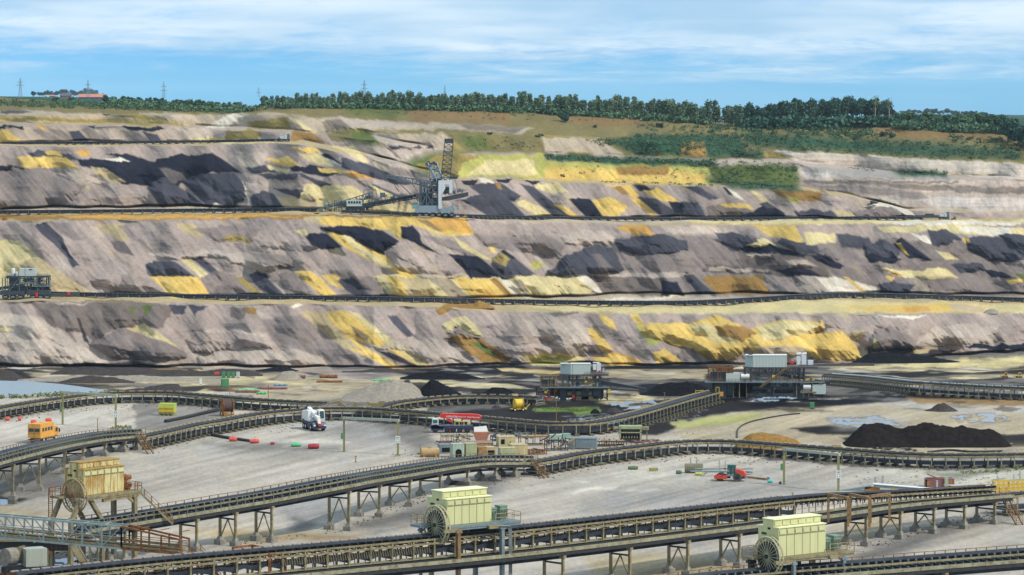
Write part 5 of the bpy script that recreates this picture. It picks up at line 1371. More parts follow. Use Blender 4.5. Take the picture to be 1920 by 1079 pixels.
def belt_wagon():
    m = PX('belt_wagon', 'long low belt wagon with a white cabin feeding the big stacker from the left', 'belt wagon', 665, 400)
    for x in (652, 664, 678): m.crawler(x, 400, 11, 7, 2, 14)
    m.boxes('undercarriage', M_machd, [(648, 684, 387, 394, 2, 24), (632, 700, 384, 388, 4, 20)])
    m.boxes('cabin', M_palegrey, [(650, 679, 375.5, 387, -2, 12)]); m.boxes('window', M_glass, [(653 + 5 * i, 656.4 + 5 * i, 377.5, 382, -2.4, -1.8) for i in range(5)])
    m.truss('tripper_boom', M_mach, (602, 393, 6), (697, 372, 6), 3, 11, 12, 16, 1.2)
    m.boxes('belt_cover', M_machd, [(618 + 7 * i, 624 + 7 * i, 386 - 1.6 * i, 389 - 1.6 * i, 7, 16) for i in range(11)])
    m.truss('bridge_boom', M_machd, (678, 391, 8), (783, 372, 8), 7, 7, 12, 18, 1.4)
    b = MB(); b.prism([(680, -389), (780, -370), (780, -366), (680, -385)], Vector((-m.x, 10, m.y)), (1, 0, 0), (0, 0, 1), (0, 1, 0), 9); part('belt', b, M_belt, m.o)
    m.beams('portal_frame', M_mach, [((682, 373, 6), (682, 357, 6), 1.2), ((705, 378, 6), (705, 357, 6), 1.2), ((682, 357, 6), (703, 355, 6), 1.2), ((703, 355, 6), (705, 358, 6), 1.2)])
    m.boxes('drive', M_mach, [(712, 722, 362, 371, 8, 18), (684, 696, 368, 374, 8, 18), (733, 741, 369, 373, 8, 16)])
    m.rail(684, 780, 383, 7, 4, M_mach, 16, 365)
    clutter(m, 60, 604, 700, 376, 398, 4, 20, [M_machd, M_mach], 3, (.6, 1.4)); clutter(m, 30, 690, 740, 366, 384, 6, 16, [M_machd, M_mach], 5, (.6, 1.2))
belt_wagon()
def small_station(x0, label, x, y, flip=1):
    m = PX('transfer_station', label, 'transfer station', x, y)
    f = lambda a, b: (x + min(flip * a, flip * b), x + max(flip * a, flip * b))
    m.boxes('undercarriage', M_machd, [(*f(-9, 10), y - 5, y - 1, 0, 12)]); m.crawler(x - 5, y, 8, 4, -1, 4); m.crawler(x + 6, y, 8, 4, -1, 4)
    m.boxes('cabin', M_palegrey, [(*f(1, 5), y - 12, y - 5, 0, 8), (*f(-8, 0), y - 10, y - 6, 0, 8)]); m.boxes('machinery', M_mach, [(*f(5, 10), y - 14, y - 4, 1, 9), (*f(-12, -8), y - 8, y - 5, 1, 8)])
    m.beams('mast', M_mach, [((x + 9 * flip, y - 14, 2), (x + 9 * flip, y - 16, 2), .6), ((x - 3 * flip, y - 10, 2), (x - 3 * flip, y - 13, 2), .5)]); return m
small_station(0, 'small pale transfer station at the right end of the top bench conveyor', 533, 266)
m = small_station(0, 'small dark transfer station at the right end of the middle bench conveyor', 1770, 412)
m.boxes('feed_boom', M_machd, [(1722, 1760, 404, 409, 2, 8), (1735, 1752, 401, 404, 2, 7)])
# left station on the lowest bench
def left_station():
    m = PX('transfer_station', 'grey transfer station with a white cabin on the lowest bench at the left edge', 'transfer station', 45, 561)
    for x in (10, 24, 38, 62, 76, 88): m.crawler(x, 561, 13, 8, 0, 12)
    m.boxes('undercarriage', M_machd, [(0, 46, 546, 554, 0, 30), (52, 92, 544, 554, 0, 30), (14, 88, 538, 547, 6, 26)])
    m.boxes('deck', M_machd, [(11, 92, 518, 521, 0, 26)]); m.boxes('lower_deck', M_blue, [(36, 68, 530, 532, -2, 20), (60, 97, 536.5, 538, -2, 22)])
    m.boxes('electrical_cabin', M_palegrey, [(36, 66.5, 504, 518, 3, 18)]); m.boxes('cabin_door', M_machd, [(54, 60, 505, 507, 2.6, 3.2), (46.4, 46.9, 504.5, 517.5, 2.6, 3.2)])
    b = MB(); b.tube(m.P(23.5, 518, 8), m.P(23.5, 505, 8), 3.8, 10); b.tube(m.P(23.5, 505, 8), m.P(23.5, 503.6, 8), 3.8, 10, 1.5); part('silo', b, M_white, m.o)
    m.boxes('machinery', M_machd, [(16, 34, 521, 534, 4, 20), (46, 60, 523, 530, 4, 20), (28, 33, 512, 518, 4, 12), (70, 74, 522, 534, 4, 18)]); m.boxes('white_box', M_white, [(29, 33, 510, 518, 1, 6)])
    m.beams('frame', M_mach, [((17, 521, 0), (17, 546, 0)), ((36, 521, 0), (36, 546, 0)), ((70, 521, 0), (70, 546, 0)), ((80, 521, 0), (80, 546, 0)), ((17, 546, 0), (36, 521, 0)), ((70, 546, 0), (90, 521, 0), .8), ((36, 534, 0), (70, 524, 0), 1.5)], 1.1)
    m.truss('receiving_boom', M_mach, (-40, 552, 4), (44, 536, 4), 5, 5, 12, 9, .9); b = MB(); b.prism([(-40, -548), (44, -537), (44, -534), (-40, -545)], Vector((-m.x, 6, m.y)), (1, 0, 0), (0, 0, 1), (0, 1, 0), 8); part('belt', b, M_belt, m.o)
    m.rail(68, 93, 518, -.5, 4, M_mach, 7); m.rail(66, 96, 536.5, -2.2, 5, M_mach, 9); m.rail(10, 34, 518, -.5, 4, M_mach, 6)
    m.boxes('fire_box', M_red, [(66.5, 71, 549, 557, -1.5, 1)]); m.boxes('marker', M_red, [(126, 131, 548.5, 554, 2, 5)])
    m.boxes('tail_frame', M_machd, [(92, 148, 550.5, 556, 3, 9)])
    clutter(m, 70, 4, 92, 521, 556, -1, 24, [M_machd, M_dark, M_mach], 6, (.8, 2))
left_station()
def station(name_label, x0, big):
    return name_label
def transfer_one():
    m = PX('transfer_station', 'transfer station with short pale container, left of two on the black floor', 'transfer station', 1080, 753, G(1080, 753))
    m.boxes('container', M_palegrey, [(1070, 1107, 683, 702, -4, 16)]); b = MB(); b.prism([(0, 0), (19, 0), (19, 18.5), (0, 18.5)], m.P(1051, 702, 14), (1, -.95, 0), (0, 0, 1), (0, 1, 0), 8); part('container_end', b, M_palegrey, m.o)
    m.boxes('container_roof', M_white, [(1066, 1107.6, 681.8, 683, -4.5, 16.5), (1051, 1070, 681.8, 683, 2, 16)])
    m.boxes('panel_joint', M_creamline, [(1073.5, 1073.9, 683.5, 701.5, -4.3, -3.9)])
    m.boxes('platform', M_machd, [(1050, 1141, 702, 704.5, -6, 22)])
    m.boxes('transformer', M_white, [(1112, 1118, 684, 694, 0, 8)]); m.boxes('transformer', M_machw, [(1119, 1127, 682, 698, 0, 10)]); m.boxes('insulator', M_white, [(1112, 1124, 679.5, 681.5, 2, 6), (1130, 1134, 691, 698, 0, 6)])
    m.beams('switch_frame', M_mach, [((1128, 702, 0), (1128, 681, 0)), ((1133, 702, 0), (1133, 681, 0)), ((1128, 681, 0), (1134, 681, 0)), ((1108, 700, 0), (1108, 686, 0)), ((1128, 692, 0), (1134, 692, 0))], .9)
    m.boxes('red_box', M_red, [(1122, 1126, 695, 698.5, -3, 0)])
    m.beams('frame', M_machd, [((x, 704, d), (x, 727, d), 1.8) for x in (1056, 1066, 1126, 1124) for d in (-4, 18)] + [((x, 704, -4), (x, 713, -4), .9) for x in range(1070, 1125, 8)])
    m.boxes('belt_bed', M_machd, [(1066, 1128, 712, 716, -3, 14)])
    b = MB(); b.prism([(1122, -713), (1212, -729), (1212, -731), (1150, -724), (1122, -722)], Vector((-m.x, 0, m.y)), (1, 0, 0), (0, 0, 1), (0, 1, 0), 12); part('feed_belt', b, M_belt, m.o)
    m.truss('feed_bridge', M_machd, (1122, 729, 0), (1212, 735, 0), 7, 4, 12, 12, .8)
    m.boxes('lower_deck', M_blue, [(1013, 1142, 725.5, 727.5, -8, 24)])
    b = MB(); b.tube(m.P(1044, 718, 2), m.P(1069, 718, 2), 6, 12); b.tube(m.P(1069, 718, 2), m.P(1071.5, 718, 2), 6, 12, 3.5); part('drive_drum', b, M_conc, m.o)
    m.boxes('hopper', M_machd, [(1015, 1044, 712, 725, 0, 18)]); m.boxes('hopper_wall', M_pinkrust, [(1040, 1048, 710, 724, -3, 2)])
    m.beams('hopper_frame', M_steel, [((x, 704, d), (x, 726, d), 1.2) for x in (1014, 1028, 1043) for d in (-2, 18)] + [((1012, 704.5, -2), (1050, 704.5, -2), 2.0), ((1012, 711, -2), (1046, 711, -2), 1.2)])
    m.rail(1012, 1070, 725.5, -8, 5, None, 12); m.rail(1096, 1141, 702, -6, 4.5, None, 9)
    m.boxes('control_box', M_yellow, [(1096.5, 1101.5, 714, 718, -6, -3), (1139, 1144, 730, 737, -4, 0), (1021, 1025, 733.5, 737, -6, -3)])
    m.beams('gangway', M_rail, [((1116, 700, -7), (1098, 726, -7), 1.0), ((1112, 700, -9), (1094, 726, -9), 1.0), ((1114, 696, -8), (1096, 722, -8), .6)])
    m.boxes('column', M_machd, [(1050, 1062, 727, 752, 2, 10), (1072, 1080, 727, 752, 2, 10), (1090, 1104, 727, 750, 2, 12), (1112, 1127, 727, 748, 2, 14)])
    m.boxes('undercarriage', M_dark, [(1046, 1132, 730, 747, 7, 16), (1030, 1052, 728, 744, 8, 16)])
    m.boxes('machinery', M_steel, [(1064, 1110, 735, 742, 4, 14), (1080, 1120, 744, 751, 2, 12)]); m.boxes('fire_box', M_red, [(1024, 1028, 745, 750, -4, -2), (1073, 1077, 741, 747, -2, 1)])
    b = MB(); b.prism([(1008, -752), (1034, -752), (1030, -735), (1014, -733), (1004, -744)], Vector((-m.x, 0, m.y)), (1, 0, 0), (0, 0, 1), (0, 1, 0), 10); part('chute', b, M_pinkrust, m.o)
    clutter(m, 90, 1004, 1140, 727, 751, -4, 20, [M_machd, M_dark, M_rust], 7, (.8, 2.2)); clutter(m, 40, 1052, 1130, 704, 726, -3, 18, [M_machd, M_steel], 8, (.6, 1.6)); clutter(m, 36, 1012, 1050, 703, 726, -3, 16, [M_dark, M_rust, M_steel], 9, (.6, 1.4))
transfer_one()
def transfer_two():
    m = PX('transfer_station', 'large transfer station with long pale container, right of two on the black floor', 'transfer station', 1430, 752, G(1430, 752))
    m.boxes('container', M_palegrey, [(1412, 1475, 667, 688.5, -4, 18)]); b = MB(); b.prism([(0, 0), (14, 0), (14, 21.5), (0, 21.5)], m.P(1398.2, 688.5, 10), (1, -1, 0), (0, 0, 1), (0, 1, 0), 8); part('container_end', b, M_palegrey, m.o)
    m.boxes('container_roof', M_white, [(1404, 1475.6, 665.6, 667, -4.5, 18.5), (1398, 1412, 665.6, 667, 0, 18)]); m.boxes('panel_joint', M_steel, [(1418 + 6 * i, 1418.25 + 6 * i, 668, 688, -4.2, -3.9) for i in range(10)])
    m.boxes('platform', M_machd, [(1395, 1533, 688.5, 691, -6, 24)])
    m.boxes('transformer', M_machw, [(1494, 1501, 669, 684, 0, 10)]); m.boxes('transformer', M_machw, [(1503, 1512, 667, 684, 0, 10)]); b = MB()
    for xx in (1494, 1504): b.tube(m.P(xx, 664.5, 5), m.P(xx + 9, 663.5, 5), 2.2, 8)
    part('conservator', b, M_white, m.o); m.boxes('cooler', M_machw, [(1515, 1526, 676, 685, 0, 8)]); m.boxes('red_box', M_red, [(1482, 1488.5, 677.5, 682.5, -3, 2)])
    m.beams('switch_frame', M_mach, [((1514, 688, 0), (1514, 669, 0)), ((1525, 688, 0), (1526, 672, 0)), ((1514, 669, 0), (1523, 668, 0)), ((1523, 668, 0), (1526, 672, 0))], .9); m.rail(1476, 1532, 688.5, -6, 4.5, None, 12)
    m.beams('frame', M_machd, [((x, 690, d), (x, 716, d), 2.2) for x in (1397, 1408, 1500, 1508) for d in (-4, 20)] + [((x, 690, -4), (x, 700, -4), .9) for x in range(1416, 1500, 8)])
    m.boxes('belt_bed', M_machd, [(1410, 1500, 698, 702, -3, 14)])
    b = MB(); b.prism([(1450, -699), (1556, -716), (1556, -721), (1500, -711), (1450, -703)], Vector((-m.x, 0, m.y)), (1, 0, 0), (0, 0, 1), (0, 1, 0), 12); part('feed_belt', b, M_belt, m.o)
    m.boxes('lower_deck', M_blue, [(1322, 1546, 715.5, 717.5, -8, 26)]); m.rail(1322, 1410, 715.5, -8, 5, None, 14); m.rail(1440, 1545, 715.5, -8, 4, None, 14)
    m.boxes('hopper', M_machd, [(1333, 1362, 698, 716, 0, 20)]); m.beams('hopper_frame', M_rust, [((x, 687, d), (x, 716, d), 1.4) for x in (1329, 1346, 1374) for d in (-3, 20)] + [((1328, 688, -3), (1376, 690, -3), 1.8), ((1340, 690, 4), (1374, 694, 4), 4), ((1330, 697, -3), (1375, 696, -3), 1.6)])
    m.boxes('electrical_box', M_palegrey, [(1361, 1387, 700, 716, -6, 8)]); b = MB(); b.tube(m.P(1389, 706, -2), m.P(1405, 706, -2), 5, 12); part('drive_drum', b, M_white, m.o)
    b = MB(); b.beam(m.P(1481, 688, -8), m.P(1428, 726, -8), 1.0); b.beam(m.P(1476, 688, -11), m.P(1423, 726, -11), 1.0); b.beam(m.P(1481, 683, -8), m.P(1428, 721, -8), .6)
    for i in range(14): t = i / 13; b.beam(m.P(1481 - 53 * t, 688 + 38 * t, -8), m.P(1476 - 53 * t, 688 + 38 * t, -11), .8)
    part('gangway', b, M_rail, m.o); m.boxes('control_box', M_yellow, [(1447, 1453, 703, 708, -9, -6), (1510, 1518, 710, 713, -5, -2), (1522, 1527, 711, 713.5, -5, -2)])
    m.boxes('column', M_machd, [(1340, 1362, 717, 748, 2, 16), (1364, 1376, 717, 742, 4, 14), (1378, 1410, 717, 744, 6, 20), (1490, 1500, 717, 741, 4, 14), (1436, 1446, 717, 744, 6, 16), (1528, 1534, 717, 742, 4, 12)])
    m.boxes('undercarriage', M_dark, [(1336, 1424, 718, 746, 6, 18), (1424, 1502, 726, 744, 9, 18)])
    m.boxes('return_bridge', M_machd, [(1412, 1512, 725, 731, 2, 14)]); m.boxes('skid', M_machd, [(1400, 1545, 738, 744, 0, 20)])
    b = MB(); b.tube(m.P(1506, 726, -3), m.P(1520, 726, -3), 5, 12); part('drive_drum', b, M_white, m.o); m.boxes('electrical_box', M_palegrey, [(1523, 1548, 720.5, 739, -6, 6)]); m.boxes('motor_platform', M_steel, [(1500, 1530, 734, 736, -8, 4)])
    m.beams('motor_frame', M_steel, [((1506, 735, -8), (1506, 744, -8)), ((1516, 735, -8), (1516, 744, -8)), ((1526, 735, -8), (1526, 744, -8))], .9)
    m.beams('receiving_frame', M_yellow, [((1342, 726, -6), (1342, 747, -6)), ((1348, 726, -6), (1348, 747, -6)), ((1342, 726, -6), (1348, 726, -6)), ((1342, 738, -6), (1348, 738, -6)), ((1304, 738, -4), (1304, 731, -4)), ((1318, 738, -4), (1318, 731, -4)), ((1304, 733, -4), (1318, 732, -4))], 1.0)
    m.boxes('orange_box', M_orange, [(1349, 1356, 735, 743, -5, 0)])
    clutter(m, 110, 1335, 1545, 718, 746, -4, 20, [M_machd, M_dark, M_dark, M_steel], 10, (.8, 2.4)); clutter(m, 50, 1397, 1510, 691, 716, -3, 18, [M_machd, M_steel], 11, (.6, 1.6)); clutter(m, 40, 1326, 1376, 686, 716, -3, 18, [M_dark, M_rust], 12, (.8, 1.8))
transfer_two()
# ------------------------------------------------------------------ drive houses
def drive_house(label, A, th, L_, D, H, paint, roof, Z, wheel_r, disc, kind):
    """A = front lower left corner of the cladding on its platform"""
    o = thing('drive_house', label, 'drive house', (A.x, A.y, 0), th, 'drive houses over the conveyors'); z = A.z
    prof = [(0, 0), (D, 0), (D, H), (D * .76, H), (D * .76, H + .85), (D * .24, H + .85), (D * .24, H), (0, H)]
    b = MB(); b.prism(prof, (0, 0, z), (0, 1, 0), (0, 0, 1), (1, 0, 0), L_); body = part('housing', b, paint, o)
    r = MB()
    for y0, y1, zz in ((-.12, D * .24 - .01, H), (D * .24 - .12, D * .76 + .12, H + .85), (D * .76 + .01, D + .12, H)): r.box(L_ / 2, (y0 + y1) / 2, z + zz + .004, L_ + .16, y1 - y0, .09)
    part('roof', r, roof, body)
    g = MB(); n = 6; t = .045
    for i in range(1, n): g.box(L_ * i / n, -.012, z + .06, t, .02, H - .1)
    g.box(L_ / 2, -.014, z + H * .74, L_ - .1, .02, t); g.box(L_ / 2, -.014, z + .05, L_ - .1, .02, t)
    part('panel_joint', g, M_creamline, body)
    for i in range(n):
        f = MB(); f.box(L_ * (i + .5) / n, -.05, z + H * .79, L_ / n * .80, .08, H * .14); part('vent_flap', f, paint if kind != 1 else M_cream, body)
        f = MB(); f.box(L_ * (i + .5) / n, D * .24 - .05, z + H + .2, L_ / n * .80, .08, .5); part('vent_flap', f, paint if kind != 1 else M_creamrust, body)
    m = MB()
    for i in range(4): m.box(-.03, D * .80 - i * .22, z + H * .72, .03, .14, .26)
    m.box(-.03, D * .46, z + H * .92, .03, .45, .22); part('lettering', m, M_black, body)
    # platform
    ex0, ex1 = (-1.9, 3.9) if kind != 1 else (-2.0, 2.6)
    p = MB(); p.box((L_ + ex1 - .15) / 2, D / 2, z - .30, L_ + ex1 + .15, D + 1.3, .28); p.box((ex0 - .9) / 2 - .1, D * .82, z - .30, -ex0 - .5, D * .5, .28); p.box(-.5, D * 1.02, z - .30, .9, .5, .28)
    p.box((L_ + ex1) / 2, -.5, z - .55, L_ + ex1, .16, .24); p.box((L_ + ex1) / 2, D + .5, z - .55, L_ + ex1, .16, .24); pf = part('platform', p, M_blue if kind == 2 else M_steel, o)
    rl = MB(); q = []
    for x0, x1 in ((ex0, -.15), (L_ + .15, L_ + ex1)):
        yf = D * .6 if x0 < 0 else -.6
        q += [((x0, yf), (x1 if x0 > 0 else -.95, yf)), ((x0, D + .6), (x1, D + .6)), ((x0 if x0 < 0 else x1, yf), (x0 if x0 < 0 else x1, D + .6))]
    for (xa, ya), (xb, yb) in q:
        for h in (1.0, .52): rl.beam((xa, ya, z + h), (xb, yb, z + h), .06)
        k = max(2, int(math.hypot(xb - xa, yb - ya) / 1.1))
        for i in range(k + 1): rl.beam((xa + (xb - xa) * i / k, ya + (yb - ya) * i / k, z), (xa + (xb - xa) * i / k, ya + (yb - ya) * i / k, z + 1.0), .06)
    part('platform_rail', rl, M_tan if kind != 1 else M_rust, o)
    # cable reel on the end wall
    c = Vector((-.62, D * .28, z + .1)); w = bpy.data.objects.new('cable_reel', None); COL.objects.link(w); w.parent = o; w.location = c; w.empty_display_size = .5
    ax = (1, 0, 0); ri = MB()
    for xx in (-.28, .22): ri.ring((xx, 0, 0), ax, wheel_r, .11, 40); ri.ring((xx, 0, 0), ax, wheel_r * .80, .03, 32, 4)
    part('rim', ri, M_tan if kind == 1 else M_reel, w)
    sp = MB(); n = 22
    for i in range(n):
        a = 2 * math.pi * i / n; u = Vector((0, math.cos(a), math.sin(a)))
        sp.beam(u * .2 + Vector((-.28, 0, 0)), u * wheel_r + Vector((-.28, 0, 0)), .055); sp.beam(u * .2 + Vector((.22, 0, 0)), u * wheel_r + Vector((.22, 0, 0)), .045)
        sp.beam(u * wheel_r + Vector((-.28, 0, 0)), u * wheel_r + Vector((.22, 0, 0)), .05)
    part('spoke', sp, M_tan if kind == 1 else M_reel, w)['kind'] = 'stuff'
    h = MB(); h.tube((-.5, 0, 0), (.5, 0, 0), .24, 12); part('hub', h, M_dark if kind != 1 else M_rust, w)
    if disc: d = MB(); d.tube((-.17, 0, 0), (.15, 0, 0), wheel_r * .78, 32); part('wound_cable', d, M_belt, w)
    # transformers / motors on the right part of the platform
    for i, (xx, ww, hh) in enumerate(((L_ + .95, .95, 1.35), (L_ + 2.5, 1.05, 1.55)) if kind != 1 else ((L_ + .9, .8, 1.2), (L_ + 1.75, .5, .8))):
        t = MB(); t.box(xx, D * .35, z + .25, ww, 1.0, hh - .25); t.box(xx, D * .35, z + hh, ww * 1.1, 1.15, .14)
        for j in range(4): t.box(xx - ww * .36 + j * ww * .24, D * .35 - .58, z + .3, .07, .16, hh * .6)
        t.box(xx, D * .35, z, ww * .8, .8, .25); tr = part('transformer', t, M_trafo if kind != 1 else M_rust, o)
    if kind == 1:
        t = MB(); t.tube((L_ + .6, D * .3, z + 1.6), (L_ + 2.1, D * .3, z + 1.6), .34, 10); t.tube((L_ + .5, D * .3 - .4, z + 1.9), (L_ + .9, D * .3 - .4, z + 1.9), .25, 8); part('cooler', t, M_rust, o)
    return o
M_reel = mat('reel_olive', (.46, .42, .25), .6, var=.15, rust=.05); M_trafo = mat('transformer_green', (.20, .27, .19), .6, var=.2, rust=.1); M_yroof = mat('cream_roof', (.80, .77, .45), .5, var=.08); M_rroof = mat('rust_roof', (.34, .21, .055), .8, var=.25, scale=1)
def column(o, x, y, z1, w=.34, m=None, name='column', zb=0.0):
    b = MB(); b.box(x, y, zb, w, w * 1.2, z1 - zb); b.box(x, y, z1 - .5, w * 2.0, w * 1.5, .3); return part(name, b, m or M_steel, o)
# middle one
A = at(838, 987, 9.4); h2 = drive_house('cream drive house with dark cable reel over the foreground conveyor, middle of three', A, R(37), 6.5, 4.0, 3.07, M_cream, M_yroof, 9.4, 2.25, True, 2)
column(h2, -1.5, 3.2, 9.1, .3, M_blue); column(h2, .9, -1.0, 9.1, .42, M_rail); column(h2, 7.4, -.9, 9.1, .42, M_blue); column(h2, 7.4, 4.4, 9.1, .42, M_blue); column(h2, .9, 4.4, 9.1, .42, M_steel)
b = MB(); b.beam((.9, -1.0, 8.95), (-1.2, -1.0, 8.95), .4); b.beam((7.4, -.9, 8.95), (5.4, -.9, 8.95), .4); b.beam((2.5, 2, 8.9), (2.5, 2, 7.9), .5); b.beam((4.4, 2, 8.9), (4.4, 2, 7.9), .5); b.beam((2.5, 2, 8.2), (4.4, 2, 8.2), .16); part('bracket', b, M_steel, h2)
for i in range(4):
    q = [Vector((6.2 + .3 * i, -1.0 - .1 * i, 9.0)), Vector((7.6 + .14 * i, -1.1 - .1 * i, 8.95)), Vector((8.1 + .14 * i, -1.15, 8.6)), Vector((8.25 + .13 * i, -1.15, 7.8)), Vector((8.25 + .13 * i, -1.15, 2.5)), Vector((8.0 + .13 * i, -1.15, 2.1))]
    part('cable', MB().pipe(catmull(q, .35), .07, 5), M_blue if i % 2 else M_conc, h2)
# left one
A = at(157, 931, 8.8); h1 = drive_house('rust-stained drive house with an open spoked cable reel, leftmost of three', A, R(50), 7.0, 3.6, 3.3, M_creamrust, M_rroof, 8.8, 2.1, False, 1)
b = MB()
for y in (0, 3.6):
    b.beam((-.6, y, 8.4), (-2.2, y, 5.6), .5); b.beam((-2.2, y, 5.6), (-2.2, y, 0), .5); b.beam((1.0, y, 8.4), (3.2, y, 5.4), .5); b.beam((3.2, y, 5.4), (3.2, y, 0), .5)
part('portal_leg', b, M_steel, h1); column(h1, 8.6, -.3, 8.5, .5, M_steel); column(h1, 8.6, 3.6, 8.5, .5, M_steel)
b = MB(); b.beam((3.0, -.3, 8.0), (8.4, -.3, 8.2), .4); b.beam((7.2, -.3, 8.2), (8.6, -.3, 7.2), .3); part('bracket', b, M_steel, h1)
stair('stair', h1, (9.6, .2, 8.7), (13.2, -2.6, 4.2), .9)
b = MB()
for s in (-.35, .35): b.beam((-2.4, 3.6 + s, 3.5), (-2.4, 3.6 + s, 9.8), .09)
for i in range(22): b.beam((-2.4, 3.25, 3.6 + i * .28), (-2.4, 3.95, 3.6 + i * .28), .05)
part('ladder', b, M_rust, h1)
# right one
A = at(1460, 1046, 7.6); h3 = drive_house('pale yellow drive house with dark cable reel at lower right, rightmost of three', A, R(37), 7.15, 3.5, 3.3, M_cream, M_yroof, 7.6, 2.2, True, 3)
column(h3, -1.5, 3.0, 7.3, .5, M_dark); column(h3, 1.2, -1.2, 7.3, .36, M_blue); column(h3, 8.8, -1.2, 7.3, .42, M_blue); column(h3, 8.8, 4.0, 7.3, .42, M_steel); column(h3, 4.4, 1.8, 7.3, .6, M_dark)
for q0, q1 in (((1.2, -1.2, 7.15), (-1.6, -1.2, 7.25)), ((8.8, -1.2, 7.15), (6.6, -1.2, 7.25))): b = MB(); b.beam(q0, q1, .38); part('bracket', b, M_steel, h3)

# ------------------------------------------------------------------ bridge, stairs and gear at the lower left
def truss_bridge():
    a, c = at(-60, 1003, 7.4), at(340, 1039, 7.4); o = thing('footbridge', 'grey truss footbridge turning rusty towards its right end at the lower left', 'bridge', a)
    d = c - a; Lh = d.length; d.normalize(); nrm = Vector((-d.y, d.x, 0)) * 1.5; up = Vector((0, 0, 2.55)); n = 11
    q = lambda t: d * (Lh * t)
    for nm, t0, t1, m in (('truss', 0, 8 / 11, M_bridge), ('rusty_truss', 8 / 11, 1, M_rust)):
        b = MB()
        for off in (Vector(), nrm):
            b.beam(q(t0) + off, q(t1) + off, .26); b.beam(q(t0) + off + up, q(t1) + off + up * (1 if t1 < 1 else .62), .2)
            for h in (.28, .52): b.beam(q(t0) + off + up * h, q(t1) + off + up * h, .07)
            for i in range(n + 1):
                t = i / n
                if t0 - 1e-6 <= t <= t1 + 1e-6:
                    hh = up if t <= 8 / 11 + 1e-6 else up * (1 - .38 * (t - 8 / 11) / (3 / 11)); b.beam(q(t) + off, q(t) + off + hh, .2)
                    if t + 1 / n <= t1 + 1e-6 and t1 < 1:
                        k = i % 2 if i > 4 else 0; b.beam(q(t) + off + (up if not k else Vector()), q(t + 1 / n) + off + (Vector() if not k else up), .1)
        for i in range(n + 1):
            t = i / n
            if t0 <= t <= t1: b.beam(q(t) + up, q(t) + nrm + up, .09)
        part(nm, b, m, o)
    f = MB(); f.sweep([q(0) + nrm / 2, q(.5) + nrm / 2, q(1) + nrm / 2], rect(1.6, .1, 0, .03)); part('walkway', f, M_girder, o)
    for k, (u, zz) in enumerate(((.25, .35), (.5, .7), (.8, .5), (1.1, 1.0), (1.25, .3), (.9, 1.25))): pp = MB(); pp.beam(q(0) + nrm * (u / 1.5) + Vector((0, 0, zz)), q(.98) + nrm * (u / 1.5) + Vector((0, 0, zz * .7)), .14); part('pipe', pp, (M_tan, M_steel, M_rail)[k % 3], o)
    e = q(1); p = MB(); p.box(e.x + .9, e.y + .6, -.12, 2.4, 2.4, .12, math.atan2(d.y, d.x)); part('landing', p, M_rust, o)
    for s in (Vector((.3, .1, 0)), Vector((1.2, .2, 0)), Vector((.6, 1.5, 0)), Vector((1.7, 1.4, 0))): l = MB(); l.beam(e + s, e + s + Vector((0, 0, -7.3)), .22); part('leg', l, M_rust, o)
    for t in (.58, .7):
        l = MB()
        for off in (Vector(), nrm): l.beam(q(t) + off, q(t) + off + Vector((0, 0, -7.3)), .2)
        l.beam(q(t), q(t) + nrm + Vector((0, 0, -4)), .12); l.beam(q(t), q(t + .04) + Vector((0, 0, -6)), .12); part('leg', l, M_girder, o)
    stair('stair', o, e + Vector((1.9, .2, 0)), e + Vector((5.0, -1.6, -3.4)), .9, M_rust)
    stair('stair', o, at(135, 1024, 7.4) - a + Vector((0, 1.2, 0)), at(158, 1056, 0) - a + Vector((0, 0, 0)), 1.0, M_steel, False)
M_bridge = mat('pale_bridge_steel', (.28, .33, .30), .6, var=.2, rust=.12)
truss_bridge()
def drive_motor():
    p = at(42, 1075, 3.0); p.z = 0; o = thing('conveyor_drive', 'grey conveyor drive with a round motor and ribbed housing below the footbridge', 'machine', p); k = p.y / F
    def X(x, y, d=0): return Vector(((x - 42) * k, d, CAMZ - (y - YH) * k))
    b = MB(); b.tube(X(8, 1046, .3), X(24, 1046, 1.4), 1.05, 18); b.tube(X(24, 1046, 1.4), X(40, 1043, 2.4), .9, 18); part('motor', b, M_conc, o)
    b = MB()
    for i in range(10): t = i / 9; c = X(26 + 14 * t, 1046 - 3 * t, 1.5 + .9 * t); b.ring(c, (1, .45, 0), .95, .05, 18, 4)
    part('cooling_rib', b, M_steel, o)
    z0 = X(60, 1064).z; b = MB(); b.box(X(60, 0).x, 1.6, z0, 2.6, 2.2, X(60, 1031).z - z0, .45); h = part('housing', b, M_palesteel, o)
    b = MB()
    for i in range(9): b.box(X(60, 0).x - 1.2 + i * .3 + .48, .52 + i * .13, z0 + .1, .06, .1, 1.9, .45)
    part('rib', b, M_steel, h)
    b = MB(); b.box(X(45, 0).x, 1.4, 0, 5.5, 2.4, z0 - .02); part('base', b, M_dark, o)
M_palesteel = mat('pale_steel', (.36, .38, .32), .6, var=.15, rust=.12, streak=True)
drive_motor()
p = at(40, 1092, 2.2); p.z = 0
o = thing('rusty_bin', 'rusty open-topped steel bins in the lower left corner', 'bin', p, .28); b = MB()
for x, l in ((-1.6, 2.6), (1.3, 2.8)):
    for sx, sy, w, d in ((0, -1.1, l, .08), (0, 1.1, l, .08), (-l / 2, 0, .08, 2.2), (l / 2, 0, .08, 2.2)): b.box(x + sx, sy, .1, w, d, 3.1)
    b.box(x, 0, .05, l, 2.2, .1)
part('shell', b, M_rust, o); b = MB(); b.box(1.3, 0, 3.2, 2.9, 2.3, .08); part('lid', b, M_tan, o)
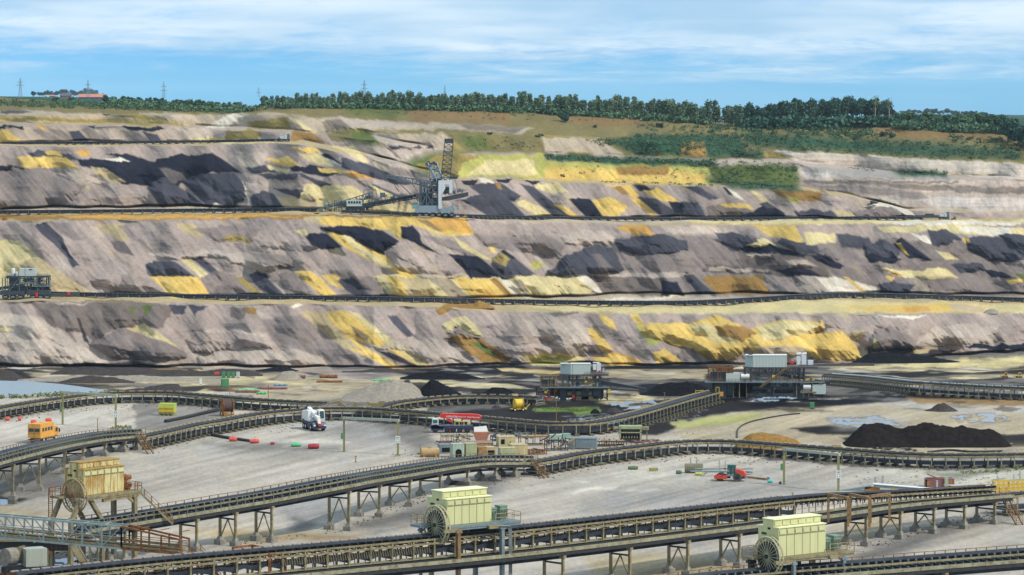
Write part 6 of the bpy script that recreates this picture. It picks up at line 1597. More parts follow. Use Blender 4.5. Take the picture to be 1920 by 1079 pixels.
def frame_table(label, cs, zt, m, posts=True, n=5):
    P_ = [at(x, y, zt) for x, y in cs]; o = thing('pipe_gantry', label, 'gantry', (P_[0].x, P_[0].y, 0)); q = [p - o.location for p in P_]; b = MB()
    for i in range(4):
        b.beam(q[i], q[(i + 1) % 4], .22)
        if n:
            for k in range(1, n + 1): t = k / (n + 1); c = q[i] * (1 - t) + q[(i + 1) % 4] * t; b.beam(c, c - Vector((0, 0, .9)), .09)
    part('top_frame', b, m, o)
    for p in q: l = MB(); l.beam(p, Vector((p.x, p.y, 0)), .3); part('leg', l, m, o)
frame_table('rusty rectangular frame over the foreground conveyor, right of the footbridge stair', [(437, 1027), (473, 1023), (535, 1036), (505, 1040)], 8.3, M_rust)
def portal_frame(label, a, c, zt, m, gr):
    A_, B_ = at(*a, zt), at(*c, zt); o = thing('portal', label, 'portal', (A_.x, A_.y, 0), 0, gr); B_ = B_ - o.location; A_ = A_ - o.location
    b = MB(); b.beam(A_ + (A_ - B_) * .01, B_ + (B_ - A_) * .01, .34); part('beam', b, m, o)
    for p in (A_, B_): l = MB(); l.beam(p, Vector((p.x, p.y, 4.3)), .3); part('post', l, m, o)
portal_frame('rusty portal over the right part of the foreground gallery, first from the left', (1553, 927), (1590, 934), 8.0, M_rail, 'rusty portals over the gallery')
portal_frame('rusty portal over the right part of the foreground gallery, second from the left', (1594, 927), (1630, 935), 8.0, M_rail, 'rusty portals over the gallery')
portal_frame('rusty portal over the right part of the foreground gallery, third from the left', (1632, 931), (1668, 926), 7.8, M_rail, 'rusty portals over the gallery')
m = PX('conveyor_tail', 'dark conveyor tail frame with rusty rails under the footbridge at the lower left', 'conveyor', 60, 1062, at(60, 1062))
m.boxes('tail_drum', M_dark, [(-10, 60, 1016, 1032, 4, 24), (62, 132, 1020, 1034, 6, 24)]); m.boxes('deck', M_steel, [(-20, 120, 1012, 1016, -2, 26)]); m.boxes('skirt', M_rust, [(20, 96, 1034, 1040, 0, 4)])
m.beams('column', M_steel, [((x, 1034, d), (x, 1062, d), 4) for x in (96, 128) for d in (4, 22)]); m.rail(-20, 122, 1012, -2, 14, M_rust, 14, 1008); m.rail(96, 150, 1034, 2, 12, M_rust, 6)
m.beams('cable_tray', M_tan, [((-20, 1000, 8), (150, 1016, 8), 1.6), ((-20, 1005, 14), (150, 1021, 14), 1.6), ((-20, 994, 20), (150, 1008, 20), 1.4)])
clutter(m, 40, 70, 220, 1036, 1060, 4, 30, [M_dark, M_steel, M_rust], 31, (1.5, 3.5))
# ------------------------------------------------------------------ height gates
def gate(label, a, ya, c, yc, top):
    A_, B_ = at(a, ya), at(c, yc); h = (ya - top) / ppm(ya); o = thing('height_gate', label, 'gate', A_, 0, 'height gates across the yard roads'); B_ = B_ - A_
    for p in (Vector(), B_): b = MB(); b.box(p.x, p.y, 0, .34, .34, h); b.box(p.x, p.y, 0, .7, .7, .06); part('post', b, M_gate, o)
    b = MB(); b.beam((-.2, 0, h + .16), (B_.x + .2, B_.y, h + .16), .42); part('crossbar', b, M_gatebar, o)
    for k in (0, 1):
        b = MB(); b.box(B_.x, B_.y - .22, 1.95 + .62 * k, .78, .04, .56); s = part('sign', b, M_white, o)
        t = MB()
        for j in range(3 if k else 2): t.box(B_.x - .2 + .2 * j * (1 if k else 2), B_.y - .245, 2.1 + .62 * k, .09, .01, .26)
        part('sign_marks', t, M_navy, s)
    b = MB(); b.box(-.36, 0, 2.2, .35, .3, 1.0); part('control_box', b, M_green, o)
M_gate = mat('olive_post', (.25, .235, .10), .7, var=.25, rust=.15); M_gatebar = mat('gate_bar', (.36, .38, .30), .6, var=.2, rust=.1)
gate('olive steel height gate at the left, behind the orange crew bus', 117.5, 796, 217, 803, 737)
gate('olive steel height gate in the middle, right of the white crane', 645, 848, 746, 853, 786)
gate('grey-green steel height gate at the right, beside the red roller', 1470, 909, 1572, 921, 844)
# ------------------------------------------------------------------ vehicles
def wheel(o, x, y, r, w, hub=M_hub, m=M_tyre, name='wheel'):
    wo = bpy.data.objects.new(name, None); COL.objects.link(wo); wo.parent = o; wo.location = (x, y, r); wo.empty_display_size = .3
    b = MB(); b.tube((0, -w / 2, 0), (0, w / 2, 0), r, 18); b.ring((0, -w / 2, 0), (0, 1, 0), r * .9, r * .1, 18, 5); b.ring((0, w / 2, 0), (0, 1, 0), r * .9, r * .1, 18, 5); part('tyre', b, m, wo)
    b = MB(); b.tube((0, -w / 2 - .03, 0), (0, w / 2 + .03, 0), r * .52, 12); part('hub', b, hub, wo); return wo
def crew_bus():
    p = at(80, 829); o = thing('crew_bus', 'orange boxy crew bus driving away beside the left gallery', 'bus', p, R(70))
    b = MB(); b.box(-.6, 0, .95, 5.0, 2.45, 2.35); part('body', b, M_orange, o); b = MB(); b.box(-.6, 0, 3.3, 4.9, 2.35, .08); b.box(-.4, 0, 3.36, .7, .5, .08); part('roof', b, M_orange, o)
    c = MB(); c.prism([(2.1, .7), (3.7, .7), (3.7, 1.6), (3.4, 2.55), (2.1, 2.55)], (0, -1.15, 0), (1, 0, 0), (0, 0, 1), (0, 1, 0), 2.3); part('cab', c, M_orange, o)
    for y in (-.58, .58): w = MB(); w.box(-3.12, y, 2.0, .04, .95, .62); part('rear_window', w, M_glass, o)
    for s in (-1, 1):
        for x in (-2.1, -1.1, -.1, .9): w = MB(); w.box(x, s * 1.235, 2.05, .7, .04, .6); part('side_window', w, M_glass, o)
        w = MB(); w.box(2.9, s * 1.16, 1.6, .8, .04, .7); part('cab_window', w, M_glass, o); w = MB(); w.box(3.3, s * 1.5, 1.5, .12, .25, .6); w.beam((3.2, s * 1.15, 2.1), (3.3, s * 1.5, 2.1), .05); part('mirror', w, M_dark, o)
    d = MB(); d.box(-3.12, 0, .98, .03, .03, 1.9); d.box(-3.12, 0, 1.75, .03, 2.2, .03); part('door_gap', d, M_dark, o); t = MB(); t.box(-.2, 0, .5, 7.0, 1.0, .42); t.box(-3.2, 0, .62, .12, 2.3, .18); part('chassis', t, M_dark, o)
    l = MB(); l.box(-3.25, -.95, .66, .03, .3, .12); l.box(-3.25, .95, .66, .03, .3, .12); part('tail_light', l, M_red, o)
    for x in (-1.8, 2.7):
        for s in (-1, 1): wheel(o, x, s * 1.0, .52, .35)
crew_bus()
def crane():
    p = at(589, 806); o = thing('mobile_crane', 'white and dark blue three-axle mobile crane parked facing the camera', 'crane', p, R(-70))
    b = MB(); b.prism([(-3.3, .55), (3.4, .55), (3.5, 1.0), (3.2, 1.55), (-3.2, 1.55), (-3.4, 1.3)], (0, -1.2, 0), (1, 0, 0), (0, 0, 1), (0, 1, 0), 2.4); part('carrier', b, M_navy, o)
    for x in (2.0, -1.2, -2.5):
        for s in (-1, 1): wheel(o, x, s * 1.06, .6, .42)
    c = MB(); c.prism([(1.1, 1.6), (2.6, 1.6), (2.75, 2.2), (2.35, 3.7), (1.1, 3.75)], (0, .15, 0), (1, 0, 0), (0, 0, 1), (0, 1, 0), 1.05); cb = part('cab', c, M_white, o)
    w = MB(); w.beam((2.70, .67, 2.3), (2.42, .67, 3.45), .03, .8); w.v = [(x + .03, y, z) for x, y, z in w.v]; w = MB(); w.prism([(2.74, 2.25), (2.40, 3.5), (2.44, 3.52), (2.79, 2.25)], (0, .27, 0), (1, 0, 0), (0, 0, 1), (0, 1, 0), .82); part('windscreen', w, M_glass, cb)
    w = MB(); w.box(1.75, .13, 2.3, 1.0, .04, 1.1); w.box(1.75, 1.22, 2.3, 1.0, .04, 1.1); part('side_window', w, M_glass, cb)
    s = MB(); s.box(-.6, -.1, 1.6, 3.2, 2.2, .5); s.box(-2.6, -.05, 1.75, 1.5, 2.3, 1.5); s.box(-.9, -.75, 2.1, 1.9, .8, 1.35); part('superstructure', s, M_white, o); k = MB(); k.box(-3.35, 0, 1.9, .35, 2.35, 1.1); part('counterweight', k, M_white, o)
    m = MB(); m.beam((-2.8, -.15, 3.55), (3.3, -.15, 2.2), .62, .66); part('boom', m, M_white, o); m = MB(); m.beam((3.2, -.15, 2.25), (3.75, -.15, 1.35), .5, .4); m.tube((3.45, -.45, 1.9), (3.45, .15, 1.9), .22, 10); part('boom_head', m, M_hub, o)
    m = MB(); m.tube((-.4, -.15, 2.0), (1.4, -.15, 2.5), .16, 8); part('boom_ram', m, M_navy, o); m = MB(); m.box(3.72, -.15, .95, .12, .35, .55); m.box(3.72, .2, .95, .1, .3, .3); part('hook_block', m, M_red, o)
    for s in (-.95, .95): l = MB(); l.box(3.5, s, .95, .06, .34, .22); part('headlight', l, M_lamp, o)
    b = MB(); b.box(3.55, 0, .5, .2, 2.4, .3); part('bumper', b, M_navy, o); r = MB(); r.box(1.5, .65, 3.75, .2, .2, .2); part('beacon', r, M_orange, o)
M_lamp = mat('headlamp_glass', (.85, .80, .70), .15, var=.05, bump=0)
crane()
def roller():
    p = at(1372, 902); o = thing('road_roller', 'red single-drum road roller with a green-tinted cab', 'roller', p, R(180 - 12))
    b = MB(); b.tube((1.75, -.85, .62), (1.75, .85, .62), .62, 24); part('drum', b, M_dark, o)
    f = MB()
    for s in (-1, 1): f.prism([(.7, .35), (2.5, .35), (2.65, .6), (2.45, .95), (1.9, 1.05), (.7, .95)], (0, s * 1.0 - .06, 0), (1, 0, 0), (0, 0, 1), (0, 1, 0), .12)
    f.box(2.55, 0, .45, .16, 2.1, .4); f.box(.75, 0, .4, .25, 2.1, .55); part('drum_frame', f, M_redor, o)
    h = MB(); h.prism([(-.75, .75), (-2.15, .75), (-2.25, 1.15), (-1.95, 1.6), (-1.3, 1.85), (-.6, 1.85)], (0, -.62, 0), (1, 0, 0), (0, 0, 1), (0, 1, 0), 1.24); part('engine_hood', h, M_redor, o)
    c = MB(); c.box(0, 0, 1.95 + .55, 1.3, 1.3, .10); c.box(0, 0, .75, 1.25, 1.2, .35); part('cab_roof', c, M_teal, o)
    g = MB(); g.box(0, 0, 1.1, 1.15, 1.15, 1.4, 0, .92); part('cab_glass', g, M_tealglass, o); q = MB()
    for x in (-.58, .02, .58):
        for s in (-.58, .58): q.beam((x, s, 1.0), (x * .94, s * .94, 2.5), .07)
    part('cab_pillar', q, M_dark, o)
    for s in (-1, 1): wheel(o, -1.0, s * .82, .66, .48, M_dark, M_greytyre)
    t = MB(); t.box(-1.2, 0, .45, 1.9, 1.0, .4); t.beam((.2, 0, .55), (.8, 0, .55), .3); part('chassis', t, M_dark, o); t = MB(); t.box(-2.2, 0, .5, .3, 1.2, .35); part('bumper', t, M_blue, o)
    t = MB(); t.beam((.7, .5, 1.0), (.7, .5, 1.5), .05); t.beam((1.3, .5, 1.0), (1.3, .5, 1.4), .05); t.beam((.7, .5, 1.5), (1.3, .5, 1.4), .05); part('step_rail', t, M_steel, o)
M_redor = mat('signal_red_paint', (.66, .075, .03), .5, var=.18, rust=.06, rustcol=(.30, .22, .16)); M_greytyre = mat('dusty_tyre', (.10, .10, .095), .9, var=.3)
roller()
def boom_truck():
    p = at(838, 812); o = thing('boom_truck', 'heavy truck with a long red boom and white-and-blue cab behind the scrap yard', 'truck', p, 0)
    k = 1 / ppm(812); X = lambda x, y: ((x - 838) * k, (812 - y) * k)
    pr = [X(825, 779), X(829, 776.2), X(885, 777), X(898, 778.5), X(903, 782), X(902, 786.5), X(899, 787.5), X(860, 785), X(826, 784.5)]
    b = MB(); b.prism(pr, (0, .2, 0), (1, 0, 0), (0, 0, 1), (0, 1, 0), 1.1); bo = part('boom', b, M_red, o)
    cu = bpy.data.curves.new('lettering', 'FONT'); cu.body = 'HERKEN'; cu.size = .52; cu.extrude = .01
    cu2 = bpy.data.curves.new('lettering', 'FONT'); cu2.body = 'SCHWERLAST  ARBEITSBÜHNEN'; cu2.size = .30; cu2.extrude = .01
    dg = bpy.context.evaluated_depsgraph_get
    for c, x, z in ((cu, X(836.5, 0)[0], X(0, 783.2)[1]), (cu2, X(854, 0)[0], X(0, 783)[1])):
        to = bpy.data.objects.new('lettering_curve', c); COL.objects.link(to); me = bpy.data.meshes.new_from_object(to.evaluated_get(dg())); bpy.data.objects.remove(to); me.materials.clear(); me.materials.append(M_white)
        q = bpy.data.objects.new('lettering', me); COL.objects.link(q); q.parent = bo; q.rotation_euler = (R(90), R(2), 0); q.location = (x, .17, z)
    b = MB(); b.box(.8, .8, .75, 7.6, 2.0, .55); part('chassis', b, M_navy, o); b = MB(); b.prism([X(808, 808), X(832, 808), X(832, 800), X(826, 801), X(819, 796), X(809, 797)], (0, -.2, 0), (1, 0, 0), (0, 0, 1), (0, 1, 0), 2.2); part('front_deck', b, M_navy, o)
    b = MB(); b.prism([X(809.5, 797), X(822, 797), X(822, 786), X(811, 785)], (0, .2, 0), (1, 0, 0), (0, 0, 1), (0, 1, 0), 1.2); cb = part('cab', b, M_white, o); b = MB(); b.box(X(816, 0)[0], .18, X(0, 794)[1], .8, .05, .6); b.box(X(809.8, 0)[0], .8, X(0, 794)[1], .06, .9, .6); part('cab_window', b, M_tealglass, cb)
    for x in (816, 838, 850, 862, 876):
        for y in (0, 1.6): wheel(o, X(x, 0)[0], y, .48, .35, M_dark)
    b = MB(); b.tube((*X(842, 808)[:1], -.1, X(0, 805)[1]), (X(842, 0)[0], .2, X(0, 805)[1]), .5, 12); part('rear_drum', b, M_red, o)
    b = MB(); b.prism([X(836, 786), X(843, 786), X(849, 790), X(847, 793), X(838, 790)], (0, .3, 0), (1, 0, 0), (0, 0, 1), (0, 1, 0), .8); part('boom_base', b, M_red, o)
    b = MB()
    for x in (853, 861, 870): b.beam((X(x, 0)[0], -.1, 1.3), (X(x, 0)[0], -.1, X(0, 790.5)[1]), .12)
    b.beam((X(853, 0)[0], -.1, X(0, 790.5)[1]), (X(870, 0)[0], -.1, X(0, 790.5)[1]), .12); b.box(X(879, 0)[0], -.1, X(0, 796)[1], .5, .3, .35); part('guard_frame', b, M_yellow, o)
boom_truck()
def pickup(): 
    m = PX('pickup', 'white pickup parked at the right foot of the big stacker', 'car', 855, 408.5)
    m.boxes('body', M_white, [(850, 861, 405.5, 407.8, 0, 4)]); m.boxes('cab', M_white, [(853, 857.5, 403.6, 405.5, .3, 3.7)]); m.boxes('window', M_glass, [(853.4, 857, 404, 405.2, .2, .5)])
    b = MB()
    for x in (852, 859): b.tube(m.P(x, 407.9, -.1), m.P(x, 407.9, 4.1), .8, 8)
    part('wheel', b, M_tyre, m.o)
pickup()
def dozer(label, x, y, s=1.0, m_=None, gp=False):
    m = PX('bulldozer', label, 'bulldozer', x, y, G(x, y) if gp else None); m_ = m_ or M_yellow; f = lambda a: x + a * s; g = lambda b: y - b * s
    m.boxes('body', m_, [(f(-5), f(3), g(4.5), g(1.8), 1, 5)]); m.boxes('cab', m_, [(f(-1.5), f(2.5), g(8), g(4.4), 1, 5)]); m.boxes('window', M_glass, [(f(-1), f(2), g(7.2), g(5.2), .7, 1.2)]); m.crawler(x - s, y, 10 * s, 2.6 * s, 0, 1.6); m.crawler(x - s, y, 10 * s, 2.6 * s, 4.4, 6)
    m.boxes('blade', m_, [(f(-8), f(-7), g(4), g(.3), -1, 7)]); m.beams('blade_arm', M_dark, [((f(-7), g(1.5), .5), (f(-3), g(1.8), .5), .6)])
dozer('yellow bulldozer right of the white pickup by the big stacker', 872, 409.5, .8); dozer('yellow bulldozer on the orange track under the belt wagon', 595, 401.5, .8)
dozer('orange bulldozer on the pale floor at the right edge, left of the two', 1886, 709, 1.2, M_orange, True); dozer('yellow-orange bulldozer on the pale floor at the right edge, right of the two', 1912, 709, 1.2, M_yellow, True)
dozer('dark bulldozer on the upper left bench, left of the pair', 374, 264, .7, M_rust); dozer('dark bulldozer on the upper left bench, right of the pair', 384, 264, .7, M_rust)
dozer('small rust-red machine right of the small dark transfer station', 1790, 412.5, .7, M_rust)
m = PX('dark_boulder', 'dark box-shaped lump at the left end of the middle bench', 'boulder', 8, 413.5); b = MB(); b.box(0, 3, 0, 9, 6, 5.2, .1, .8); b.box(1, 3, 0, 6, 8, 4, .5, .7); part('lump', b, M_rust, m.o)
# ------------------------------------------------------------------ equipment standing about the yard
def skip_tank():
    p = at(314, 779); o = thing('oil_tank', 'lime-green tank container with yellow doors, standing on skids in the left yard', 'container', p, R(-8))
    b = MB(); b.prism([(-.9, .55), (.9, .55), (1.0, 1.2), (1.0, 2.25), (-.8, 2.25), (-.9, 1.2)], (-1.5, 0, 0), (0, 1, 0), (0, 0, 1), (1, 0, 0), 3.0); part('body', b, M_lime, o)
    for x in (-.72, .72): b = MB(); b.box(x, -.97, .72, 1.36, .14, .85); b.box(x, -1.05, 1.45, 1.4, .2, .12); part('door', b, M_yellow, o)
    b = MB()
    for x in (-1.2, -.4, .4, 1.2): b.box(x, 0, 0, .25, 1.7, .5)
    b.box(0, -.8, .3, 3.1, .2, .2); part('skid', b, M_olive, o)
M_lime = mat('lime_paint', (.42, .50, .09), .6, var=.15, rust=.1); skip_tank()
def cable_drum():
    p = at(426, 780); o = thing('cable_drum', 'rusty cable drum on a stand between the two left conveyors', 'drum', p, R(20)); 
    b = MB(); b.tube((-.9, 0, 1.9), (.75, 0, 1.9), 1.15, 20); part('drum', b, M_darkrust, o); b = MB()
    for x in (-.95, .85): b.tube((x - .05, 0, 1.9), (x + .05, 0, 1.9), 1.3, 22)
    part('flange', b, M_rust, o); b = MB()
    for x in (-1.1, 1.0):
        b.beam((x, -1.0, 0), (x, 0, 1.9), .18); b.beam((x, 1.0, 0), (x, 0, 1.9), .18); b.beam((x, -1.1, .1), (x, 1.1, .1), .2)
    b.beam((-1.1, -1.0, .4), (1.0, -1.0, .4), .2); b.box(-.7, -1.1, .1, .6, .5, .8); part('stand', b, M_orangerust, o)
M_darkrust = mat('dark_rust', (.085, .045, .035), .8, var=.4); M_orangerust = mat('orange_rust', (.34, .15, .03), .8, var=.4, rust=.3); cable_drum()
def pipe_run(name, label, cat, pp, r, m): 
    q = catmull(pp, 1.0); o = q[0].copy(); return solo(name, MB().pipe([v - o for v in q], r, 8), m, label, cat, o)
pipe_run('hose', 'thick black pipe lying on the ground left of the rusty cable drum', 'pipe', pts((310, 793, .3), (350, 785, .3), (385, 777, .35), (415, 772, .5)), .32, M_dark)
pipe_run('hose', 'black hose linking the red floats in front of the left conveyor', 'hose', pts((396, 818, .3), (430, 824, .25), (452, 827, .25), (470, 829.5, .2)), .26, M_dark)
pipe_run('hose', 'grey pipe from the red roller to the blue float', 'pipe', pts((1400, 898, .3), (1418, 899, .2), (1438, 901, .2)), .16, M_rail)
pipe_run('hose', 'black hose curving over the yellow ground left of the brown heap', 'hose', pts((1382, 822, .15), (1384, 806, .15), (1400, 795, .15), (1430, 787, .15), (1470, 780, .15), (1500, 777, .15)), .12, M_dark)
pipe_run('hose', 'black hose on the pale ground at the far right', 'hose', pts((1740, 850, .15), (1780, 846, .15), (1820, 849, .15), (1880, 848, .15)), .2, M_dark)
def floatshell(x, y, w, h, m, label, rz=.15):
    k = 1 / ppm(y); L_ = w * k; r = h * k / 2; b = MB(); n = 12; prof = [(-.5, .45), (-.46, .85), (-.2, 1), (.2, 1), (.46, .85), (.5, .45)]
    for i, (a, q) in enumerate(prof):
        for j in range(n):
            t = 2 * math.pi * j / n; b.v.append((a * L_, math.cos(t) * r * q * 1.15, r + math.sin(t) * r * q))
    for i in range(len(prof) - 1):
        for j in range(n): b.f.append((i * n + j, (i + 1) * n + j, (i + 1) * n + (j + 1) % n, i * n + (j + 1) % n))
    b.f += [tuple(range(n)), tuple(range(5 * n + n - 1, 5 * n - 1, -1))]
    b.ring((0, 0, r), (1, 0, 0), r * 1.1, r * .09, 12, 4)
    solo('pipe_float', b, m, label, 'float', at(x, y), rz, 'hose floats on the yard')
M_redfloat = mat('red_float', (.66, .10, .065), .6, var=.15); M_dkred = mat('dark_red_float', (.36, .035, .045), .6, var=.2); M_gfloat = mat('green_float', (.12, .46, .22), .6, var=.15); M_dkg = mat('dark_green_float', (.10, .15, .08), .7, var=.3, rust=.2); M_teala = mat('turquoise_float', (.10, .48, .40), .5, var=.15); M_bluef = mat('blue_float', (.07, .09, .28), .5, var=.2)
for q in ((14, 789, 9, 7, M_redfloat, 'red float at the left edge below the far conveyor'), (37, 789.5, 6, 8, M_redfloat, 'small round red float left of the orange bus'), (63, 795, 11, 8, M_redfloat, 'red float half hidden behind the left of the orange bus'), (91, 791, 12, 7, M_redfloat, 'red float behind the cab of the orange bus'),
          (437, 828, 15, 9, M_redfloat, 'light red float at the black hose end under the left conveyor'), (477, 831.5, 18, 8, M_redfloat, 'light red float second along the black hose'), (511, 834, 8, 5, M_dkred, 'small dark red float between the light red and the green float'), (555, 838, 19, 8, M_gfloat, 'bright green float left of the dark red one'), (588, 842, 21, 10, M_dkred, 'dark red float farthest right, in front of the white crane'),
          (1126, 873, 11, 6, M_dkg, 'dark green float under the right ground conveyor'), (1187, 881, 19, 7, M_dkg, 'long dark green float on the pale yard in the right half'), (1273, 889, 11, 7, M_dkg, 'small olive float left of the wire mesh cylinder'), (1310, 892, 14, 7, M_lime, 'lime-green float in front of the wire mesh cylinder'),
          (1444, 906, 10, 7, M_teala, 'turquoise float left of the right height gate'), (1440, 900, 6, 5, M_bluef, 'small blue float behind the turquoise float'), (1463, 908, 4, 5, M_dark, 'tiny black float at the foot of the right height gate')): floatshell(*q)
p = at(1226, 884); o = thing('trough', 'olive-yellow trough standing on the yard right of the long dark green float', 'trough', p, .1); b = MB(); b.prism([(-.62, 0), (.62, 0), (.70, .48), (.62, .48), (.55, .1), (-.55, .1), (-.62, .48), (-.70, .48)], (0, 0, 0), (1, 0, 0), (0, 0, 1), (0, 1, 0), .8); part('shell', b, M_olive, o); b = MB(); b.box(0, .02, .06, 1.2, .04, .4); b.box(0, .78, .06, 1.2, .04, .4); part('end_plate', b, M_olive, o)
def mesh_cylinder():
    p = at(1301, 887); o = thing('mesh_cylinder', 'rusty wire mesh cylinder lying on the yard behind the red roller', 'cylinder', p, R(-6)); b = MB(); r = .72
    for i in range(11): b.ring((-1.4 + i * .28, 0, r), (1, 0, 0), r, .035, 18, 4)
    for j in range(14): t = 2 * math.pi * j / 14; b.beam((-1.4, r * math.cos(t), r + r * math.sin(t)), (1.4, r * math.cos(t), r + r * math.sin(t)), .05)
    part('mesh', b, M_olivehose, o); b = MB(); b.tube((-1.35, 0, r), (1.38, 0, r), r * .93, 18, cap=False); part('liner', b, M_conc, o); b = MB(); b.tube((1.3, 0, r), (1.36, 0, r), r * .9, 18); part('end_cap', b, M_black, o)
mesh_cylinder()
def pipe_rack():
    o0 = at(1296, 884); o = thing('pipe_rack', 'low rack of grey pipes on posts behind the red roller', 'pipe rack', o0); Q = lambda x, y, z: at(x, y, z) - o0
    for x, y, yt in ((1295, 884, 858), (1306, 882, 858), (1349, 884, 863), (1360, 883, 864)): b = MB(); h = (y - yt) / ppm(y); c = Q(x, y, 0); b.box(c.x, c.y, 0, .2, .2, h); part('post', b, M_gatebar, o)
    for dy in (0, 3.5):
        b = MB(); a, c, d = Q(1294, 884, 2.05), Q(1350, 884, 1.8), Q(1404, 884, .95); b.pipe([v + Vector((dy * .25, dy, 0)) for v in (a, c, d)], .12, 8); part('pipe', b, M_blue, o)
    b = MB(); b.beam(Q(1322, 884, .85), Q(1410, 886, .3), .45, .3); part('beam', b, M_blue, o); b = MB(); b.beam(Q(1398, 886, 0), Q(1400, 886, .5), .12); b.beam(Q(1326, 884, 0), Q(1326, 884, .8), .12); part('prop', b, M_blue, o)
pipe_rack()
def reel_cart():
    p = at(972, 771); o = thing('reel_trailer', 'yellow cable reel trailer on the black ground near the left transfer station', 'trailer', p, R(15)); b = MB(); b.tube((-.75, -.1, 1.35), (.75, .1, 1.35), .95, 20); part('drum', b, M_yellow, o); b = MB()
    for x in (-.8, .8): b.tube((x - .04, 0, 1.35), (x + .04, 0, 1.35), 1.08, 20)
    part('flange', b, M_yellow, o); b = MB(); b.box(0, 0, .35, 3.0, 1.5, .16); b.beam((-.9, -.7, .4), (-.9, 0, 1.35), .14); b.beam((.9, -.7, .4), (.9, 0, 1.35), .14); b.beam((-.9, .7, .4), (-.9, 0, 1.35), .14); b.beam((.9, .7, .4), (.9, 0, 1.35), .14); b.beam((1.4, 0, .45), (2.3, 0, 1.3), .12); part('frame', b, M_yellow, o)
    for x, s in ((-.9, -1), (-.9, 1), (.7, -1), (.7, 1)): wheel(o, x, s * .8, .35, .25)
reel_cart()
b = MB(); b.tube((-.55, 0, .5), (.55, 0, .5), .5, 14); solo('drum', b, M_tan, 'pale round drum behind the yellow reel trailer', 'drum', at(965, 757) + Vector((0, 0, .9)), .3)
# containers and cabinets
def cabinet(label, x, y, w, h, m, d=None, name='cabinet', door=True, rz=0.0, g=None, legs=.1, p=None):
    p = (G(x, y) if p is None else p); k = p.y / F; W, H = w * k, h * k; D = d or W * .8; o = thing(name, label, name.replace('_', ' '), p, rz, g); b = MB(); b.box(0, D / 2, legs, W, D, H - legs); body = part('body', b, m, o); b = MB(); b.box(0, D / 2, H + .003, W * 1.04, D * 1.04, .07); part('roof', b, m, body)
    b = MB(); b.box(0, D / 2, -.05, W * .9, D * .9, legs + .05); part('base', b, M_dark, o)
    if door: b = MB(); b.box(0, -.02, legs + .1, W * .5, .03, H * .75); part('door', b, m, body)
    return o
for x, m, lb in ((419, M_green, 'green cabinet, left one of three green ones in the row by the bank'), (428.5, M_green, 'green cabinet, middle one of three green ones in the row by the bank'), (437, M_green, 'green cabinet, right one of three green ones in the row by the bank'), (446, M_palegrey, 'pale grey-green cabinet at the right end of the row by the bank')): cabinet(lb, x, 709, 6.5, 10.5, m)
cabinet('orange-red cabinet at the left end of the row by the bank', 406.5, 706, 9.5, 7, M_redor); cabinet('tall green container beside the track in front of the cabinet row', 423, 727, 13, 15, M_green, name='container', rz=.3); cabinet('narrow white cabinet on the sandy track left of the green container', 376, 722, 4, 11, M_white)
cabinet('small green cabinet on the black ground in front of the right transfer station', 1523, 767, 8, 11, M_green); cabinet('small green cabinet at the foot of the dark bank at the right', 1673, 677, 5, 8, M_green); cabinet('tan crate behind the right ground conveyor', 1569, 845, 16, 9, M_tan, name='crate')
# pipe stacks
def stack(label, x, y, w, h, m, rows=2, rz=-.12, name='pipe_stack', along=6.0, n=None):
    p = G(x, y); k = p.y / F; W = w * k; r = h * k / (2 * rows); o = thing(name, label, 'pipe stack', p, rz, 'stacks of pipes on the sandy ground'); n = n or max(3, int(along / 2 / (2 * r) * .6))
    b = MB()
    for j in range(rows):
        for i in range(n - j): b.tube((-W / 2, (i + j / 2) * 2 * r, r + j * 1.75 * r), (W / 2, (i + j / 2) * 2 * r, r + j * 1.75 * r), r, 8)
    part('pipe', b, m, o)['kind'] = 'stuff'
    b = MB()
    for q in (-.4, 0, .4): b.box(q * W, n * r, -.05, .2, n * 2 * r, .12); b.box(q * W, -r * 1.3, 0, .1, .1, h * k * 1.3)
    part('bearer', b, M_rust, o)
M_bluepipe = mat('blue_pipe', (.14, .30, .42), .5, var=.15); M_gpipe = mat('green_pipe', (.12, .48, .20), .5, var=.15); M_greypipe = mat('grey_pipe', (.30, .28, .26), .6, var=.3); M_mar = mat('maroon_pipe', (.22, .09, .10), .7, var=.3)
stack('long stack of green pipes on a maroon layer, behind the cable drum', 463, 737, 44, 4, M_mar, 2); stack('top layer of bright green pipes on the long stack', 463, 733.5, 44, 3, M_gpipe, 1); stack('short stack of green pipes right of the long green one', 490, 740, 18, 4, M_gpipe, 2)
stack('stack of light blue pipes left of the grey pipes', 412, 745, 28, 4, M_bluepipe, 2); stack('stack of blue pipes nearest to the far conveyor', 437, 750, 34, 3.5, M_bluepipe, 2); stack('stack of grey pipes between the blue and the green ones', 452, 744.5, 44, 3.5, M_greypipe, 2)
stack('stack of maroon and grey pipes at the back of the pipe yard', 509, 731, 56, 4, M_mar, 2); stack('pale blue pipes on top at the back right of the pipe yard', 525, 724, 24, 3, M_bluepipe, 1); stack('scattered rusty pipes on the sandy ground', 618, 718, 48, 3.5, M_rust, 2, .1); stack('large rusty pipe section on the sandy mound', 616, 709.5, 34, 6, M_rust, 1, .05, n=2); stack('short rusty pipe left of the large rusty pipe section', 566, 710.5, 13, 6, M_mar, 1, 0, n=2); stack('green pipes lying on the sandy mound', 716, 715, 34, 3, M_gpipe, 2, .05)
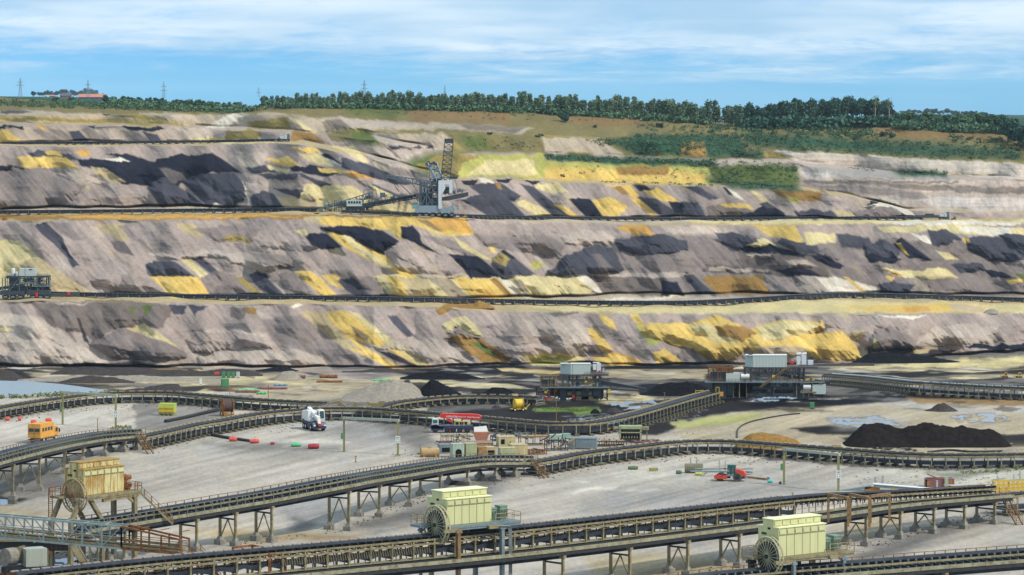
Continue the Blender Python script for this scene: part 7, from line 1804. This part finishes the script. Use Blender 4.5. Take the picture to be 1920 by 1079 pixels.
# poles
for x, y, yt, lb in ((183, 815, 786, 'thin black pole beside the left gallery'), (503, 758, 724, 'thin wooden pole behind the far conveyor'), (1043, 809, 752, 'thin wooden lamp pole right of the yellow reel trailer'), (431, 752, 733, 'thin post among the pipe stacks, left'), (1246, 772, 737, 'thin pole by the dark coal mounds'), (788, 858, 836, 'thin post in front of the tan tank'), (1486, 945, 925, 'short thin post behind the foreground conveyor'), (667, 867, 856, 'thin post behind the middle gallery')):
    p = G(x, y); h = (y - yt) * p.y / F; b = MB(); b.tube((0, 0, -.1), (0, 0, h), .09, 6, .06); b.box(0, 0, h - .05, .35, .12, .12); b.box(0, 0, 0, .3, .3, .15); solo('pole', b, M_rail, lb, 'pole', p)
# ------------------------------------------------------------------ scrap yard
def hut(label, x, y, w, h, m, rz=.25, d=2.2, arch=False, dark=False, win=False, roof=None, name='equipment_box'):
    p = at(x, y); k = 1 / ppm(y); W, H = w * k, h * k; o = thing(name, label, 'box' if name != 'cabin' else 'cabin', p, rz); b = MB(); b.box(0, d / 2, 0, W, d, H); body = part('body', b, m, o); b = MB(); b.box(0, d / 2, H + .004, W * 1.03, d * 1.03, .08); part('roof', b, roof or m, body)
    if arch: b = MB(); n = 8; b.prism([(-W * .28, 0.05)] + [(W * .28 * math.cos(math.pi * (1 - i / n)), H * .42 + W * .28 * math.sin(math.pi * (1 - i / n))) for i in range(n + 1)] + [(W * .28, .05)], (0, -.02, 0), (1, 0, 0), (0, 0, 1), (0, 1, 0), .04); part('opening', b, M_black, body)
    if dark: b = MB(); b.box(0, -.03, H * .2, W * .72, .04, H * .5); part('opening', b, M_black, body)
    if win: b = MB(); b.box(-W * .26, -.03, H * .28, W * .22, .04, H * .5); part('opening', b, M_black, body); b = MB(); b.box(W * .16, -.03, 0.05, W * .2, .04, H * .62); part('door', b, M_creamrust, body); b = MB(); b.box(W * .17, -.05, H * .22, W * .08, .03, H * .3); part('window', b, M_black, body)
    return o
M_tealbox = mat('pale_teal_paint', (.34, .42, .33), .7, var=.2, rust=.15, streak=True); M_olivebox = mat('pale_olive_paint', (.34, .36, .20), .7, var=.2, rust=.2, streak=True); M_tanbox = mat('tan_paint', (.46, .38, .20), .7, var=.2, rust=.15, streak=True); M_brownbox = mat('brown_box', (.33, .20, .08), .8, var=.3, rust=.4)
hut('pale teal box with an arched opening in the scrap yard', 860, 859, 22, 25, M_tealbox, arch=True); hut('pale olive box with a slot, right of the arched teal box', 884, 858, 21, 25, M_olivebox, dark=False); hut('grey box frame with an open front at the left of the scrap yard', 836, 851, 21, 16, M_blue, dark=True)
hut('brown rusty box right of the pale olive box', 905, 857, 16, 17, M_brownbox); hut('box with a dark open front in the middle of the scrap yard', 921, 856, 18, 16, M_tanbox, dark=True, roof=M_tanbox); hut('tan low box at the right end of the scrap yard row', 975, 855, 30, 20, M_tanbox, d=3); hut('pale olive low box in front of the tan low box', 953, 859, 30, 18, M_olivebox, arch=False, d=1.8, roof=M_tanbox); hut('tan cabin with a black window and door at the back of the scrap yard', 951, 838, 32, 18, M_tanbox, .2, 2.4, win=True, name='cabin')
hut('flat rusty slab box behind the arched teal box', 895, 838, 60, 6, M_brownbox, .15, 4, roof=M_pinkrust)
p = at(806, 857); b = MB(); b.tube((-1.5, 0, .75), (1.5, .4, .75), .75, 16); b.box(0, .2, 1.45, .5, .5, .3); b.box(-1, 0, 0, .3, 1.2, .3); b.box(1, .2, 0, .3, 1.2, .3); solo('tank', b, M_tanrust, 'tan rusty tank lying at the left end of the scrap yard', 'tank', p, .1) if False else None
M_tanrust = mat('tan_rust', (.42, .28, .13), .8, var=.25, rust=.25); solo('tank', b, M_tanrust, 'tan rusty tank lying at the left end of the scrap yard', 'tank', p, .1)
def skip():
    p = at(903, 830); o = thing('skip', 'orange-brown rusty skip with a white sheet leaning in it', 'skip', p, .1); k = 1 / ppm(830); b = MB(); b.prism([(-.95, .35), (.95, .35), (1.35, 1.75), (-1.35, 1.75)], (0, 0, 0), (1, 0, 0), (0, 0, 1), (0, 1, 0), 1.7); part('shell', b, M_skiprust, o); b = MB(); b.box(-1.4, .8, 1.5, .3, 1.9, .2); b.box(1.4, .8, 1.5, .3, 1.9, .2); b.box(-.7, .8, 0, .25, 1.4, .36); b.box(.7, .8, 0, .25, 1.4, .36); part('lug', b, M_rust, o)
    b = MB(); b.prism([(-1.2, 1.76), (1.2, 1.76), (.95, 2.75), (-1.25, 2.55)], (0, .5, 0), (1, 0, 0), (0, .25, 1), (0, 1, 0), .06); part('sheet', b, M_white, o)
M_skiprust = mat('skip_rust', (.36, .15, .085), .8, var=.2, rust=.15); skip()
def scrap_frame(label, x, y, w, h, m, nx=4, d=1.6, seed=0, deck=True, name='steel_rack'):
    p = at(x, y); k = 1 / ppm(y); W, H = w * k, h * k; o = thing(name, label, 'steel rack', p, .15); rr = random.Random(seed + int(x)); b = MB()
    for i in range(nx + 1):
        xx = -W / 2 + W * i / nx
        for yy in (0, d): b.beam((xx, yy, 0), (xx, yy, H * rr.uniform(.7, 1)), .13)
        b.beam((xx, 0, H * .7), (xx, d, H * .7), .1)
    for yy in (0, d): b.beam((-W / 2, yy, H * .7), (W / 2, yy, H * .7), .16); b.beam((-W / 2, yy, .15), (W / 2, yy, .15), .12)
    part('frame', b, m, o); b = MB()
    for i in range(7): a = Vector((rr.uniform(-W / 2, W / 2), rr.uniform(0, d), rr.uniform(.2, H * .9))); b.beam(a, a + Vector((rr.uniform(-W, W) * .35, rr.uniform(-.5, .5), rr.uniform(-.3, .4) * H)), .16)
    part('scrap_beam', b, M_dark, o)
    if deck: b = MB(); b.box(0, d / 2, H * .72, W * .9, d * .9, .08); part('deck', b, M_tan, o)
scrap_frame('steel rack of scrap in front of the red boom truck', 855, 833, 50, 20, M_steel, 5, 2.5, 1, False); scrap_frame('steel rack with a tan deck in the scrap yard, behind the tan cabin', 1003, 836, 54, 24, M_rail, 4, 2.2, 2); scrap_frame('low dark scrap frames right of the rusty skip', 938, 828, 30, 12, M_dark, 3, 2, 3, False); scrap_frame('rusty walkway parts right of the tan low box', 1005, 853, 40, 10, M_rust, 5, 2, 4, False); scrap_frame('dark scrap steel left of the pale container', 1045, 846, 40, 24, M_dark, 3, 2.4, 5, False); scrap_frame('rusty steel scrap in front of the drum frame machine', 1147, 838, 56, 14, M_darkrust, 6, 2.6, 6, True); scrap_frame('reddish scrap rails right of the drum frame machine', 1215, 833, 50, 7, M_mar, 5, 2.4, 7, False)
scrap_frame('maroon rail pieces lying left of the grey box frame', 838, 834, 24, 6, M_mar, 3, 2, 8, False); scrap_frame('grey steel legs lying behind the rusty skip', 985, 822, 30, 9, M_blue, 3, 3, 9, False)
cabinet('grey ribbed container with a dark teal left half behind the right ground conveyor', 1092, 843, 52, 20, M_blue, 3.0, name='container', rz=-.1, p=at(1092, 843)); cabinet('teal-grey machine block left of the ribbed container', 1042, 826, 22, 9, M_tealbox, 2.0, name='machine_block', p=at(1042, 826)); cabinet('small teal-grey block leaning right of the teal machine block', 1063, 824, 16, 9, M_teal, 1.6, name='machine_block', p=at(1063, 824), rz=.3)
b = MB(); b.beam((0, 0, .2), (3.2, .3, 1.9), .28); b.beam((.1, 0, 0), (.1, 0, .3), .4); b.beam((3.1, .3, 0), (3.1, .3, 1.9), .16); solo('steel_beam', b, M_tan, 'tan steel beam propped up slanting in front of the ribbed container', 'beam', at(1042, 844), .05)
def drum_frame():
    p = at(1182, 831); o = thing('idler_frame', 'olive portal machine with a row of pale rollers in a dark opening', 'machine', p, -.05); k = 1 / ppm(831); W = 42 * k; b = MB()
    b.box(-W / 2 + .15, 1, .2, .3, 2, 2.6); b.box(W / 2 - .15, 1, .2, .3, 2, 2.6); b.box(0, 1, 2.4, W, 2.2, .5); b.box(0, 1.9, .2, W, .2, 2.4); b.box(0, 1, 1.7, W, 2, .18); b.box(-W / 2 - .4, 1, 2.3, .9, .6, .4); part('housing', b, M_olivebox, o)
    b = MB(); b.box(0, 1.2, .9, W - .7, 1.0, .75); part('opening', b, M_black, o)
    for i in range(6): b = MB(); x = -W / 2 + .75 + i * (W - 1.5) / 5; b.tube((x, .55, .75), (x, .55, 1.7), .17, 8); part('roller', b, M_darkrust, o); c = MB(); c.tube((x, .5, .95), (x, .35, .95), .12, 8); part('roller_end', c, M_hub, o)
    b = MB(); b.box(W / 2 + .9, 1, .1, .2, .3, 2.2); b.box(W / 2 + .5, 1, 2.2, 1.5, 1.6, .5); part('side_frame', b, M_steel, o)
drum_frame()
b = MB(); b.prism([(0, 0), (1.2, .5), (1.4, .75), (.2, .35)], (0, 0, 0), (1, 0, 0), (0, 0, 1), (0, 1, 0), .8); b.box(-.1, .4, 0, .6, .7, .4); b.beam((.8, .4, 0), (.8, .4, .5), .2); solo('machine_part', b, M_orange, 'orange arm-shaped machine part left of the olive portal machine', 'machine part', at(1130, 812) + Vector((0, 0, .1)), 0)
stair('stair', (sr := thing('steel_stair', 'brown steel stair going down from the end of the middle gallery to the yard', 'stair', at(1025, 897))), at(1000, 868, 2.2) - at(1025, 897), Vector((0, 0, 0)), 1.0, M_rail)
stair('stair', (sr := thing('steel_stair', 'brown steel stair at the right end of the raised left gallery', 'stair', at(283, 852))), at(258, 815, 2.6) - at(283, 852), Vector((0, 0, 0)), 1.0, M_rail)
stair('stair', (sr := thing('steel_stair', 'brown steel stair at the right end of the foreground gallery', 'stair', at(1912, 985))), at(1880, 927, 3.7) - at(1912, 985), Vector((0, 0, 0)), 1.0, M_rail)
# hopper machines on the belt line in the middle
m = PX('belt_hopper', 'grey loading hopper on the conveyor line behind the white crane, with a dark belt frame', 'hopper', 705, 778, at(705, 778)); b = MB(); b.prism([(690, -766), (716, -766), (722, -753), (712, -753), (708, -757), (694, -756), (688, -753)], Vector((-m.x, 4, m.y)), (1, 0, 0), (0, 0, 1), (0, 1, 0), 20); part('hopper', b, M_steel, m.o); m.boxes('belt_frame', M_dark, [(668, 740, 768, 778, 2, 22)]); m.beams('frame', M_rail, [((x, 766, 2), (x, 778, 2), 1.2) for x in (690, 700, 714, 726)]); b = MB()
for i in range(5): b.tube(m.P(696 + 5 * i, 767, 3), m.P(699 + 5 * i, 767, 3), 2.6, 8)
part('roller', b, M_conc, m.o); m.beams('slanted_plate', M_darkrust, [((735, 758, 6), (727, 782, 6), 3.0)])
m = PX('loading_chute', 'slanted grey plate chute on legs left of the loading hopper', 'chute', 652, 770, at(652, 770)); b = MB(); b.prism([(610, -757), (636, -752), (640, -755), (652, -766), (646, -768), (632, -758)], Vector((-m.x, 4, m.y)), (1, 0, 0), (0, 0, 1), (0, 1, 0), 10); b.prism([(660, -767), (664, -767), (671, -756), (664, -755)], Vector((-m.x, 4, m.y)), (1, 0, 0), (0, 0, 1), (0, 1, 0), 10); part('plate', b, M_steel, m.o); m.boxes('support', M_conc, [(632, 638, 760, 770, 4, 12), (655, 661, 762, 770, 4, 12), (640, 655, 764, 770, 5, 11)])
m = PX('yellow_car', 'small yellow vehicle behind the belt line, right of the grey chute', 'vehicle', 681, 770, at(681, 770)); m.boxes('body', M_yellow, [(675, 688, 765.5, 769, 1, 7)]); m.boxes('roof', M_yellow, [(677, 685, 763.5, 765.5, 2, 6)]); m.boxes('wheel', M_tyre, [(677, 679.5, 768, 770, .8, 7.2), (684, 686.5, 768, 770, .8, 7.2)])
m = PX('drum_train', 'row of pale drums on a low frame between the belt lines', 'drums', 778, 782, at(778, 782)); b = MB()
for i, x in enumerate((766, 774, 780, 786, 792, 800, 808)): b.tube(m.P(x - 2.4, 776 + i * .5, 2), m.P(x + 2.4, 776 + i * .5, 2), 3.2, 10)
part('drum', b, M_conc, m.o); m.boxes('frame', M_dark, [(750, 815, 778, 782, 2, 10)])
# ------------------------------------------------------------------ right-hand equipment
def white_bridge():
    m = PX('steel_bridge', 'long steel beam with a white top plate lying behind the right gallery', 'bridge beam', 1705, 921, at(1705, 921)); b = MB(); b.prism([(1640, -909), (1765, -919.5), (1765, -925), (1640, -914)], Vector((-m.x, 0, m.y)), (1, 0, 0), (0, 0, 1), (0, 1, 0), 14); part('beam', b, M_blue, m.o)
    b = MB(); b.prism([(1638, -907.6), (1767, -918.2), (1767, -919.2), (1638, -908.7)], Vector((-m.x, -1, m.y)), (1, 0, 0), (0, 0, 1), (0, 1, 0), 18); part('top_plate', b, M_white, m.o)
    b = MB(); b.prism([(1578, -920), (1634, -911), (1634, -916), (1580, -925)], Vector((-m.x, 2, m.y)), (1, 0, 0), (0, 0, 1), (0, 1, 0), 10); part('ramp', b, M_blue, m.o); m.boxes('support', M_orangerust, [(1622, 1650, 914, 924, 2, 12), (1668, 1682, 920, 928, 2, 12)])
    m.boxes('wreck', M_yellow, [(1672, 1684, 917, 923, -2, 4)]); m.boxes('rib', M_mar, [(1660 + i * 20, 1661 + i * 20, 911 + i * 1.7, 916 + i * 1.7, -.5, .2) for i in range(5)])
white_bridge()
for x, y, yt, lb in ((1641, 910, 895, 'grey steel post behind the left end of the white-topped beam, left one'), (1655, 909, 893, 'grey steel post behind the left end of the white-topped beam, right one'), (1757, 919, 902, 'grey steel post at the right end of the white-topped beam')):
    b = MB(); h = (y - yt) / ppm(y); b.box(0, 0, 0, .26, .26, h); b.box(0, 0, 0, .6, .6, .08); b.box(0, 0, h, .34, .34, .05); solo('post', b, M_gatebar, lb, 'post', at(x, y), 0, 'posts around the white-topped beam')
m = PX('rusty_bin', 'maroon rusty bin with a plank and posts behind the right gallery', 'bin', 1763, 914, at(1763, 914)); m.boxes('shell', M_mar, [(1736, 1770, 900, 914, 2, 4), (1736, 1739, 899, 914, 2, 24), (1770, 1790, 899, 909, 4, 24), (1738, 1788, 898, 910, 22, 24)]); m.boxes('door', M_orangerust, [(1738, 1745, 903, 912, 1.4, 2), (1775, 1786, 901, 908, 3.4, 4)]); m.beams('plank', M_rail, [((1739, 890, 4), (1760, 898, 4), 2.2), ((1758, 898, 3), (1776, 899, 3), 1.4)]); m.boxes('post', M_gatebar, [(1771, 1778, 895, 915, -1, 2)])
def yellow_platform():
    m = PX('yellow_platform', 'bright yellow railed machine platform at the right edge', 'platform', 1895, 928, at(1895, 928)); q = []
    for d in (0, 14, 28):
        for y in (904, 912, 919): q.append(((1862, y + d * .05, d), (1960, y - 4, d), 1.8))
        for x in range(1866, 1960, 9): q.append(((x, 903, d), (x, 926, d), 1.2))
    m.beams('railing', M_yellow, q); m.boxes('deck', M_yellow, [(1863, 1960, 924, 927, 0, 28)]); m.beams('frame', M_gatebar, [((1862, 900, 2), (1862, 926, 2), 3), ((1862, 900, 2), (1885, 898, 2), 2.2), ((1892, 901, 2), (1920, 900, 2), 2.2), ((1892, 902, 2), (1892, 914, 2), 3), ((1872, 893, 14), (1872, 905, 14), 1.6), ((1903, 893, 14), (1903, 905, 14), 1.6), ((1916, 885, 24), (1916, 904, 24), 2)])
yellow_platform()
ground_conveyor('belt_conveyor', 'short conveyor on a braced frame running off the right edge below the yellow platform', [at(1876, 966), at(1920, 962), at(1990, 958)], h=2.6, hose=False)
b = MB()
for i in range(9): b.tube((i * .32 - 1.3, 0, .15 + .08 * (i % 2)), (i * .32 - 1.0, .4, .2 + .1 * (i % 3)), .16, 6)
solo('scrap_heap', b, M_mar, 'small heap of dark red scrap at the end of the foreground gallery', 'scrap', at(1846, 925, 0) + Vector((0, 3, 0)), .2)
# ------------------------------------------------------------------ heaps
def heap(label, x0, x1, yb, hpx, m, depth=None, seed=1, ridge=None, amp=.14, pt=None):
    """a dumped heap: ridge = list of (0..1 along, 0..1 height)"""
    a, c = (pt or G)(x0, yb), (pt or G)(x1, yb); mid = (a + c) / 2; k = mid.y / F; W = (x1 - x0) * k; Hh = hpx * k; D = depth or max(Hh * 3.0, W * .28); nx, ny = 90, 40
    u, v = np.meshgrid(np.linspace(0, 1, nx), np.linspace(-1, 1, ny)); rg = np.interp(u, [q[0] for q in ridge], [q[1] for q in ridge]) if ridge else np.sin(np.pi * u) ** .7
    nz = fbm(u * W / 1.6 + seed, v * D / 2.4 + seed, seed, 4); n2 = fbm(u * W / .5 + seed, v * D / .8, seed + 3, 3)
    z = Hh * np.clip(rg * (1 - np.abs(v) ** 1.25) * (1 + amp * 3 * nz) + amp * .5 * n2 * np.minimum(rg, 1 - np.abs(v)) - .02, -.05, 2); vv = np.stack([(u - .5) * W, v * D / 2 * (.75 + .25 * rg) + D * .32, z - .05], -1).reshape(-1, 3)
    b = MB(); i = (np.arange(ny - 1)[:, None] * nx + np.arange(nx - 1)[None]).ravel(); b.add(vv, [tuple(q) for q in np.stack([i, i + 1, i + nx + 1, i + nx], 1)])
    return solo('spoil_heap', b, m, label, 'heap', mid, 0, None, True)
M_coalheap = mat('brown_coal_spoil', (.016, .012, .011), .95, var=.5, scale=1.2, bump=.8); M_blackheap = mat('black_coal_spoil', (.009, .009, .011), .95, var=.5, scale=1.2, bump=.8); M_brownheap = mat('brown_earth', (.26, .145, .045), .95, var=.3, scale=1.5, bump=.8); M_greyheap = mat('grey_sand', (.28, .24, .19), .95, var=.25, scale=1.5, bump=.8); M_darkgrey = mat('dark_grey_spoil', (.055, .046, .042), .95, var=.35, scale=1.5, bump=.8)
heap('long dark brown coal heap on the pale ground at the right', 1584, 1902, 838, 43, M_coalheap, 12, 3, [(0, 0), (.06, .55), (.12, .92), (.2, .95), (.3, .78), (.36, .72), (.45, .92), (.52, .99), (.58, .9), (.65, .8), (.75, .78), (.85, .72), (.93, .5), (1, 0)], .15)
heap('small golden-brown earth heap behind the right height gate', 1376, 1510, 842, 30, M_brownheap, 8, 5, [(0, 0), (.12, .5), (.25, .95), (.4, 1), (.6, .9), (.8, .62), (.9, .5), (1, 0)], .08)
heap('black coal heap behind the receiving belt of the right transfer station', 1196, 1345, 742, 24, M_blackheap, 10, 7, [(0, 0), (.12, .25), (.25, .75), (.4, .95), (.6, 1), (.8, .85), (1, .1)])
heap('small dark grey heap at the right of the black floor', 1732, 1800, 772, 17, M_darkgrey, 6, 9, [(0, 0), (.25, .3), (.42, .8), (.58, 1), (.75, .6), (.9, .2), (1, 0)])
heap('small grey sand heap near the far right conveyor', 1872, 1925, 858, 16, M_greyheap, 5, 11)
heap('black coal heap left of the left transfer station', 780, 872, 748, 35, M_blackheap, 14, 13, [(0, .1), (.12, .6), (.3, 1), (.5, .8), (.75, .45), (1, .05)])
heap('low black coal heap between the left transfer station and the larger black heap', 905, 968, 742, 15, M_blackheap, 8, 15); heap('low black coal bank in front of the sand slope, left of the left transfer station', 750, 910, 712, 14, M_blackheap, 8, 17, [(0, .2), (.2, .8), (.5, .9), (.8, .6), (1, 0)])
heap('black pointed coal heap on the bank above the cabinet row', 478, 558, 697, 11, M_blackheap, 8, 19, [(0, .1), (.3, .5), (.6, 1), (.8, .6), (1, 0)]); heap('sandy mound left of the rusty pipes', 512, 565, 713, 16, M_greyheap, 8, 21); heap('big sandy mound behind the conveyor line in the middle', 640, 800, 752, 34, M_greyheap2 if False else M_greyheap, 26, 23, [(0, .1), (.2, .5), (.45, .9), (.6, 1), (.8, .8), (1, .1)])
heap('dark bank behind the far shore of the pond', 105, 250, 719, 12, M_darkgrey, 8, 24); heap('dark bank along the right shore of the pond', 205, 345, 739, 19, M_darkgrey, 10, 25, [(0, .1), (.2, .35), (.5, .6), (.7, .85), (.9, .8), (1, .1)]); heap('dark mound at the left shore of the pond', -60, 42, 713, 20, M_darkgrey, 10, 27, [(0, .8), (.5, 1), (.8, .7), (1, 0)])
heap('pale sandy bank behind the pond', 30, 420, 716, 11, M_greyheap, 10, 29, [(0, .2), (.2, .8), (.6, .9), (1, .2)])
heap('tiny dark heap beside the yellow reel trailer', 921, 941, 766, 6, M_darkgrey, 2, 31); heap('dark lump in front of the left transfer station, right one', 1138, 1165, 773, 9, M_darkgrey, 3, 33); heap('black round lump on the green patch', 1106, 1126, 776, 9, M_blackheap, 3, 35); heap('orange-brown mound beside the lowest bench conveyor', 838, 928, 578, 15, M_brownheap, 8, 37, [(0, .15), (.3, .3), (.55, .55), (.65, 1), (.8, .6), (1, 0)], .1, T)
heap('small tan mound on the lowest bench at the far right, left one', 1845, 1875, 588, 9, M_tanheap if False else M_greyheap, 5, 39, None, .1, T); heap('dark bank at the foot of the right slope', 1600, 1810, 682, 21, M_blackheap, 12, 41, [(0, .05), (.14, .8), (.3, 1), (.45, .75), (.7, .6), (1, .05)])
heap('low black ridge under the sand slope at the far right', 1808, 1990, 659, 12, M_blackheap, 8, 43, [(0, .5), (.2, .9), (.5, .8), (.8, 1), (1, .8)]); heap('low dark ridge along the foot of the yellow slope', 1500, 1640, 688, 8, M_darkgrey, 8, 45, [(0, .3), (.3, .6), (.7, .8), (1, .8)])
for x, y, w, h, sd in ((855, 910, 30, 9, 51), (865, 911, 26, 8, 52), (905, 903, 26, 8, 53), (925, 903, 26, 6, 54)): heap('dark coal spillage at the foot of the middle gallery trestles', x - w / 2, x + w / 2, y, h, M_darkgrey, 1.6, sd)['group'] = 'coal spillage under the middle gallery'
heap('dark layered bank along the foot of the left slope, left part', 92, 310, 703, 16, M_darkgrey, 9, 61, [(0, .1), (.15, .7), (.3, .9), (.5, .6), (.65, .85), (.85, .7), (1, .1)], .2)
heap('dark layered bank along the foot of the left slope, right part', 285, 492, 706, 14, M_darkgrey, 9, 62, [(0, .1), (.2, .8), (.45, .7), (.7, .95), (.9, .6), (1, .1)], .2)
heap('low dark ridge under the yellow streaks of the left slope', 640, 800, 699, 8, M_darkgrey, 8, 63, [(0, .1), (.3, .5), (.5, .9), (.8, .6), (1, .1)], .2)
heap('low black ridge between the two transfer stations at the slope foot', 1120, 1330, 692, 7, M_blackheap, 8, 64, [(0, .2), (.2, .7), (.45, .5), (.7, .9), (1, .2)], .2)
# pond
q = [(-120, 744), (0, 744), (60, 741), (120, 739), (170, 741), (205, 738), (190, 731), (150, 725), (110, 720), (60, 715.5), (0, 714), (-120, 713)]
b = MB(); b.v = [tuple(at(x, y, .03)) for x, y in q]; b.f = [tuple(range(len(q)))]; pond = part('pond', b, None if False else M_water if 'M_water' in globals() else mat('pond_water', (.22, .27, .29), .2, var=.05, bump=.02), None); pond['kind'] = 'structure'
scrub('reeds', 'fringe of green and reddish reeds along the near shore of the pond', [], None) if False else None
def reeds(name, label, pts_, n, hpx, lf):
    V_ = []; F_ = []; o = 0
    for i in range(n):
        t = random.random() * (len(pts_) - 1); j = int(t); f = t - j; x = pts_[j][0] * (1 - f) + pts_[j + 1][0] * f; y = pts_[j][1] * (1 - f) + pts_[j + 1][1] * f + random.uniform(-2, 2); p = at(x, y); h = hpx * random.uniform(.4, 1.2) / ppm(y)
        v, f2 = leaves(RS, [(p.x, p.y, h * .45)], [(h * .5, h * .3, h * .5)], 8, h * .2); V_.append(v); F_.append(f2 + o); o += len(v)
    mb = MB(); mb.add(np.concatenate(V_), [tuple(q) for q in np.concatenate(F_)]); return solo(name, mb, lf, label, 'plants', kind='stuff')
reeds('reeds', 'fringe of green reeds along the near shore of the pond', [(-40, 748), (40, 746), (110, 743), (180, 742), (225, 737)], 240, 7, LF_grass)
reeds('weeds', 'low green weeds on the black floor by the left transfer station', [(1000, 769), (1060, 768), (1085, 772), (1110, 768)], 160, 4, LF_grass); reeds('weeds', 'low weeds at the foot of the left height gate', [(205, 805), (245, 803)], 40, 6, LF_grass); reeds('weeds', 'low weeds at the foot of the middle height gate', [(735, 855), (800, 852)], 40, 4, LF_grass); reeds('weeds', 'yellow-green weeds along the road at the right edge', [(1800, 888), (1860, 886), (1920, 880)], 90, 5, LF_grass)

# ------------------------------------------------------------------ summer haze over the pit
b = MB(); b.box(0, 4530, -27, 5800, 9140, 132); hz = part('haze', b, None); hz.data.materials.clear(); hz['kind'] = 'stuff'
hm = bpy.data.materials.new('haze_air'); hm.use_nodes = True; hm.node_tree.nodes.remove(hm.node_tree.nodes['Principled BSDF']); pv = hm.node_tree.nodes.new('ShaderNodeVolumePrincipled')
pv.inputs['Color'].default_value = (.72, .86, 1, 1); pv.inputs['Density'].default_value = .00003; hm.node_tree.links.new(pv.outputs[0], hm.node_tree.nodes['Material Output'].inputs['Volume']); hz.data.materials.append(hm)

def lumps(name, label, lines, n, m, spread, size):
    rr = random.Random(77); b = MB()
    for i in range(n):
        ln = rr.choice(lines); j = rr.randrange(len(ln) - 1); t = rr.random(); x = ln[j][0] * (1 - t) + ln[j + 1][0] * t; y = ln[j][1] * (1 - t) + ln[j + 1][1] * t + rr.gauss(0, spread)
        p = G(x, max(y, 736)); r = size * rr.uniform(.4, 1.0) ** 2 * 1.6; k = len(b.v); v = [(1, 0, .1), (0, 1, .2), (-1, 0, 0), (0, -1, .15), (.1, .1, .9), (0, 0, -.3)]
        b.add([(p.x + r * rr.uniform(.7, 1.2) * a, p.y + r * c, p.z + r * d * .8) for a, c, d in v], [(0, 1, 4), (1, 2, 4), (2, 3, 4), (3, 0, 4), (1, 0, 5), (2, 1, 5), (3, 2, 5), (0, 3, 5)])
    solo(name, b, m, label, 'rubble', kind='stuff')
L1 = [(0, 790), (120, 770), (320, 758), (487, 772)]; L2 = [(262, 848), (415, 816), (603, 793), (840, 806), (1107, 820), (1250, 786), (1338, 760)]; L3 = [(995, 898), (1140, 872), (1310, 855), (1527, 867), (1727, 881), (1920, 881)]; L4 = [(430, 1025), (640, 995), (810, 932), (990, 892)]; L5 = [(1326, 1072), (1644, 1022), (1780, 981), (1870, 965)]
lumps('coal_lumps', 'dark lumps of coal spilled along the ground conveyors and trestles', [L1, L2, L3, L4, L5], 1300, M_blackheap, 4, .13)
lumps('stones', 'pale stones and clods strewn over the edges of the yard', [L3, [(1600, 900), (1760, 905), (1900, 900)], [(700, 800), (790, 850), (1000, 850)], [(1250, 820), (1500, 835), (1900, 845)], [(340, 785), (560, 800)]], 700, M_conc, 9, .2)
